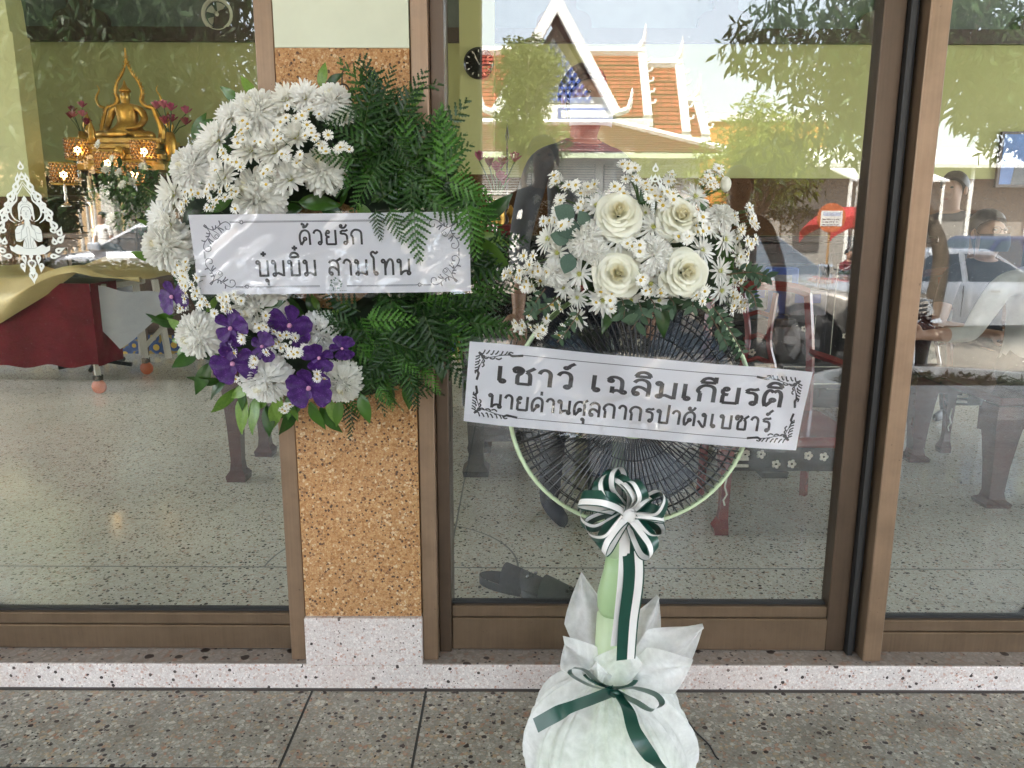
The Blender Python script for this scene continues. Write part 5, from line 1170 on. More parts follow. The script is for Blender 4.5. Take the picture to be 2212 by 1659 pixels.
def bush(name, label, c, rx, rz_, n, mats, L, par_stem=None, ry=None, cat='plant', flowers=0):
    o = thing(name, label, cat, (c[0], c[1], FZ if par_stem is None else par_stem)); c = Vector(c)-o.location; r = random.Random(n+int(L*1000))
    q = MB(); q.tube([(0,0,0),(.02,0,c.z*.5),(0,0,c.z)], [.025,.02,.012], 6); q.build('stem', m_twig, o)
    q = MB()
    for i in range(n):
        while True:
            d = V(r.uniform(-1,1), r.uniform(-1,1), r.uniform(-1,1))
            if .1 < d.length < 1: break
        p = c+V(d.x*rx, d.y*(ry or rx), d.z*rz_); t = V(r.gauss(0,1), r.gauss(0,1), r.gauss(-.4,1)).normalized(); s_ = t.orthogonal().normalized()
        l = L*r.uniform(.6,1.2); q.add([p, p+t*l*.5+s_*l*.22, p+t*l, p+t*l*.5-s_*l*.22], [(0,1,2,3)], 0)
    q.build('foliage', mats, o)
    if flowers:
        for k in range(flowers):
            d = V(r.gauss(0,.5)*rx, -abs(r.gauss(.6,.3))*(ry or rx), r.gauss(0,.5)*rz_); put(ME_MUM[k % 3], 'flower', o, TRS(c+d, frame_to((r.gauss(0,.4), -1, .4)), .045))
    return o
bush('altar_plant', 'leafy green plant with white blossoms standing in front of the altar', tuple(WX(285, 425, 4.95)), .33, .30, 700, leafmat('altar_leaf', (.03,.07,.015), (.09,.16,.04), .4), .085, flowers=12)
# ---- trolley draped in gold cloth, red velvet skirt
TY = 3.35; cpos = atz(212, 852, FZ)
tr_ = thing('trolley', 'wheeled trolley with pale metal frame and dark red velvet skirt under a gold cloth', 'trolley', (cpos.x-.9, cpos.y+.38, FZ))
TO = tr_.location.copy(); m_cream = M('cream_painted_steel', (.50,.46,.38), .4, var=.12); m_velvet = M('dark_red_velvet', (.11,.005,.011), .8, var=.35, vs=5, sheen=1, spec=.2, bump=.4, bs=90)
wdt = cpos.x-TO.x+.02
for sx in (-1, 1):
    for sy in (-1, 1):
        q = MB(); x = sx*wdt*.98; y = sy*.36; q.tube([(x, y, .13), (x-.02*sx, y, .72)], .024, 4); q.build('leg', m_cream, tr_)
        q = MB(); q.box(x-.02, x+.02, y-.03, y+.03, .095, .135); q.build('caster_fork', m_blk, tr_)
        q = MB(); q.lathe([(0,-.014),(.045,-.014),(.05,-.008),(.05,.008),(.045,.014),(0,.014)], 18, M=Matrix.Translation((x, y, .052)) @ Matrix.Rotation(pi/2, 4, 'X')); q.build('caster_wheel', M('orange_wheel', (.42,.10,.03), .5), tr_, True)
q = MB(); q.box(-wdt-.03, wdt+.03, -.38, .38, .721, .77, bev=.01); q.build('bed', m_cream, tr_)
q = MB()
def skirt(u, v): x = -wdt-.05+(2*wdt+.08)*u; return V(x, -.435-.012*sin(30*u)*v-.01*sin(11*u+1)*v, .78-.57*v*(1-.0*u)+(.012*sin(40*u) if v > .95 else 0))
q.grid(skirt, 60, 10); q.build('velvet_skirt', m_velvet, tr_, True)
q = MB(); q.grid(lambda u, v: V(wdt+.035+.01*sin(9*u), -.435+.34*u, .78-.57*v), 8, 6); q.build('skirt_end', m_velvet, tr_, True)
q = MB(); q.tube([(wdt*.96, -.35, .20), (wdt*.96+.02, .33, .50)], .02, 4); q.tube([(wdt*.96, .35, .16), (wdt*.96, .35, .72)], .028, 4); q.build('cross_brace', m_cream, tr_)
q = MB()                                                # straight frame standing to the right of the skirt
pr = WX(322, 740, 3.9)-TO
q.tube([(pr.x, .55, .10), (pr.x-.06, .55, .74)], .03, 4); q.tube([(pr.x-.02, .55, .36), (wdt-.02, .36, .22)], .022, 4); q.build('side_frame', m_cream, tr_)
gc = thing('gold_cloth', 'shiny gold satin cloth draped over the trolley and hanging in a curve', 'cloth', (TO.x, TO.y, FZ+.80))
m_satin = M('gold_satin', (.43,.34,.15), .33, .25, var=.14, vs=4, sheen=.5)
q = MB()
def gcf(u, v):
    x = -wdt-.15+(2*wdt+.55)*u; hump = .20*math.exp(-((u-.80)/.12)**2)+.06*sin(5*u+1)+.06*math.exp(-((u-.45)/.1)**2)
    hang = max(0, .55-1.0*max(0, u-.38)**1.0*1.2) if u < .82 else .02
    if v < .5: t = v/.5; y = .42-.87*t; z = .02+hump*(1-.55*t)
    else: t = (v-.5)/.5; y = -.45-.05*sin(pi*t)-.02*sin(22*u)*t; z = .02+hump*.45-hang*t*(1-.25*sin(3.4*u+.8)**2*t)
    return V(x, y+.010*sin(31*u+4*v), z+.010*sin(27*u+9*v)+.008*sin(13*u-17*v))
q.grid(gcf, 90, 36); q.build('cloth', m_satin, gc, True)
gs = thing('grey_cloth', 'pale grey plastic sheet hanging from the right end of the trolley', 'cloth', (TO.x+wdt+.12, TO.y-.30, FZ+.78))
q = MB(); q.grid(lambda u, v: V(-.12+.55*u, -.08+.30*u+.02*sin(9*u+2), -.02-.10*u-(.42*(1-abs(u-.25)*1.4) if u < .9 else .1)*v+.01*sin(13*u)), 24, 12); q.build('cloth', M('grey_sheet', (.42,.43,.45), .35, var=.1), gs, True)
# ---- black office chair behind the trolley
oc = thing('office_chair', 'black office chair with a handle slot in its back behind the trolley', 'chair', (WX(215, 560, 4.4).x, 4.45, FZ))
oz = WX(215, 523, 4.4).z-FZ
q = MB()
def backf(u, v):
    a = (u-.5)*2; w = .255*(1-.12*v*v)*(1-.25*max(0, v-.85)/.15); return V(a*w, .06*a*a*-1+.03*sin(3*v), oz-.62+.62*v-.03*a*a*(v > .9))
m_blkp = M('black_plastic', (.012,.013,.014), .35)
for nm, z0, z1 in (('back_lower', 0, .78), ('back_top', .90, 1)):
    q = MB(); q.grid(lambda u, v: backf(u, z0+(z1-z0)*v), 14, 8); q.grid(lambda u, v: backf(1-u, z0+(z1-z0)*v)+V(0, .03, 0), 14, 8); q.build('backrest' if z0 == 0 else nm, m_blkp, oc, True)
for a, b_ in ((0, .28), (.72, 1)):
    q = MB(); q.grid(lambda u, v: backf(a+(b_-a)*u, .78+.12*v), 5, 3); q.build('slot_side', m_blkp, oc, True)
q = MB(); q.box(-.25, .25, -.5, .0, oz-.70, oz-.63, bev=.03); q.build('seat', m_blkp, oc)
q = MB(); q.tube([(0, -.25, .06), (0, -.25, oz-.70)], .03, 10); q.build('gas_post', m_blkp, oc)
for k in range(5): q = MB(); a = 2*pi*k/5; q.tube([(0, -.25, .09), (.28*cos(a), -.25+.28*sin(a), .05)], .018, 6); q.build('foot', m_blkp, oc)
# ---- tables and chairs near the glass
table('side_table', 'plain dark rosewood table with curved legs standing behind the pillar', -1.33, -.62, 1.40, 1.90, .80, m_roseb, leg=.062, cab=.01)
tb = table('inlaid_table', 'black lacquered altar table inlaid with mother of pearl flowers behind the fan', -.22, 1.30, 1.50, 2.0, .84, m_blk, leg=.085, cab=.008, apron=.20, inlay=16)
for k in range(4):
    q = MB(); x = -.70+.46*k; q.box(x, x+.44, -.262, -.2405, .44, .56); q.build('drawer', m_blk, tb)
    q = MB(); q.tube([(x+.03, -.264, .46), (x+.41, -.264, .46), (x+.41, -.264, .54), (x+.03, -.264, .54)], .0025, 4, closed=True); q.build('drawer_inlay', m_pearl, tb)
q = MB(); q.box(-.70, 1.08-.3, -.24, .0, .40, .5605); q.build('drawer_case', m_blk, tb)
q = MB(); q.box(-.70, .70, -.2, .2, .16, .19); q.build('lower_shelf', m_blk, tb)
def carved_chair(label, cx, yf, yb, w, zs, ztop, rz=0, mat=None):
    mat = mat or m_rose; o = thing('carved_chair', label, 'chair', (cx, yf, FZ), rz); d = yb-yf; h = zs-FZ; ht = ztop-FZ
    q = MB(); q.box(-w, w, -.03, d, h-.04, h, bev=.012); q.build('seat', mat, o)
    q = MB(); q.box(-w+.04, w-.04, -.012, .012, h-.135, h-.0405); q.build('apron', m_blk, o)
    q = MB(); r = random.Random(2)
    for k in range(7): 
        x = -w+.09+(2*w-.18)*k/6; zc = h-.088+r.uniform(-.022, .022)
        for a in range(5): q.sphere((x+.011*cos(a*1.257), -.0135, zc+.011*sin(a*1.257)), .0075, 6, 4, 0, (1, .25, 1))
    for sx in (-1, 1):
        for k in range(3): q.box(sx*(w-.075)-.03, sx*(w-.075)+.03, -.0150, -.0125, h-.066-.027*k, h-.054-.027*k)
    tag(q.build('apron_inlay', m_pearl, o), kind='stuff')
    for sx in (-1, 1):
        q = MB(); vs = []; fs = []
        st = [(0, .042, .006), (.03, .046, .012), (.06, .03, .0), (.10, .026, -.004), (h*.5, .030, -.004), (h*.8, .040, .004), (h-.04, .044, 0)]
        for zz, r_, dx in st: x = sx*(w-.02+dx); y = -dx; vs += [(x-r_*.62, y-r_*.62, zz), (x+r_*.62, y-r_*.62, zz), (x+r_*.62, y+r_*.62, zz), (x-r_*.62, y+r_*.62, zz)]
        for i in range(len(st)-1):
            for k in range(4): fs.append((4*i+k, 4*i+(k+1) % 4, 4*i+4+(k+1) % 4, 4*i+4+k))
        fs += [(3,2,1,0), tuple(len(vs)-4+k for k in range(4))]; q.add(vs, fs); lg = q.build('front_leg', mat, o)
        q = MB(); q.tube([(sx*(w-.02), -.025, .12), (sx*(w-.014), -.0245, h*.36), (sx*(w-.026), -.0245, h*.42), (sx*(w-.016), -.026, h*.5), (sx*(w-.022), -.027, h*.62)], .0035, 4); q.build('leg_inlay', m_pearl, lg)
        q = MB(); q.tube(spl([(sx*(w-.04), d-.02, 0), (sx*(w-.05), d-.02, h), (sx*(w-.045), d+.02, h+(ht-h)*.5), (sx*(w-.06), d+.06, ht)], 5), .019, 4); q.build('back_post', mat, o)
    q = MB(); q.tube(spl([(-w+.06, d+.06, ht), (-w*.5, d+.055, ht+.025), (0, d+.055, ht+.035), (w*.5, d+.055, ht+.025), (w-.06, d+.06, ht)], 5), .022, 5); q.build('crest_rail', mat, o)
    q = MB(); q.tube(spl([(-.05, d-.01, h), (-.075, d+.012, h+(ht-h)*.3), (-.045, d+.03, h+(ht-h)*.6), (-.07, d+.055, ht)], 5), .013, 4); q.tube(spl([(.05, d-.01, h), (.075, d+.012, h+(ht-h)*.3), (.045, d+.03, h+(ht-h)*.6), (.07, d+.055, ht)], 5), .013, 4)
    for k in range(4): 
        zz = h+(ht-h)*(.2+.2*k); q.tube([(-.06, d+.02+.012*k, zz), (0, d+.02+.012*k, zz+.02), (.06, d+.02+.012*k, zz)], .010, 4)
    q.build('splat', mat, o)
    for sx in (-1, 1):
        q = MB(); q.tube(spl([(sx*(w-.045), d+.005, h+.25), (sx*(w+.0), d*.5, h+.24), (sx*(w-.005), .06, h+.21), (sx*(w-.03), .05, h)], 5), .017, 5); q.build('arm_rest', mat, o)
    return o
carved_chair('glossy red carved chair with pearl inlaid apron standing right of the fan', 1.07, .83, 1.28, .27, .47, .97)
table('low_table', 'low dark wood table with thick curved legs behind the right pane', 2.02, 3.3, 1.10, 1.85, .56, m_roseb, leg=.075, cab=.016, apron=.10)
carved_chair('red carved chair half hidden behind the fan guard near the man', .50, 2.25, 2.7, .27, .47, .97)
# things on the inlaid table
def on(px, Y): return V(at(px, 560, Y).x, Y, .8405) if px > 1200 else V(at(px, 560, Y+.95).x, Y+.95, 1.2005)
rt = thing('red_tray', 'red lacquer stand with small gold cups at the left end of the inlaid table', 'tray', tuple(on(1070, 1.62)))
q = MB(); q.box(-.16, .16, -.1, .1, 0, .06, bev=.008); q.build('stand', m_rose, rt)
for k in range(3):
    c = thing('gold_cup', ('left','middle','right')[k]+' small gold cup on the red stand', 'cup', tuple(on(1070, 1.58)+V(-.09+.09*k, 0, .061)), 0, 'gold cups on the red stand'); q = MB(); q.lathe([(.02,0),(.012,.012),(.016,.04),(.03,.06),(.022,.075),(.004,.105),(0,.11)], 14); q.build('cup', m_gold, c, True)
lotus_vase(on(1075, 1.80)+V(0, 0, .0), 'gold vase of pink lotus buds on the inlaid table', 5, .95, ht=.24)
st_ = thing('spear_stand', 'thin brass stand with a long pointed rod on the inlaid table', 'stand', tuple(on(1095, 1.90))); q = MB(); q.lathe([(.04,0),(.012,.03),(.012,.2),(.006,.25),(.006,.55),(.012,.58),(.0,.66)], 10); q.build('rod', m_darkw, st_, True)
m_blue = M('blue_carton', (.02,.06,.30), .4, var=.3, vs=12); m_card = M('printed_carton', (.22,.21,.23), .5, var=.6, vs=26); m_bag = M('clear_bag', (.35,.38,.40), .2, var=.3, vs=15, alpha=.6)
for i, (px, Y, w, d, h, m, lab) in enumerate(((1690,1.75,.15,.10,.22,m_blue,'tall blue carton at the right end of the inlaid table'),(1745,1.68,.17,.12,.12,m_card,'white printed carton beside the tall blue one'),(1640,1.70,.10,.08,.16,m_bag,'clear plastic bag of goods left of the blue carton'))):
    b_ = thing('carton' if i < 2 else 'plastic_bag', lab, 'box' if i < 2 else 'bag', tuple(on(px, Y)), radians(-14+11*i)); q = MB(); q.box(-w/2, w/2, -d/2, d/2, 0, h, bev=.006 if i < 2 else .025); q.build('carton_body' if i < 2 else 'bag_body', m, b_)
    q = MB(); q.box(-w/2+.02, w/2-.03, -d/2-.0015, -d/2-.0004, h*.5, h*.85); q.build('print_panel', m_card if m is m_blue else m_blue, b_)
# ---- wall clock, exhaust fan, framed portrait
ck = thing('wall_clock', 'round black wall clock with white marks on the green pilaster', 'clock', tuple(at(1034, 137, BW-.48))); R_ = .145
q = MB(); q.lathe([(0,-.03),(R_,-.03),(R_+.012,-.012),(R_+.012,.02),(0,.02)], 40, M=Matrix.Rotation(pi/2, 4, 'X')); q.build('case', m_blk, ck, True)
q = MB(); q.lathe([(0,0),(R_*.95,0)], 40, M=Matrix.Translation((0,-.0215,0)) @ Matrix.Rotation(pi/2, 4, 'X')); q.build('dial', m_blk, ck)
for k in range(12):
    a = k*pi/6; q = MB(); d = V(sin(a), 0, cos(a)); s_ = V(cos(a), 0, -sin(a)); q.add([d*R_*.74-s_*.005+V(0,-.0225,0), d*R_*.74+s_*.005+V(0,-.0225,0), d*R_*.9+s_*.005+V(0,-.0225,0), d*R_*.9-s_*.005+V(0,-.0225,0)], [(0,1,2,3)]); q.build('hour_mark', m_pearl, ck)
for nm, a, l, w in (('hour_hand', radians(-32), .5, .006), ('minute_hand', radians(-26), .8, .004)):
    d = V(sin(a), 0, cos(a)); s_ = V(cos(a), 0, -sin(a)); q = MB(); q.add([-d*.02-s_*w+V(0,-.024,0), -d*.02+s_*w+V(0,-.024,0), d*R_*l+s_*w*.6+V(0,-.024,0), d*R_*l-s_*w*.6+V(0,-.024,0)], [(0,1,2,3)]); q.build(nm, m_pearl, ck)
ef = thing('exhaust_fan', 'round cream exhaust fan set in the panel above the lattice', 'fan', tuple(at(472, 33, BW+.0)))
q = MB(); q.tube([(.155*cos(2*pi*k/36), -.03, .155*sin(2*pi*k/36)) for k in range(36)], .022, 8, closed=True); q.build('ring', M('cream_plastic', (.50,.50,.40), .5), ef, True)
for k in range(5):
    a0 = 2*pi*k/5; q = MB(); q.grid(lambda u, v: V((.03+.095*v)*cos(a0+(u-.5)*.75), -.01-.03*(u-.5), (.03+.095*v)*sin(a0+(u-.5)*.75)), 5, 4); q.build('blade', M('grey_cream_blade', (.42,.43,.36), .5), ef)
q = MB(); q.sphere((0,-.02,0), .035, 10, 6); q.build('hub', M('cream_plastic', (.50,.50,.40), .5), ef, True)
pf_ = thing('framed_portrait', 'framed wall picture of a man in a dark suit before a blue background', 'picture', tuple(at(2225, 345, BW-.03)))
q = MB(); q.box(-.36, .36, -.02, .02, -.30, .30); q.build('frame', m_darkw, pf_); q = MB(); q.box(-.33, .33, -.024, -.0205, -.27, .27); q.build('print', M('blue_print', (.06,.14,.36), .3, var=.4, vs=3), pf_)
q = MB(); q.prism([(-.2,-.27),(.22,-.27),(.2,-.08),(.06,-.0),(-.04,-.0),(-.18,-.08)], -.0262, -.0242); q.build('printed_suit', m_blk, pf_)
q = MB(); q.lathe([(0,0),(.075,0)], 20, M=Matrix.Translation((.01,-.0265,.08)) @ Matrix.Rotation(pi/2, 4, 'X') @ Matrix.Diagonal((1,1.25,1,1))); q.build('printed_face', m_skin, pf_)
# ---- rubber clogs just inside the glass
m_clog = M('grey_rubber', (.035,.04,.045), .6, var=.2, vs=20)
for px, py, rz, lab in ((1085,1272,radians(64),'left grey rubber clog lying just inside the glass'),(1170,1302,radians(58),'right grey rubber clog lying turned beside the other one')):
    p = atz(px+30, py, FZ); o = thing('clog', lab, 'shoe', (p.x, p.y, FZ), rz, 'pair of grey clogs inside the door'); 
    q = MB()
    def sole(u, v): a = 2*pi*u; l = .135; w = .048+.006*cos(a*1)+.0; return V(w*sin(a)*(1 if v < .5 else .98), l*cos(a), .0+.028*v)
    q.grid(sole, 28, 2, closeu=True); q.grid(lambda u, v: V(.047*sin(2*pi*u)*(1-v), .133*cos(2*pi*u)*(1-v), .0275), 28, 2, closeu=True); q.build('sole', m_clog, o, True)
    q = MB(); q.grid(lambda u, v: V(.053*cos(pi*u)*(1-.1*v), -.125+.165*v, .012+(.028+.052*v-.008*v*v)*sin(pi*u)), 14, 8); q.build('upper', m_clog, o, True)
    for k in range(4): q = MB(); q.sphere((.012*(-1.5+k), -.05-.012*(k % 2), .062), .006, 6, 4); q.build('vent_hole', m_blk, o)
# ---- man in grey shirt and the barefoot person
m_gshirt = cloth('charcoal_grey_shirt', (.125,.130,.142)); m_navy = cloth('navy_trousers', (.012,.014,.022)); m_sock = cloth('navy_sock', (.012,.016,.030))
mp_ = at(1262, 300, 1.0)
person('man in a charcoal grey collared shirt and white face mask standing inside behind the flowers', (mp_.x, 1.05, FZ), radians(22), 1.74, m_gshirt, m_navy, ((V(-.22,-.05,-1), V(-.10,-.22,-1)), (V(.22,-.05,-1), V(.05,-.35,-1))), shoes=m_sock, mask=m_mask, sleeve=.95)
person('barefoot person in dark trousers standing deeper inside beside the inlaid table', (-.44, 2.35, FZ), radians(-60), 1.62, cloth('black_shirt', (.02,.02,.022)), m_navy, ((V(-.2,0,-1), V(-.1,-.3,-1)), (V(.2,0,-1), V(.1,-.3,-1))))
m_skin2 = M('warm_skin', (.32,.18,.115), .5, var=.06); bk = cloth('black_dress', (.012,.012,.014)); m_blkt0 = M('black_shoe', (.015,.015,.016), .5)
cc = carved_chair('dark carved chair under the seated woman with glasses', at(2150, 500, 2.15).x, 1.95, 2.45, .27, .47, .97, 0, m_roseb)
person('woman in black with glasses and dark face mask seated inside behind the right pane', (at(2150, 500, 2.15).x, 2.22, FZ), radians(8), 1.66, bk, bk, ((V(-.25,-.2,-1), V(.75,-.8,-.1)), (V(.25,-.2,-1), V(-.9,-.7,-.15))), shoes=m_blkt0, hair='bun', mask=cloth('dark_grey_mask', (.04,.04,.045)), glasses=True, sleeve=.2, skin=m_skin2, seated=True)
person('older man with dark hair turned to the left behind the right pane', (at(2066, 450, 2.7).x, 2.75, FZ), radians(-55), 1.48, cloth('charcoal_top', (.025,.025,.028)), bk, ((V(-.2,-.1,-1), V(-.1,-.3,-1)), (V(.2,-.1,-1), V(.1,-.3,-1))), shoes=m_blkt0, sleeve=.9, skin=m_skin2)
person('person in a white blouse holding out a hand at the right edge inside', (at(2285, 560, 1.35).x, 1.42, FZ), radians(0), 1.66, cloth('white_blouse', (.44,.43,.39)), bk, ((V(-.55,-.35,-.65), V(-1,-.25,.02)), (V(.2,-.1,-1), V(.1,-.5,-.7))), shoes=m_blkt0, hair='long', sleeve=.9, skin=m_skin2, seated=True)
cb = thing('inlaid_cabinet', 'long black lacquered cabinet with pearl inlaid doors behind the inlaid table', 'cabinet', (1.05, 2.75, FZ))
q = MB(); q.box(-1.35, 1.35, -.22, .22, .10, 1.08, bev=.006); q.build('case', m_blk, cb); q = MB(); q.box(-1.40, 1.40, -.26, .26, 1.0805, 1.12, bev=.008); q.build('cabinet_top', m_blk, cb)
for k in range(5):
    x = -1.30+.525*k; q = MB(); q.box(x, x+.50, -.236, -.2205, .16, 1.02, bev=.004); dr = q.build('door', m_blk, cb)
    q = MB(); q.tube([(x+.04,-.238,.22),(x+.46,-.238,.22),(x+.46,-.238,.96),(x+.04,-.238,.96)], .003, 4, closed=True); r = random.Random(k)
    for j in range(9):
        fx, fz = x+r.uniform(.1,.4), r.uniform(.3,.9)
        for a in range(5): q.sphere((fx+.012*cos(a*1.257), -.2365, fz+.012*sin(a*1.257)), .008, 6, 4, 0, (1,.25,1))
    tag(q.build('pearl_inlay', m_pearl, dr), kind='stuff')
for sx in (-1.25, 1.25): q = MB(); q.box(sx-.06, sx+.06, -.2, .2, 0, .0995); q.build('foot', m_blk, cb)
# ================================================================ WHITE VINYL ORNAMENTS ON THE GLASS
m_vinyl = M('white_vinyl', (.72,.74,.70), .5, var=.03); m_vline = M('grey_vinyl_line', (.22,.23,.23), .5, var=0)
def P4(X, Y_): return at(.1805*X, 336.8+.1805*Y_, -.0062)
TIP = P4(237, 55); BOT = P4(410, 1532); SZ = (TIP.z-BOT.z)/1477
def decal(origin, label):
    o = thing('window_sticker', label, 'sticker', tuple(origin))
    lift = [0.0]
    def T(u, v): return V(u*SZ, -lift[0], -(v-55)*SZ)          # u from the axis, v down in crop units
    def poly(pts, mat=m_vinyl, nm='ornament', both=True):
        for sg in ((1, -1) if both else (1,)):
            q = MB(); lift[0] += .000012; pp = [T(sg*u, v) for u, v in pts]; c = sum(pp, Vector())/len(pp); n = len(pp)
            q.add(pp+[c], [(i, (i+1) % n, n) for i in range(n)]); q.build(nm, mat, o)
    def ring(out, inn, nm='flame_ring', both=True):
        for sg in ((1, -1) if both else (1,)):
            q = MB(); lift[0] += .000012; n = len(out); pp = [T(sg*u, v) for u, v in out]+[T(sg*u, v) for u, v in inn]
            q.add(pp, [(i, (i+1) % n, n+(i+1) % n, n+i) for i in range(n)]); q.build(nm, m_vinyl, o)
    def flame(cx, cy_, ang, L, W_, hole=.5, nm='flame_ring', both=True, curl=0):
        a = radians(ang); d = (cos(a), -sin(a)); s = (d[1], -d[0])
        def pt(t, w, k=1): c = curl*L*t*t; return (cx+d[0]*L*t*k+s[0]*(w+c), cy_+d[1]*L*t*k+s[1]*(w+c))
        sh = [(-.15,.0),(-.06,.34),(.12,.50),(.35,.46),(.60,.24),(.82,.08),(1,0),(.82,-.08),(.60,-.24),(.35,-.46),(.12,-.50),(-.06,-.34)]
        out = [pt(t, w*W_) for t, w in sh]; ctr = .2
        inn = [pt(ctr+(t-ctr)*hole*.9, w*W_*hole) for t, w in sh]
        if hole > 0: ring(out, inn, nm, both)
        else: poly(out, nm=nm, both=both)
    def band(pts, w, mat=m_vinyl, both=True, nm='band'):
        for sg in ((1, -1) if both else (1,)):
            q = MB(); lift[0] += .000012; p_ = spl(pts, 7); n = len(p_)
            vs = []
            for i, p in enumerate(p_):
                a = p_[max(0, i-1)]; b = p_[min(n-1, i+1)]; dx, dy = b[0]-a[0], b[1]-a[1]; l = sqrt(dx*dx+dy*dy) or 1; ww = w*(1 if w < 6 else min(1, .25+1.6*i/n, .25+2.2*(n-1-i)/n))
                vs += [T(sg*(p[0]-dy/l*ww), p[1]+dx/l*ww), T(sg*(p[0]+dy/l*ww), p[1]-dx/l*ww)]
            q.add(vs, [(2*i, 2*i+2, 2*i+3, 2*i+1) for i in range(n-1)]); q.build(nm, mat, o)
    flame(0, 150, 90, 100, 78, .45, both=False); flame(0, 270, 90, 92, 92, .42, both=False); flame(62, 300, 100, 115, 62, .4)
    for x, y, a, L, W_ in ((128,390,108,120,66),(150,455,80,70,60),(210,500,112,110,70),(200,560,70,90,62),(255,600,110,90,66),(245,660,80,90,70),(330,700,112,120,64),(300,760,85,120,72),(370,850,118,130,70),(330,900,70,80,66),(400,930,60,100,62),(390,1010,35,110,60),(340,1040,95,80,60),(350,1130,15,110,52),(280,1190,-5,110,50)): flame(x-30, y, a, L*1.12, W_*1.3, .34, curl=.12)
    band([(0,300),(50,370),(110,440),(125,500),(150,530)], 11); band([(0,335),(42,400),(85,460),(98,520),(140,560),(178,610),(180,690),(140,750),(90,775)], 12); band([(150,540),(210,570),(232,650),(215,740),(150,790)], 10)
    band([(75,770),(45,745),(55,700),(85,690),(82,660)], 9)
    poly([(0,460),(14,485),(28,500),(24,515),(48,535),(80,560),(96,610),(95,650),(62,640),(40,600),(0,590)], nm='crown'); poly([(0,592),(38,602),(56,640),(58,690),(42,740),(20,770),(0,778)], nm='face'); poly([(0,766),(30,762),(34,800),(70,815),(130,835),(160,880),(165,960),(160,1010),(110,1020),(60,985),(0,960)], nm='torso'); poly([(0,955),(56,985),(78,1040),(86,1085),(0,1100)], nm='waist')
    poly([(60,630),(95,650),(100,740),(84,760),(72,700)], nm='ear_ornament')
    poly([(0,1096),(80,1085),(160,1050),(200,1085),(250,1060),(240,1120),(170,1165),(90,1175),(0,1180)], nm='lap')
    poly([(0,828),(10,845),(16,900),(14,950),(0,965)], m_vinyl, 'praying_hands')
    for pts in ([(0,598),(36,606),(54,640)],[(12,650),(24,642),(38,650)],[(6,660),(7,690),(0,700)],[(0,722),(14,718),(20,722)],[(34,800),(60,860),(80,870)],[(0,835),(12,850),(18,905),(16,952)],[(95,905),(130,915),(165,910)],[(20,950),(80,985),(150,1000)],[(80,870),(88,930),(96,985)],[(56,985),(40,1040),(44,1085)],[(20,965),(14,1030),(18,1095)],[(0,1100),(60,1094),(86,1085)],[(0,566),(30,570),(62,600)],[(30,520),(20,545),(0,540)]): band(pts, 2.2, m_vline, nm='line')
    flame(0, 1250, 270, 140, 112, .58, both=False); flame(0, 1180, 270, 60, 50, 0, 'petal_drop', both=False); flame(92, 1190, 262, 120, 66, .3); flame(120, 1290, 258, 110, 70, .25); flame(0, 1340, 270, 110, 76, 0, 'petal_drop', both=False); flame(0, 1395, 270, 140, 112, .45, both=False)
    return o
decal(TIP, 'white cut vinyl sticker of a praying figure in flames on the left glass')
T2 = at(1417, 345, -.0062); decal(V(T2.x, -.0062, TIP.z), 'white cut vinyl flame sticker rising behind the roses on the middle glass')
# ================================================================ OUTSIDE (behind the camera; seen reflected in the glass)
GZ = -.55
def mir(px, py, D):
    """point behind the camera whose mirror image in the glass shows at px, py from D metres behind the pane"""
    p = at(px, py, D); return V(p.x, -p.y, p.z)
m_ground = M('parking_concrete', (.22,.195,.16), .9, var=.25, vs=.6, bump=.2, bs=20)
q = MB(); q.box(-250, 250, -300, 120, GZ-.3, GZ); tag(q.build('ground', m_ground), kind='structure')
m_wht = M('white_render', (.74,.73,.69), .7, var=.05); m_trim = M('white_roof_trim', (.80,.79,.76), .6, var=.04)
def tilemat(name, c0, c1, s):
    t = NT(name); b = t.n('ShaderNodeTexBrick'); b.inputs['Scale'].default_value = s; b.inputs['Color1'].default_value = (*c0, 1); b.inputs['Color2'].default_value = (*c1, 1); b.inputs['Mortar'].default_value = tuple(x*.35 for x in c0)+(1,)
    b.inputs['Mortar Size'].default_value = .03; b.inputs['Brick Width'].default_value = .5; b.inputs['Row Height'].default_value = .5
    t.l(t.n('ShaderNodeUVMap').outputs[0] if False else t.coord('Object'), b.inputs['Vector']); t.l(b.outputs[0], t.b.inputs['Base Color']); t.b.inputs['Roughness'].default_value = .7; return t.mat
m_tile = tilemat('terracotta_tile', (.27,.045,.022), (.33,.065,.032), 1.0); m_tile2 = tilemat('maroon_tile', (.15,.022,.020), (.20,.032,.026), 1.6)
def slab(mb, a, b_, c, d, t=.12):
    """thick panel through four corners"""
    n = (Vector(b_)-Vector(a)).cross(Vector(d)-Vector(a)).normalized()*t
    P_ = [Vector(p) for p in (a, b_, c, d)]; Q = [p-n for p in P_]
    mb.add(P_+Q, [(0,1,2,3), (7,6,5,4), (0,4,5,1), (1,5,6,2), (2,6,7,3), (3,7,4,0)])
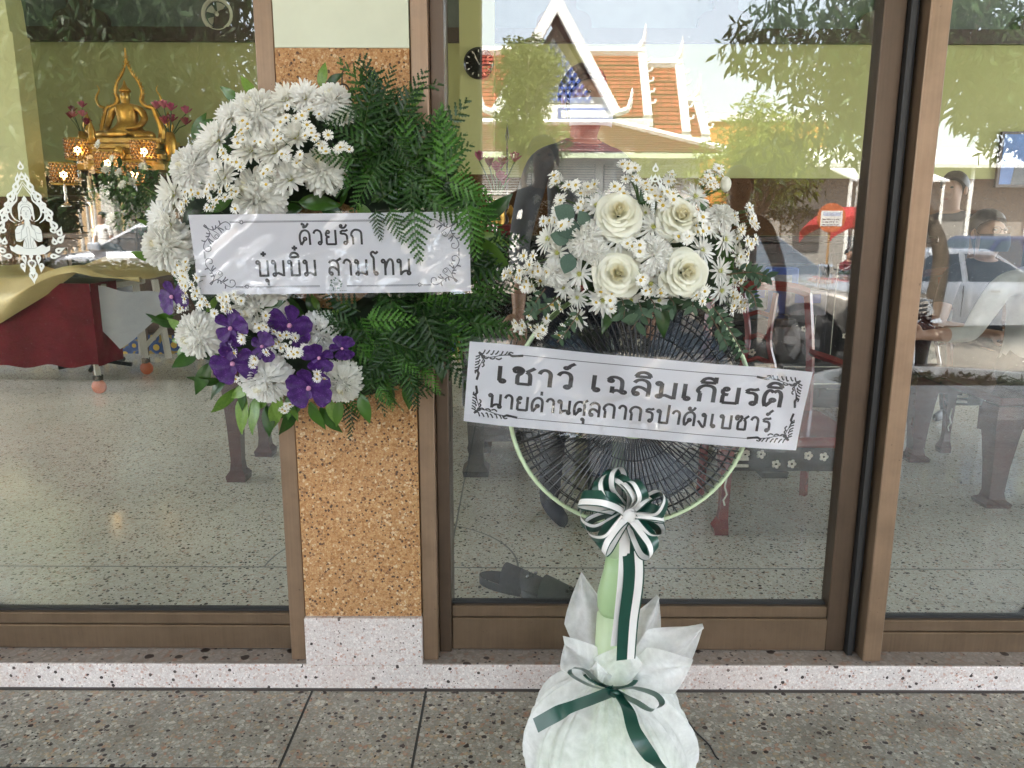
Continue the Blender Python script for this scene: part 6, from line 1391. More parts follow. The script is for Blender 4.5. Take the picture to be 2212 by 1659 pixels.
def rows(par, a, b_, c, d, n, mat, mat2=None, lift=.05):
    """courses of roof tiles: each course laps over the next one; a-b ridge, d-c eave"""
    a, b_, c, d = map(Vector, (a, b_, c, d)); nn = (b_-a).cross(d-a).normalized()
    if nn.z < 0: nn = -nn
    for k in range(n):
        t0, t1 = k/n, (k+1)/n; q = MB(); p0, p1, p2, p3 = a.lerp(d, t0), b_.lerp(c, t0), b_.lerp(c, t1)+nn*lift, a.lerp(d, t1)+nn*lift
        lo = -nn*.04; vs = [p0, p1, p2, p3, p0+lo, p1+lo, p2+lo, p3+lo]; q.add(vs, [(3,2,1,0), (4,5,6,7), (0,1,5,4), (1,2,6,5), (2,3,7,6), (3,0,4,7)])
        q.build('tile_course', mat if not mat2 or k % 2 else mat2, par)
# ---- temple hall with tiered roof and front gable
TD = 36.0
tm = thing('temple_hall', 'temple hall with tiered terracotta roofs and a white edged lattice gable mirrored in the glass', 'temple', tuple(V(mir(1250, 400, TD).x, -TD, GZ)))
TMo = tm.location.copy()
def tp(px, py, D): return mir(px, py, D)-TMo
def zz(px, py, D): return mir(px, py, D).z-GZ
tiers = [(985, 1392, 116, 252, 38.5, 36.0), (1380, 1472, 143, 288, 38.6, 36.2), (1462, 1510, 224, 294, 38.7, 36.4)]
for i, (x0, x1, y0, y1, Dr, De) in enumerate(tiers):
    a, b_ = tp(x0, y0, Dr), tp(x1, y0, Dr); c, d = tp(x1-8, y1, De), tp(x0, y1, De); b_.z = a.z; c.z = d.z; c.x = b_.x
    rows(tm, a, b_, c, d, 16 if i < 2 else 10, m_tile)
    q = MB(); slab(q, d+V(0, -3, 0)*0+V(0, -5, 0), c+V(0, -5, 0), b_+V(0, -.1, 0), a+V(0, -.1, 0), .1); q.build('rear_slope', m_tile, tm)
    q = MB(); w = .20; q.tube([a+V(0, 0, .12), b_+V(0, 0, .12)], .24, 6); q.build('ridge', m_trim, tm)
    q = MB(); slab(q, b_+V(-.35, .15, .1), b_+V(.05, .15, .1), c+V(.05, .15, .08), c+V(-.35, .15, .08), .3); q.build('bargeboard', m_trim, tm)
    q = MB(); q.tube(spl([tuple(b_+V(-1.0, 0, .15)), tuple(b_+V(-.35, 0, .25)), tuple(b_+V(-.05, 0, .7)), tuple(b_+V(.0, 0, 1.4))], 5), [.22]*6+[.17]*4+[.1]*3+[.06, .05, .03], 6); q.build('finial', m_trim, tm)
    for k in range(5):
        q = MB(); p = b_.lerp(c, .15+.17*k); q.tube([p+V(0, .1, .1), p+V(.22, .1, .14), p+V(.27, .1, .3)], .06, 5); q.build('barge_hook', m_trim, tm)
    q = MB(); q.box(a.x, b_.x-.6, c.y-4.6, c.y-.5, 0, c.z-.05); q.build('wall', m_wht, tm)
    q = MB(); q.box(a.x, b_.x+.1, c.y-.4, c.y+.12, c.z-.42, c.z-.06); q.build('eave_beam', m_wht, tm)
# front gable
GD = 33.5; ap = tp(1204, 2, GD); rt_ = tp(1340, 240, GD); lf = V(2*ap.x-rt_.x, rt_.y, rt_.z)
q = MB()
for e in (rt_, lf):
    d = (e-ap); n = V(d.z, 0, -d.x).normalized(); n = n if n.z > 0 else -n
    q2 = MB(); q2.add([ap+V(0,.0,.45), ap-V(0,0,.45), e-n*.36, e+n*.05, ap+V(0,-.45,.45), ap+V(0,-.45,-.45), e-n*.36+V(0,-.45,0), e+n*.05+V(0,-.45,0)], [(0,1,2,3), (7,6,5,4), (0,3,7,4), (1,5,6,2), (2,6,7,3)]); q2.build('gable_board', m_trim, tm)
    q2 = MB(); sg = 1 if e.x > ap.x else -1; q2.tube(spl([tuple(e+V(-.2*sg, .1, -.1)), tuple(e+V(.28*sg, .1, .05)), tuple(e+V(.42*sg, .1, .4)), tuple(e+V(.48*sg, .1, .95))], 5), [.16]*6+[.11]*5+[.07]*3+[.04, .02], 6); q2.build('gable_hook', m_trim, tm)
    q2 = MB(); slab(q2, ap+V(0, -.45, .35), ap+V(0, -5, .35), e+n*.02+V(0, -5, 0), e+n*.02+V(0, -.45, 0), .1); q2.build('gable_roof', m_tile, tm)
q = MB(); q.tube(spl([tuple(ap+V(0, -.1, .3)), tuple(ap+V(0, .1, 1.0)), tuple(ap+V(0, .3, 1.7)), tuple(ap+V(0, .2, 2.4))], 4), [.2]*5+[.12]*4+[.07, .05, .04, .02], 6); q.build('gable_spire', m_trim, tm)
m_ped = M('grey_brown_pediment', (.36,.28,.21), .7); m_bluel = M('blue_lattice', (.05,.09,.34), .5)
q = MB(); q.add([ap+V(0,-1.3,-.6), lf+V(.4,-1.3,.2), rt_+V(-.4,-1.3,.2)], [(0,1,2)]); q.build('pediment', m_ped, tm)
la, lb, lc_ = tp(1197, 70, GD), tp(1100, 214, GD), tp(1290, 214, GD); lb.x = 2*la.x-lc_.x; lb.z = lc_.z
for p in (la, lb, lc_): p.y -= 1.0
q = MB(); q.add([la, lb, lc_, la+V(0,-.15,0), lb+V(0,-.15,0), lc_+V(0,-.15,0)], [(0,1,2), (5,4,3), (0,3,4,1), (1,4,5,2), (2,5,3,0)]); q.build('lattice_panel', m_wht, tm)
nb = 11
for k in range(1, nb):
    t = k/nb; base = lb.lerp(lc_, t)
    for tgt, far in ((la.lerp(lc_, 1-t) if False else lb.lerp(la, t) , 0), (lc_.lerp(la, 1-t), 1)):
        q = MB(); f_ = V(0, .08, 0); a, b_ = base+f_, tgt+f_; d = (b_-a).normalized(); s_ = V(-d.z, 0, d.x)*.065; y2 = V(0, -.07, 0)
        q.add([a-s_, a+s_, b_+s_, b_-s_, a-s_+y2, a+s_+y2, b_+s_+y2, b_-s_+y2], [(0,1,2,3), (7,6,5,4), (0,3,7,4), (1,5,6,2)]); q.build('lattice_bar', m_bluel, tm)
q = MB(); q.box(lf.x+.3, rt_.x-.3, lf.y-1.3, lf.y-.5, rt_.z-.55, rt_.z+.35); q.build('gable_beam', m_wht, tm)
q = MB(); sgc = tp(1270, 243, GD); q.box(sgc.x-1.3, sgc.x+1.3, lf.y-.495, lf.y-.43, sgc.z-.26, sgc.z+.26, bev=.02); sgn_ = q.build('sign_board', M('blue_sign', (.10,.14,.40), .5), tm)
q = MB(); q.box(sgc.x-1.15, sgc.x+1.15, lf.y-.428, lf.y-.41, sgc.z-.15, sgc.z+.15); q.build('sign_face', m_wht, sgn_)
for x in (lf.x+.8, lf.x+2.9, rt_.x-2.9, rt_.x-.8): q = MB(); q.box(x-.22, x+.22, lf.y-1.1, lf.y-.66, 0, rt_.z-.56); q.build('gable_post', m_wht, tm)
q = MB(); q.box(lf.x+.3, rt_.x-.3, lf.y-3.2, lf.y-2.9, 0, rt_.z); q.build('gable_rear_wall', m_wht, tm)
for k in range(7): q = MB(); q.box(rt_.x-4.2, rt_.x-.9, lf.y-.64, lf.y-.58, rt_.z-.85-.26*k, rt_.z-.72-.26*k); q.build('louvre', m_wht, tm)
# ---- low hall with hipped maroon roof
LD = 27.0
lo = thing('low_hall', 'low white hall with hipped maroon tile roof and louvred windows in front of the temple', 'building', (mir(1250, 400, LD).x, -LD, GZ)); LO = lo.location.copy()
def lp(px, py, D): return mir(px, py, D)-LO
e0, e1 = lp(930, 330, LD), lp(1572, 330, LD); e0.z = e1.z; r0, r1 = lp(1000, 270, LD+2.2), lp(1330, 270, LD+2.2); r0.z = r1.z
rows(lo, r0, r1, e1, e0, 12, m_tile2)
q = MB(); slab(q, r1+V(0,0,.02), e1+V(0,-5.4,0), e1, r1+V(0.01,0,.02), .05); q.build('hip_slope', m_tile2, lo)
q = MB(); q.tube([r0+V(0,0,.1), r1+V(0,0,.1), e1+V(0,0,.12)], .13, 6); q.build('ridge', m_trim, lo)
q = MB(); q.box(e0.x, e1.x, e1.y-.3, e1.y+.06, e1.z-.2, e1.z-.03); q.build('gutter', M('pale_green_gutter', (.55,.62,.42), .5), lo)
q = MB(); q.box(e0.x+.3, e1.x-.8, e1.y-4.5, e1.y-.8, 0, e1.z-.05); q.build('wall', m_wht, lo)
for x0, x1 in ((1030,1150),(1165,1290),(1310,1390),(1400,1480)):
    a, b_ = lp(x0, 352, LD), lp(x1, 420, LD)
    q = MB(); q.box(a.x, b_.x, e1.y-.83, e1.y-.78, b_.z, a.z); q.build('window', M('dark_window', (.05,.05,.05), .3), lo)
    for k in range(12): z = b_.z+(a.z-b_.z)*(k+.2)/12; q = MB(); q.box(a.x+.03, b_.x-.03, e1.y-.76, e1.y-.70, z, z+(a.z-b_.z)*.055); q.build('louvre', m_wht, lo)
# ---- other buildings
def block(name, label, x0, x1, ytop, D, mat, dep=6, coping=True, cat='building', ybase=None):
    o = thing(name, label, cat, (mir((x0+x1)/2, 489, D).x, -D, GZ)); a, b_ = mir(x0, ytop, D)-o.location, mir(x1, ytop, D)-o.location
    q = MB(); q.box(a.x, b_.x, -dep, 0, 0, a.z); q.build('wall', mat, o)
    if coping: q = MB(); q.box(a.x-.2, b_.x+.2, -dep-.2, .2, a.z+.001, a.z+.45*D/45); q.build('coping', m_trim, o)
    return o, a, b_
block('orange_building', 'orange walled building with white coping behind the yellow green tree', 1512, 1790, 263, 46, M('orange_render', (.62,.26,.05), .7, var=.06))
o, a, b_ = block('grey_house', 'small grey house with white roof edge and dark windows on the right', 1660, 2300, 352, 25, M('grey_house_wall', (.27,.25,.22), .8), 5, False)
q = MB(); slab(q, V(a.x-.3, -2, a.z+.7), V(b_.x+.3, -2, a.z+.7), V(b_.x+.3, 1.2, a.z-.1), V(a.x-.3, 1.2, a.z-.1), .12); q.build('roof', M('white_sheet_roof', (.66,.66,.64), .5), o)
for k in range(7):
    q = MB(); x = a.x+1.0+k*2.0; q.box(x, x+.9, .01, .06, 1.0, 2.4); q.build('window', M('dark_window2', (.07,.06,.05), .3), o); q = MB(); q.tube([(x+1.5, .8, 0), (x+1.5, .8, a.z)], .07, 6); q.build('post', m_wht, o)
aw = thing('awning', 'white sloping awning at the right end of the grey house', 'awning', tuple(mir(1890, 378, 20)))
q = MB(); slab(q, V(-.9,-.9,.25), V(1.6,-.9,.25), V(1.6,.9,-.18), V(-.9,.9,-.18), .05); q.build('sheet', m_trim, aw)
for x in (-.8, 1.5): q = MB(); q.tube([(x, .8, -.2), (x, .8, GZ-aw.location.z)], .04, 6); q.build('post', m_wht, aw)
# striped temple roof far left
sr = thing('striped_temple', 'temple with orange and green banded roof edged in white far behind the left tree', 'temple', (mir(70, 300, 42).x, -42, GZ)); SR = sr.location.copy()
m_or = M('orange_glazed_tile', (.58,.24,.07), .4, var=.1); m_grt = M('green_glazed_tile', (.20,.26,.10), .4, var=.1); m_pk = M('pink_brown_tile', (.45,.22,.14), .5, var=.1)
for k, (y0, y1, D0, D1, xa, xb) in enumerate(((-10,60,47,45,-260,112),(62,120,44.8,43.4,-260,160),(122,200,43.2,42,-260,215))):
    a, b_, c, d = [mir(x, y, D)-SR for x, y, D in ((xa,y0,D0),(xb,y0+32,D0),(xb+14,y1+40,D1),(xa,y1-10,D1))]
    for j, (mm, t0, t1) in enumerate(((m_or,0,.3),(m_pk,.3,.5),(m_grt,.5,.7),(m_or,.7,.93))):
        q = MB(); slab(q, a.lerp(d,t0), b_.lerp(c,t0), b_.lerp(c,t1), a.lerp(d,t1), -.05-.01*j); q.build('roof_band', mm, sr)
    q = MB(); q.tube([d, c], .16, 6); q.build('roof_edge', m_trim, sr)
q = MB(); q.box(-9, 6, -6, -.5, 0, mir(70, 190, 42).z-GZ-1.2); q.build('wall', M('ochre_temple_wall', (.40,.27,.14), .8), sr)
# ---- trees
def leafcloud(q, c, rx, ry, rz_, n, L, r, droop=.5, wid=.24, shell=.35, clumps=0):
    cs = [(c, (rx, ry, rz_))] if not clumps else [(Vector(c)+V(r.gauss(0,.42)*rx, r.gauss(0,.42)*ry, r.gauss(0,.42)*rz_), (rx*.38, ry*.38, rz_*.36)) for _ in range(clumps)]
    for i in range(n):
        cc, (a, b_, d_) = cs[i % len(cs)]
        while True:
            d = V(r.uniform(-1,1), r.uniform(-1,1), r.uniform(-1,1))
            if shell < d.length < 1: break
        p = Vector(cc)+V(d.x*a, d.y*b_, d.z*d_); t = V(r.gauss(0,.7), r.gauss(0,.7), r.gauss(-droop,.5)).normalized(); s_ = t.cross(V(r.gauss(0,1), r.gauss(0,1), r.gauss(0,.5))).normalized(); nn = t.cross(s_)
        l = L*r.uniform(.65,1.25)
        q.add([p, p+t*l*.4+s_*l*wid*.5-nn*l*.03, p+t*l*.75+s_*l*wid*.35, p+t*l, p+t*l*.75-s_*l*wid*.35, p+t*l*.4-s_*l*wid*.5-nn*l*.03], [(0,1,2,3,4,5)], 0)
def tree(label, px, py, D, rx, rz_, n, L, mat, seed, clumps, trunk_px=None, ry=None, droop=.5, wid=.24, bark=None):
    c = mir(px, py, D); tx = c.x if trunk_px is None else mir(trunk_px, py, D).x
    o = thing('tree', label, 'tree', (tx, c.y, GZ)); r = random.Random(seed); cl = c-o.location; h = cl.z; ry = ry or rx*.8
    q = MB(); tr0 = .05+.022*h
    q.tube(spl([(0,0,0), (.04*h,.02*h,h*.35), (cl.x*.5-.02*h,0,h*.65), (cl.x,0,h+rz_*.4)], 5), [tr0*(1-.052*k) for k in range(16)], 8); q.build('trunk', bark or m_bark, o, True)
    q = MB(); tips = []
    for k in range(9):
        a = r.uniform(0,6.28); e = cl+V(rx*.75*cos(a), ry*.7*sin(a), rz_*r.uniform(-.5,.7)); s0 = V(cl.x*.55, 0, h*r.uniform(.5,.8)); q.tube(spl([tuple(s0), tuple(s0.lerp(e,.5)+V(0,0,.08*h)), tuple(e)], 4), [tr0*.45*(1-.1*j) for j in range(9)], 5)
    q.build('limbs', bark or m_bark, o, True)
    q = MB(); leafcloud(q, cl, rx, ry, rz_, n, L, r, droop, wid, .25, clumps); q.build('crown', mat, o)
    return o
m_bark = M('grey_bark', (.11,.085,.06), .9, var=.35, vs=12, bump=.6, bs=40)
m_lf_d = leafmat('dark_mango_leaf', (.012,.030,.007), (.032,.066,.014), .45, .3, 2, .25); m_lf_y = leafmat('yellow_green_leaf', (.19,.24,.03), (.34,.36,.06), .5, .4, .5); m_lf_o = leafmat('olive_leaf', (.10,.13,.025), (.19,.22,.05), .5, .35, .5); m_lf_g = leafmat('fresh_green_leaf', (.07,.14,.02), (.16,.25,.04), .5, .35, 1)
tree('olive green tree standing before the left half of the lattice gable', 1135, 225, 23, 1.15, 1.75, 7500, .20, m_lf_o, 3, 26)
tree('bright yellow green tree in front of the orange building', 1648, 352, 17.5, 1.45, 1.25, 10000, .16, m_lf_y, 4, 34)
tree('dark leafy tree hanging over the pickup on the right', 1960, 95, 8.3, 1.75, 1.35, 11000, .19, m_lf_d, 5, 50, trunk_px=2050, ry=1.3, droop=.9)
tree('dark leafy tree beyond the right pane at the edge of the picture', 2240, 215, 9.2, 1.0, 1.15, 5500, .19, m_lf_d, 15, 26, trunk_px=2330, ry=.9, droop=.9)
tree('large dark tree whose leaves cover the left pane', 230, 130, 8.6, 2.7, 1.8, 25000, .20, m_lf_d, 6, 150, trunk_px=560, ry=1.4, droop=.9)
tree('dark leafy tree at the far left edge of the yard', -130, 210, 9.5, 1.3, 1.2, 3000, .19, m_lf_d, 8, 16, ry=1.0, droop=.9)
tree('fresh green slender tree with white trunk behind the silver car', 300, 400, 15, .95, .85, 2600, .14, m_lf_g, 7, 18, bark=M('white_painted_bark', (.55,.52,.45), .8, var=.2))
def shrub(label, px, py, D, rx, rz_, n, L, mat, seed):
    c = mir(px, py, D); o = thing('shrub', label, 'shrub', (c.x, c.y, GZ)); r = random.Random(seed); q = MB(); leafcloud(q, c-o.location, rx, rx*.8, rz_, n, L, r, .1, .24, .1, 8); q.build('foliage', mat, o)
    q = MB(); q.tube([(0,0,0), tuple(c-o.location)], .03, 6); q.build('stem', m_bark, o)
shrub('bright green shrub behind the left sticker', 55, 385, 10.5, .42, .5, 700, .13, m_lf_g, 1); shrub('dark shrub at the left edge of the yard', 5, 420, 10, .35, .5, 400, .13, m_lf_d, 2)
for i, (px, lab) in enumerate(((1690,'round dark shrub behind the pickup cab'),(1560,'dark shrub left of the yellow tree trunk'),(1430,'olive shrub before the low hall louvres'))): shrub(lab, px, 455 if i < 2 else 395, 20 if i < 2 else 22, .8, .75 if i < 2 else 1.1, 900, .14, m_lf_d if i < 2 else m_lf_o, 11+i)
shrub('tall dark bush added to hide the bright left part of the white fence', 110, 440, 13.5, .75, 1.15, 3200, .16, m_lf_d, 19)  # this bush and the next added to darken the mirrored view beside the fence
shrub('broad dark bush added behind the white vinyl figure', 20, 470, 12.5, .8, .8, 2400, .16, m_lf_d, 20)
# ---- fence of white balusters
m_fence = M('weathered_white_paint', (.45,.43,.39), .8, var=.15)
fe = thing('white_fence', 'white baluster fence behind the silver car', 'fence', (mir(240, 450, 18).x, -18, GZ+.36)); h = mir(240, 405, 18).z-GZ-.36
q = MB(); q.box(-5, 4, -.1, .1, 0, .35); q.build('base_wall', m_fence, fe); q = MB(); q.box(-5, 4, -.08, .08, h-.12, h); q.build('top_rail', m_fence, fe)
for k in range(46): q = MB(); x = -4.9+.195*k; q.lathe([(.05,.3501),(.035,.6),(.06,.8),(.03,h-.3),(.05,h-.1205)], 6, M=Matrix.Translation((x,0,0))); q.build('baluster', m_fence, fe, True)
for x in (-3, 0, 3): q = MB(); q.box(x-.16, x+.16, -.16, .16, 0, h+.35); q.build('gate_post', m_fence, fe)
q = MB(); q.box(-16, -2.6, -22, -11.6, GZ-.05, GZ+.36); tag(q.build('raised_pavement', M('pale_paving', (.30,.28,.25), .9, var=.2, vs=2)), kind='structure')
# ---- cars
m_tyre = M('tyre_rubber', (.02,.02,.021), .8, var=.2); m_rim = M('alloy_rim', (.42,.42,.43), .3, .9); m_rimd = M('dark_grey_rim', (.16,.16,.165), .4, .7); m_cgl = M('tinted_car_glass', (.030,.045,.055), .03, var=0, spec=1.0); m_chr = M('chrome', (.7,.7,.7), .08, 1, var=0); m_blkt = M('black_trim', (.015,.015,.016), .5)
def car(name, label, cat, loc, rz, paint, L, Wd, belt, H, prof, cab, wheels, wr_, clear=.22, truck=False):
    """prof: (x, z of bonnet line); cab: x positions of the glasshouse foot and roof; front at +X"""
    o = thing(name, label, cat, loc, rz); hw = Wd/2
    q = MB(); P_ = spl(prof, 4); n = len(P_); vs = []; fs = []; m_ = 11
    def arch(x):
        for wx in wheels:
            d = abs(x-wx)
            if d < wr_*1.22: return wr_+sqrt(max(0, (wr_*1.22)**2-d*d))
        return clear
    for i, (x, z) in enumerate(P_):
        e = abs(x)/(L/2); w = hw*(1-.16*max(0, e-.72)/.28); zb_ = min(arch(x), z-.06) if abs(e) < .97 else clear+.1
        ring = [(w*.97, zb_), (w, zb_+(z-zb_)*.35), (w*.995, zb_+(z-zb_)*.7), (w*.95, z-.02), (w*.80, z), (0, z+.02)]
        ring = ring+[(-a, b_) for a, b_ in reversed(ring[:-1])]
        vs += [(x, y, zq) for y, zq in ring]
    k = 11
    for i in range(n-1):
        for j in range(k-1): fs.append((i*k+j, i*k+j+1, (i+1)*k+j+1, (i+1)*k+j))
    fs.append(tuple(range(k))); fs.append(tuple((n-1)*k+j for j in range(k-1, -1, -1))); q.add(vs, fs); q.build('body', paint, o, True)
    q = MB(); q.box(-L*.46, L*.46, -hw*.86, hw*.86, clear, clear+.12); q.build('underbody', m_blkt, o)
    b0, b1, t0, t1 = cab                     # rear foot, front foot, roof rear, roof front
    zb_ = belt-.03; wt = hw*.74; wb = hw*.95
    c8 = [V(b0,-wb,zb_), V(b1,-wb,zb_), V(b1,wb,zb_), V(b0,wb,zb_), V(t0,-wt,H-.05), V(t1,-wt,H-.05), V(t1,wt,H-.05), V(t0,wt,H-.05)]
    q = MB(); q.add(c8+[V(t0+.1,-wt*.9,H), V(t1-.12,-wt*.9,H), V(t1-.12,wt*.9,H), V(t0+.1,wt*.9,H)], [(0,1,5,4),(1,2,6,5),(2,3,7,6),(3,0,4,7),(4,5,9,8),(5,6,10,9),(6,7,11,10),(7,4,8,11),(8,9,10,11)]); q.build('cabin', paint, o)
    def pane(nm, a, b_, c, d, ins=.07, off=.012):
        ctr = (a+b_+c+d)/4; nn = (b_-a).cross(d-a).normalized(); nn = nn if nn.dot(ctr-V((b0+b1)/2,0,zb_)) > 0 else -nn
        pp = [p+(ctr-p).normalized()*ins*1.25+nn*off for p in (a,b_,c,d)]; qq = [p-nn*(off+.01) for p in pp]; q = MB(); q.add(pp+qq, [(0,1,2,3),(7,6,5,4),(0,4,5,1),(1,5,6,2),(2,6,7,3),(3,7,4,0)]); q.build(nm, m_cgl, o)
    pane('windscreen', c8[1], c8[2], c8[6], c8[5]); pane('rear_window', c8[3], c8[0], c8[4], c8[7])
    for s in (0, 1):
        A, B, C_, D_ = (c8[0], c8[1], c8[5], c8[4]) if s == 0 else (c8[3], c8[2], c8[6], c8[7]); mb_, mt = A.lerp(B, .52), D_.lerp(C_, .50)
        pane('side_window', A, mb_, mt, D_, .055); pane('side_window', mb_, B, C_, mt, .055)
        sy = -1 if s == 0 else 1
        q = MB(); q.box(b1-.28, b1-.08, sy*(hw+.03)-.09, sy*(hw+.03)+.09, belt+.0, belt+.16, bev=.03); q.build('mirror', m_chr if truck else paint, o)
        for xx in (b1-.95, b0+.5): q = MB(); q.box(xx, xx+.17, sy*(hw+.002)-.012, sy*(hw+.002)+.012, belt-.17, belt-.13, bev=.008); q.build('door_handle', m_chr, o)
        q = MB(); q.box((b0+b1)/2-.004, (b0+b1)/2+.004, sy*hw-.004*sy-.006, sy*hw-.004*sy+.006, clear+.15, belt-.06); q.build('door_seam', m_blkt, o)
        xf = L/2
        q = MB(); q.box(xf-.34, xf-.06, sy*hw*.72-.2*1, sy*hw*.72+.17, belt-.42, belt-.18, bev=.05); q.build('headlight', m_chr, o, True)
        q = MB(); q.box(-xf-.0, -xf+.18, sy*hw*.76-.12, sy*hw*.76+.12, belt-.42, belt-.1, bev=.03); q.build('tail_light', M('red_tail_lens', (.35,.03,.02), .2), o)
        for wx in wheels:
            wl = bpy.data.objects.new('wheel', None); COL.objects.link(wl); wl.parent = o; wl.location = (wx, sy*(hw-.10), wr_)
            q = MB(); q.lathe([(wr_*.62,-.11),(wr_*.93,-.11),(wr_,-.07),(wr_,.07),(wr_*.93,.11),(wr_*.62,.11),(wr_*.60,.0),(wr_*.62,-.11)], 28, M=Matrix.Rotation(pi/2, 4, 'X'), cap=False); q.build('tyre', m_tyre, wl, True)
            q = MB(); q.lathe([(0,.06),(wr_*.6,.06),(wr_*.62,.0),(wr_*.6,-.06),(0,-.06)], 24, M=Matrix.Rotation(pi/2, 4, 'X')); q.build('rim_dish', m_rimd, wl)
            for j in range(6):
                a = j*pi/3; q = MB(); q.box(.03, wr_*.62, -.10, .10, -.045, .045); q2 = [Matrix.Rotation(a, 4, 'Y') @ Vector(p) for p in q.v]; q.v = [tuple(p) for p in q2]; q.build('rim_spoke', m_rim, wl)
    q = MB(); q.box(L/2-.10, L/2+.03, -hw*.5, hw*.5, belt-.42, belt-.2, bev=.02); g = q.build('grille', m_blkt if not truck else m_chr, o)
    if truck:
        for k in range(3): q = MB(); q.box(L/2+.031, L/2+.036, -hw*.46, hw*.46, belt-.395+.055*k, belt-.365+.055*k); q.build('grille_slot', m_blkt, g)
    q = MB(); q.box(L/2-.12, L/2+.12, -hw*.92, hw*.92, clear+.12, clear+.34, bev=.06); q.build('front_bumper', m_chr if truck else paint, o, True)
    q = MB(); q.box(-L/2-.08, -L/2+.12, -hw*.92, hw*.92, clear+.1, clear+.34, bev=.05); q.build('rear_bumper', paint, o, True)
    return o
def paintm(name, col, metal=.4): return M(name, col, .22, metal, var=.02, coat=.8)
m_beige = paintm('silver_beige_paint', (.34,.315,.285), .35); m_whp = paintm('white_car_paint', (.74,.75,.77), .0); m_slp = paintm('silver_car_paint', (.55,.57,.62), .3)
pk = mir(1850, 700, 8.2)
pick = car('pickup_truck', 'beige silver pickup with chrome grille parked facing right below the dark tree', 'pickup', (3.25, -9.3, GZ), radians(50), m_beige, 5.0, 1.8, 1.12, 1.76, [(-2.5,.75),(-2.48,1.12),(-1.5,1.14),(0,1.14),(.75,1.16),(1.3,1.13),(1.95,1.06),(2.35,.98),(2.5,.78),(2.52,.5)], (-1.35,1.05,-1.1,.18), (-1.6,1.62), .40, .32, True)
q = MB()
car('white_sedan', 'white sedan parked behind the planting bed at the right', 'car', (mir(2140, 600, 10.3).x, -11.6, GZ), radians(-8), m_whp, 4.5, 1.75, .92, 1.46, [(-2.25,.6),(-2.22,.92),(-1.6,.97),(-.8,.95),(.6,.94),(1.2,.9),(1.9,.8),(2.2,.66),(2.26,.42)], (-1.75,1.15,-.85,.35), (-1.4,1.42), .32, .2)
car('silver_sedan', 'silver sedan with dark windows parked at the left beyond the yard', 'car', (mir(335, 560, 13.4).x, -13.9, GZ+.36), radians(172), m_slp, 4.6, 1.78, .95, 1.50, [(-2.3,.6),(-2.27,.95),(-1.6,1.0),(-.8,.98),(.6,.97),(1.2,.93),(1.9,.84),(2.25,.7),(2.31,.42)], (-1.75,1.2,-.75,.3), (-1.42,1.45), .33, .2)
car('dark_sedan', 'dark blue car parked behind the white sedan', 'car', (mir(2260, 560, 15).x, -16.5, GZ), radians(-20), paintm('dark_blue_paint', (.03,.04,.09)), 4.4, 1.75, .95, 1.62, [(-2.2,.6),(-2.17,.95),(-1.6,1.0),(-.8,.98),(.6,.97),(1.2,.93),(1.9,.84),(2.15,.7),(2.21,.42)], (-1.75,1.2,-1.0,.3), (-1.35,1.4), .33, .2)
# ---- red canopy, round sign on a post, motorbike rider
um = thing('red_canopy', 'red cloth market umbrella with curved top beyond the pickup', 'umbrella', tuple(V(mir(1835, 500, 14).x, -14, GZ))); uz = mir(1822, 446, 14).z-GZ
m_redc = leafmat('red_canvas', (.48,.035,.04), (.60,.06,.06), .7, .35, 2)
q = MB(); q.grid(lambda u, v: V((.74+.0*v)*2*(u-.5)*1.0, (v-.5)*1.5, uz-.34*(abs(2*u-1)**3)-.16*(2*v-1)**2), 22, 10); q.grid(lambda u, v: V((.74)*2*(.5-u), (v-.5)*1.5, uz-.02-.34*(abs(2*u-1)**3)-.16*(2*v-1)**2), 22, 10); q.build('canopy', m_redc, um, True)
for sg_ in (-1, 1):
    q = MB(); q.grid(lambda u, v: V(1.48*(u-.5), sg_*.75, uz-.165-.34*(abs(2*u-1)**3)-.24*v+.012*sin(26*u)*v), 26, 4); q.build('valance', m_redc, um, True)
q = MB(); q.tube([(0,0,0),(0,0,uz-.02)], .03, 8); q.build('pole', m_rim, um)
for k in range(6): q = MB(); a = k*pi/3; q.tube([(0,0,uz-.05),(.5*cos(a),.6*sin(a),uz-.36)], .01, 4); q.build('rib', m_rim, um)
sg = thing('round_sign', 'round orange notice sign with a white paper on a post beside the red umbrella', 'sign', tuple(V(mir(1795, 470, 11.5).x, -11.5, GZ))); sz = mir(1800, 470, 11.5).z-GZ
q = MB(); q.tube([(0,-.03,0),(0,-.03,sz-.1)], .022, 8); q.build('post', M('wood_post', (.35,.20,.08), .7), sg)
q = MB(); q.lathe([(0,-.012),(.245,-.012),(.245,.012),(0,.012)], 36, M=Matrix.Translation((0,0,sz)) @ Matrix.Rotation(-pi/2, 4, 'X')); q.build('disc', M('orange_red_board', (.50,.13,.05), .5), sg)
q = MB(); q.box(-.185,.185,.0135,.017,sz-.14,sz+.12); q.build('paper', m_wht, sg)
for k in range(3):
    q = MB(); r = random.Random(k); x = -.155
    while x < .11: w = r.uniform(.02,.06); q.box(x, x+w, .0175, .019, sz-.125+.045*k, sz-.105+.045*k); x += w+.018
    tag(q.build('faint_print', m_greyink, sg), kind='stuff')
q = MB(); q.box(-.15,.15,.0175,.019,sz+.03,sz+.09); q.build('faint_heading', M('pale_blue_print', (.42,.48,.62), .6, var=.5, vs=30), sg)
mb_ = thing('motorbike', 'dark motorbike carrying a boy beyond the pickup bonnet', 'motorbike', (mir(1835, 540, 12.8).x, -12.8, GZ), radians(75))
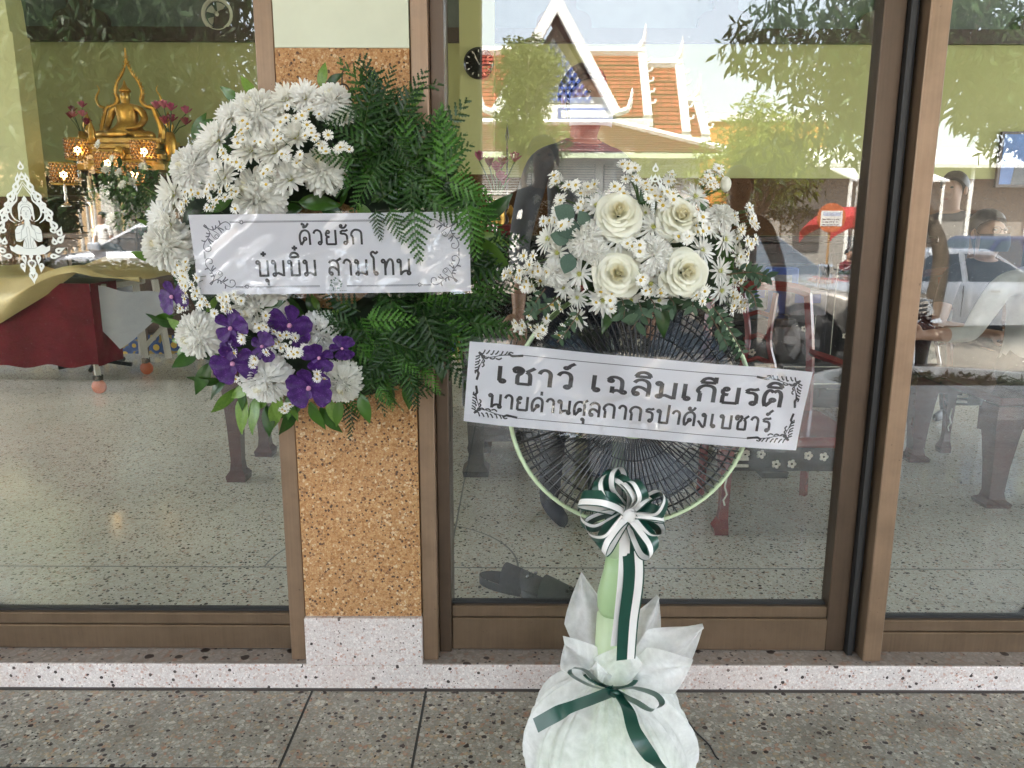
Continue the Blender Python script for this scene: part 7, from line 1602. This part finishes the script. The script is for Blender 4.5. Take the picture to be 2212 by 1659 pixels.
for x in (-.6, .62):
    w = bpy.data.objects.new('wheel', None); COL.objects.link(w); w.parent = mb_; w.location = (0, x, .28); q = MB(); q.tube([(0,.25*cos(2*pi*k/24),.25*sin(2*pi*k/24)) for k in range(24)], .04, 6, closed=True); q.build('tyre', m_tyre, w, True); q = MB(); q.tube([(-.05,0,0),(.05,0,0)], .05, 10); q.build('hub', m_rim, w)
q = MB(); q.tube(spl([(0,.62,.28),(0,.45,.75),(0,.38,1.0)], 5), .03, 6); q.tube([(-.3,.36,1.02),(.3,.36,1.02)], .018, 6); q.build('fork_and_bars', m_blkt, mb_)
q = MB(); q.tube(spl([(0,.42,.8),(0,.2,.5),(0,-.1,.45),(0,-.35,.66),(0,-.75,.72)], 6), [.09]*6+[.12]*6+[.13]*6+[.1]*7, 8); q.build('body', paintm('maroon_paint', (.10,.01,.015)), mb_, True); q = MB(); q.box(-.12,.12,-.7,-.05,.72,.80,bev=.03); q.build('seat', m_blkt, mb_)
p_ = person('boy in a dark red shirt sitting on the motorbike beyond the pickup', (mir(1835, 540, 12.8).x, -12.8, GZ-.10), radians(165), 1.5, cloth('dark_red_shirt', (.10,.015,.02)), cloth('dark_shorts', (.02,.02,.03)), ((V(-.2,-.8,-.7), V(.1,-1,-.1)), (V(.2,-.8,-.7), V(-.1,-1,-.1))), sleeve=.3, legs=((-.12,-.15),(.12,-.15)))
person('man in a white shirt and dark cap standing behind the silver car', (mir(183, 520, 14.6).x, -15.4, GZ+.36), radians(200), 1.70, cloth('white_shirt_cloth', (.70,.70,.68)), m_navy, ((V(-.2,-.1,-1), V(.1,-.3,-1)), (V(.2,-.1,-1), V(-.1,-.3,-1))), sleeve=.4)
# ---- planting bed with kerb, bin of soil
bd = thing('planting_bed', 'planting bed with a curved white kerb and dry leaf litter at the right', 'planter', (mir(2110, 790, 5.6).x, -6.2, GZ))
q = MB(); q.tube([(1.3*cos(a), .75*sin(a), .10) for a in [2*pi*k/40 for k in range(40)]], .10, 6, closed=True); q.build('white_kerb', m_wht, bd)
q = MB(); q.lathe([(0,.10),(1.25,.08)], 32, M=Matrix.Diagonal((1,.57,1,1))); q.build('soil', M('dark_soil', (.05,.04,.025), .95, var=.5, vs=14, bump=.8, bs=30), bd)
q = MB(); r = random.Random(9)
for k in range(500): a = r.uniform(0,6.28); rr = sqrt(r.random()); p = V(1.15*rr*cos(a), .64*rr*sin(a), .12+r.uniform(0,.04)); t = V(r.gauss(0,1), r.gauss(0,1), r.gauss(0,.4)).normalized()*.08; s_ = t.cross(V(0,0,1))*.4; q.add([p-t, p+s_, p+t, p-s_], [(0,1,2,3)])
tag(q.build('leaf_litter', leafmat('litter_leaf', (.06,.08,.02), (.20,.13,.05), .7, .2, 6), bd), kind='stuff')
shrub('low dark red bush in the planting bed', 1960, 720, 6.4, .35, .3, 420, .10, leafmat('maroon_leaf', (.05,.012,.012), (.11,.03,.02), .5, .2, 5), 31)
# ---- people on the porch
bk = cloth('black_dress', (.015,.015,.017)); 
person('person in brown black clothes seen as a dark reflection beside the bouquet', (at(1601, 420, 2.35).x, -2.4, 0), radians(178), 1.56, cloth('brown_black_shirt', (.035,.022,.016)), bk, ((V(-.35,-.1,-1), V(.1,-.5,-.7)), (V(.35,-.1,-1), V(-.1,-.5,-.7))), shoes=m_blkt, sleeve=.9)
# ---- the photographer behind the camera, phone held up
ph_ = thing('phone', 'dark mobile phone held up by the photographer', 'phone', (0, -2.025, 1.25)); q = MB(); q.box(-.08, .08, -.004, .004, -.038, .038, bev=.003); q.build('phone_body', m_blkt, ph_)
person('photographer in dark clothes on the porch holding a phone up with both hands', (.17, -2.46, 0), radians(180), 1.72, cloth('black_tshirt', (.018,.018,.02)), bk, ((V(-.10,-.45,-1), V(.0,-1,.18)), (V(.10,-.45,-1), V(.50,-1,.18))), shoes=m_blkt, sleeve=.3)
# ---- clipped hedge added at the left to darken the mirrored yard
hd_ = thing('hedge', 'clipped dark green hedge added at the left to screen the bright yard', 'hedge', (-4.2, -7.3, GZ)); r = random.Random(77); q = MB(); hh = mir(200, 568, 7.3).z-GZ
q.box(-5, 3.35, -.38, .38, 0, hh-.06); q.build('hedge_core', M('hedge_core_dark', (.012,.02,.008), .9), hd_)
q = MB()
for i in range(9000):
    f = r.random(); p = V(r.uniform(-5.05, 3.4), .40+r.uniform(-.03,.05), hh*r.random()) if f < .75 else V(r.uniform(-5.05, 3.4), r.uniform(-.4,.42), hh-.05+r.uniform(-.03,.05))
    t = V(r.gauss(0,1), abs(r.gauss(.4,.5)), r.gauss(.3,.8)).normalized(); s_ = t.orthogonal().normalized(); l = r.uniform(.05,.09); q.add([p, p+t*l*.5+s_*l*.25, p+t*l, p+t*l*.5-s_*l*.25], [(0,1,2,3)])
tag(q.build('hedge_leaves', m_lf_d, hd_), kind='stuff')
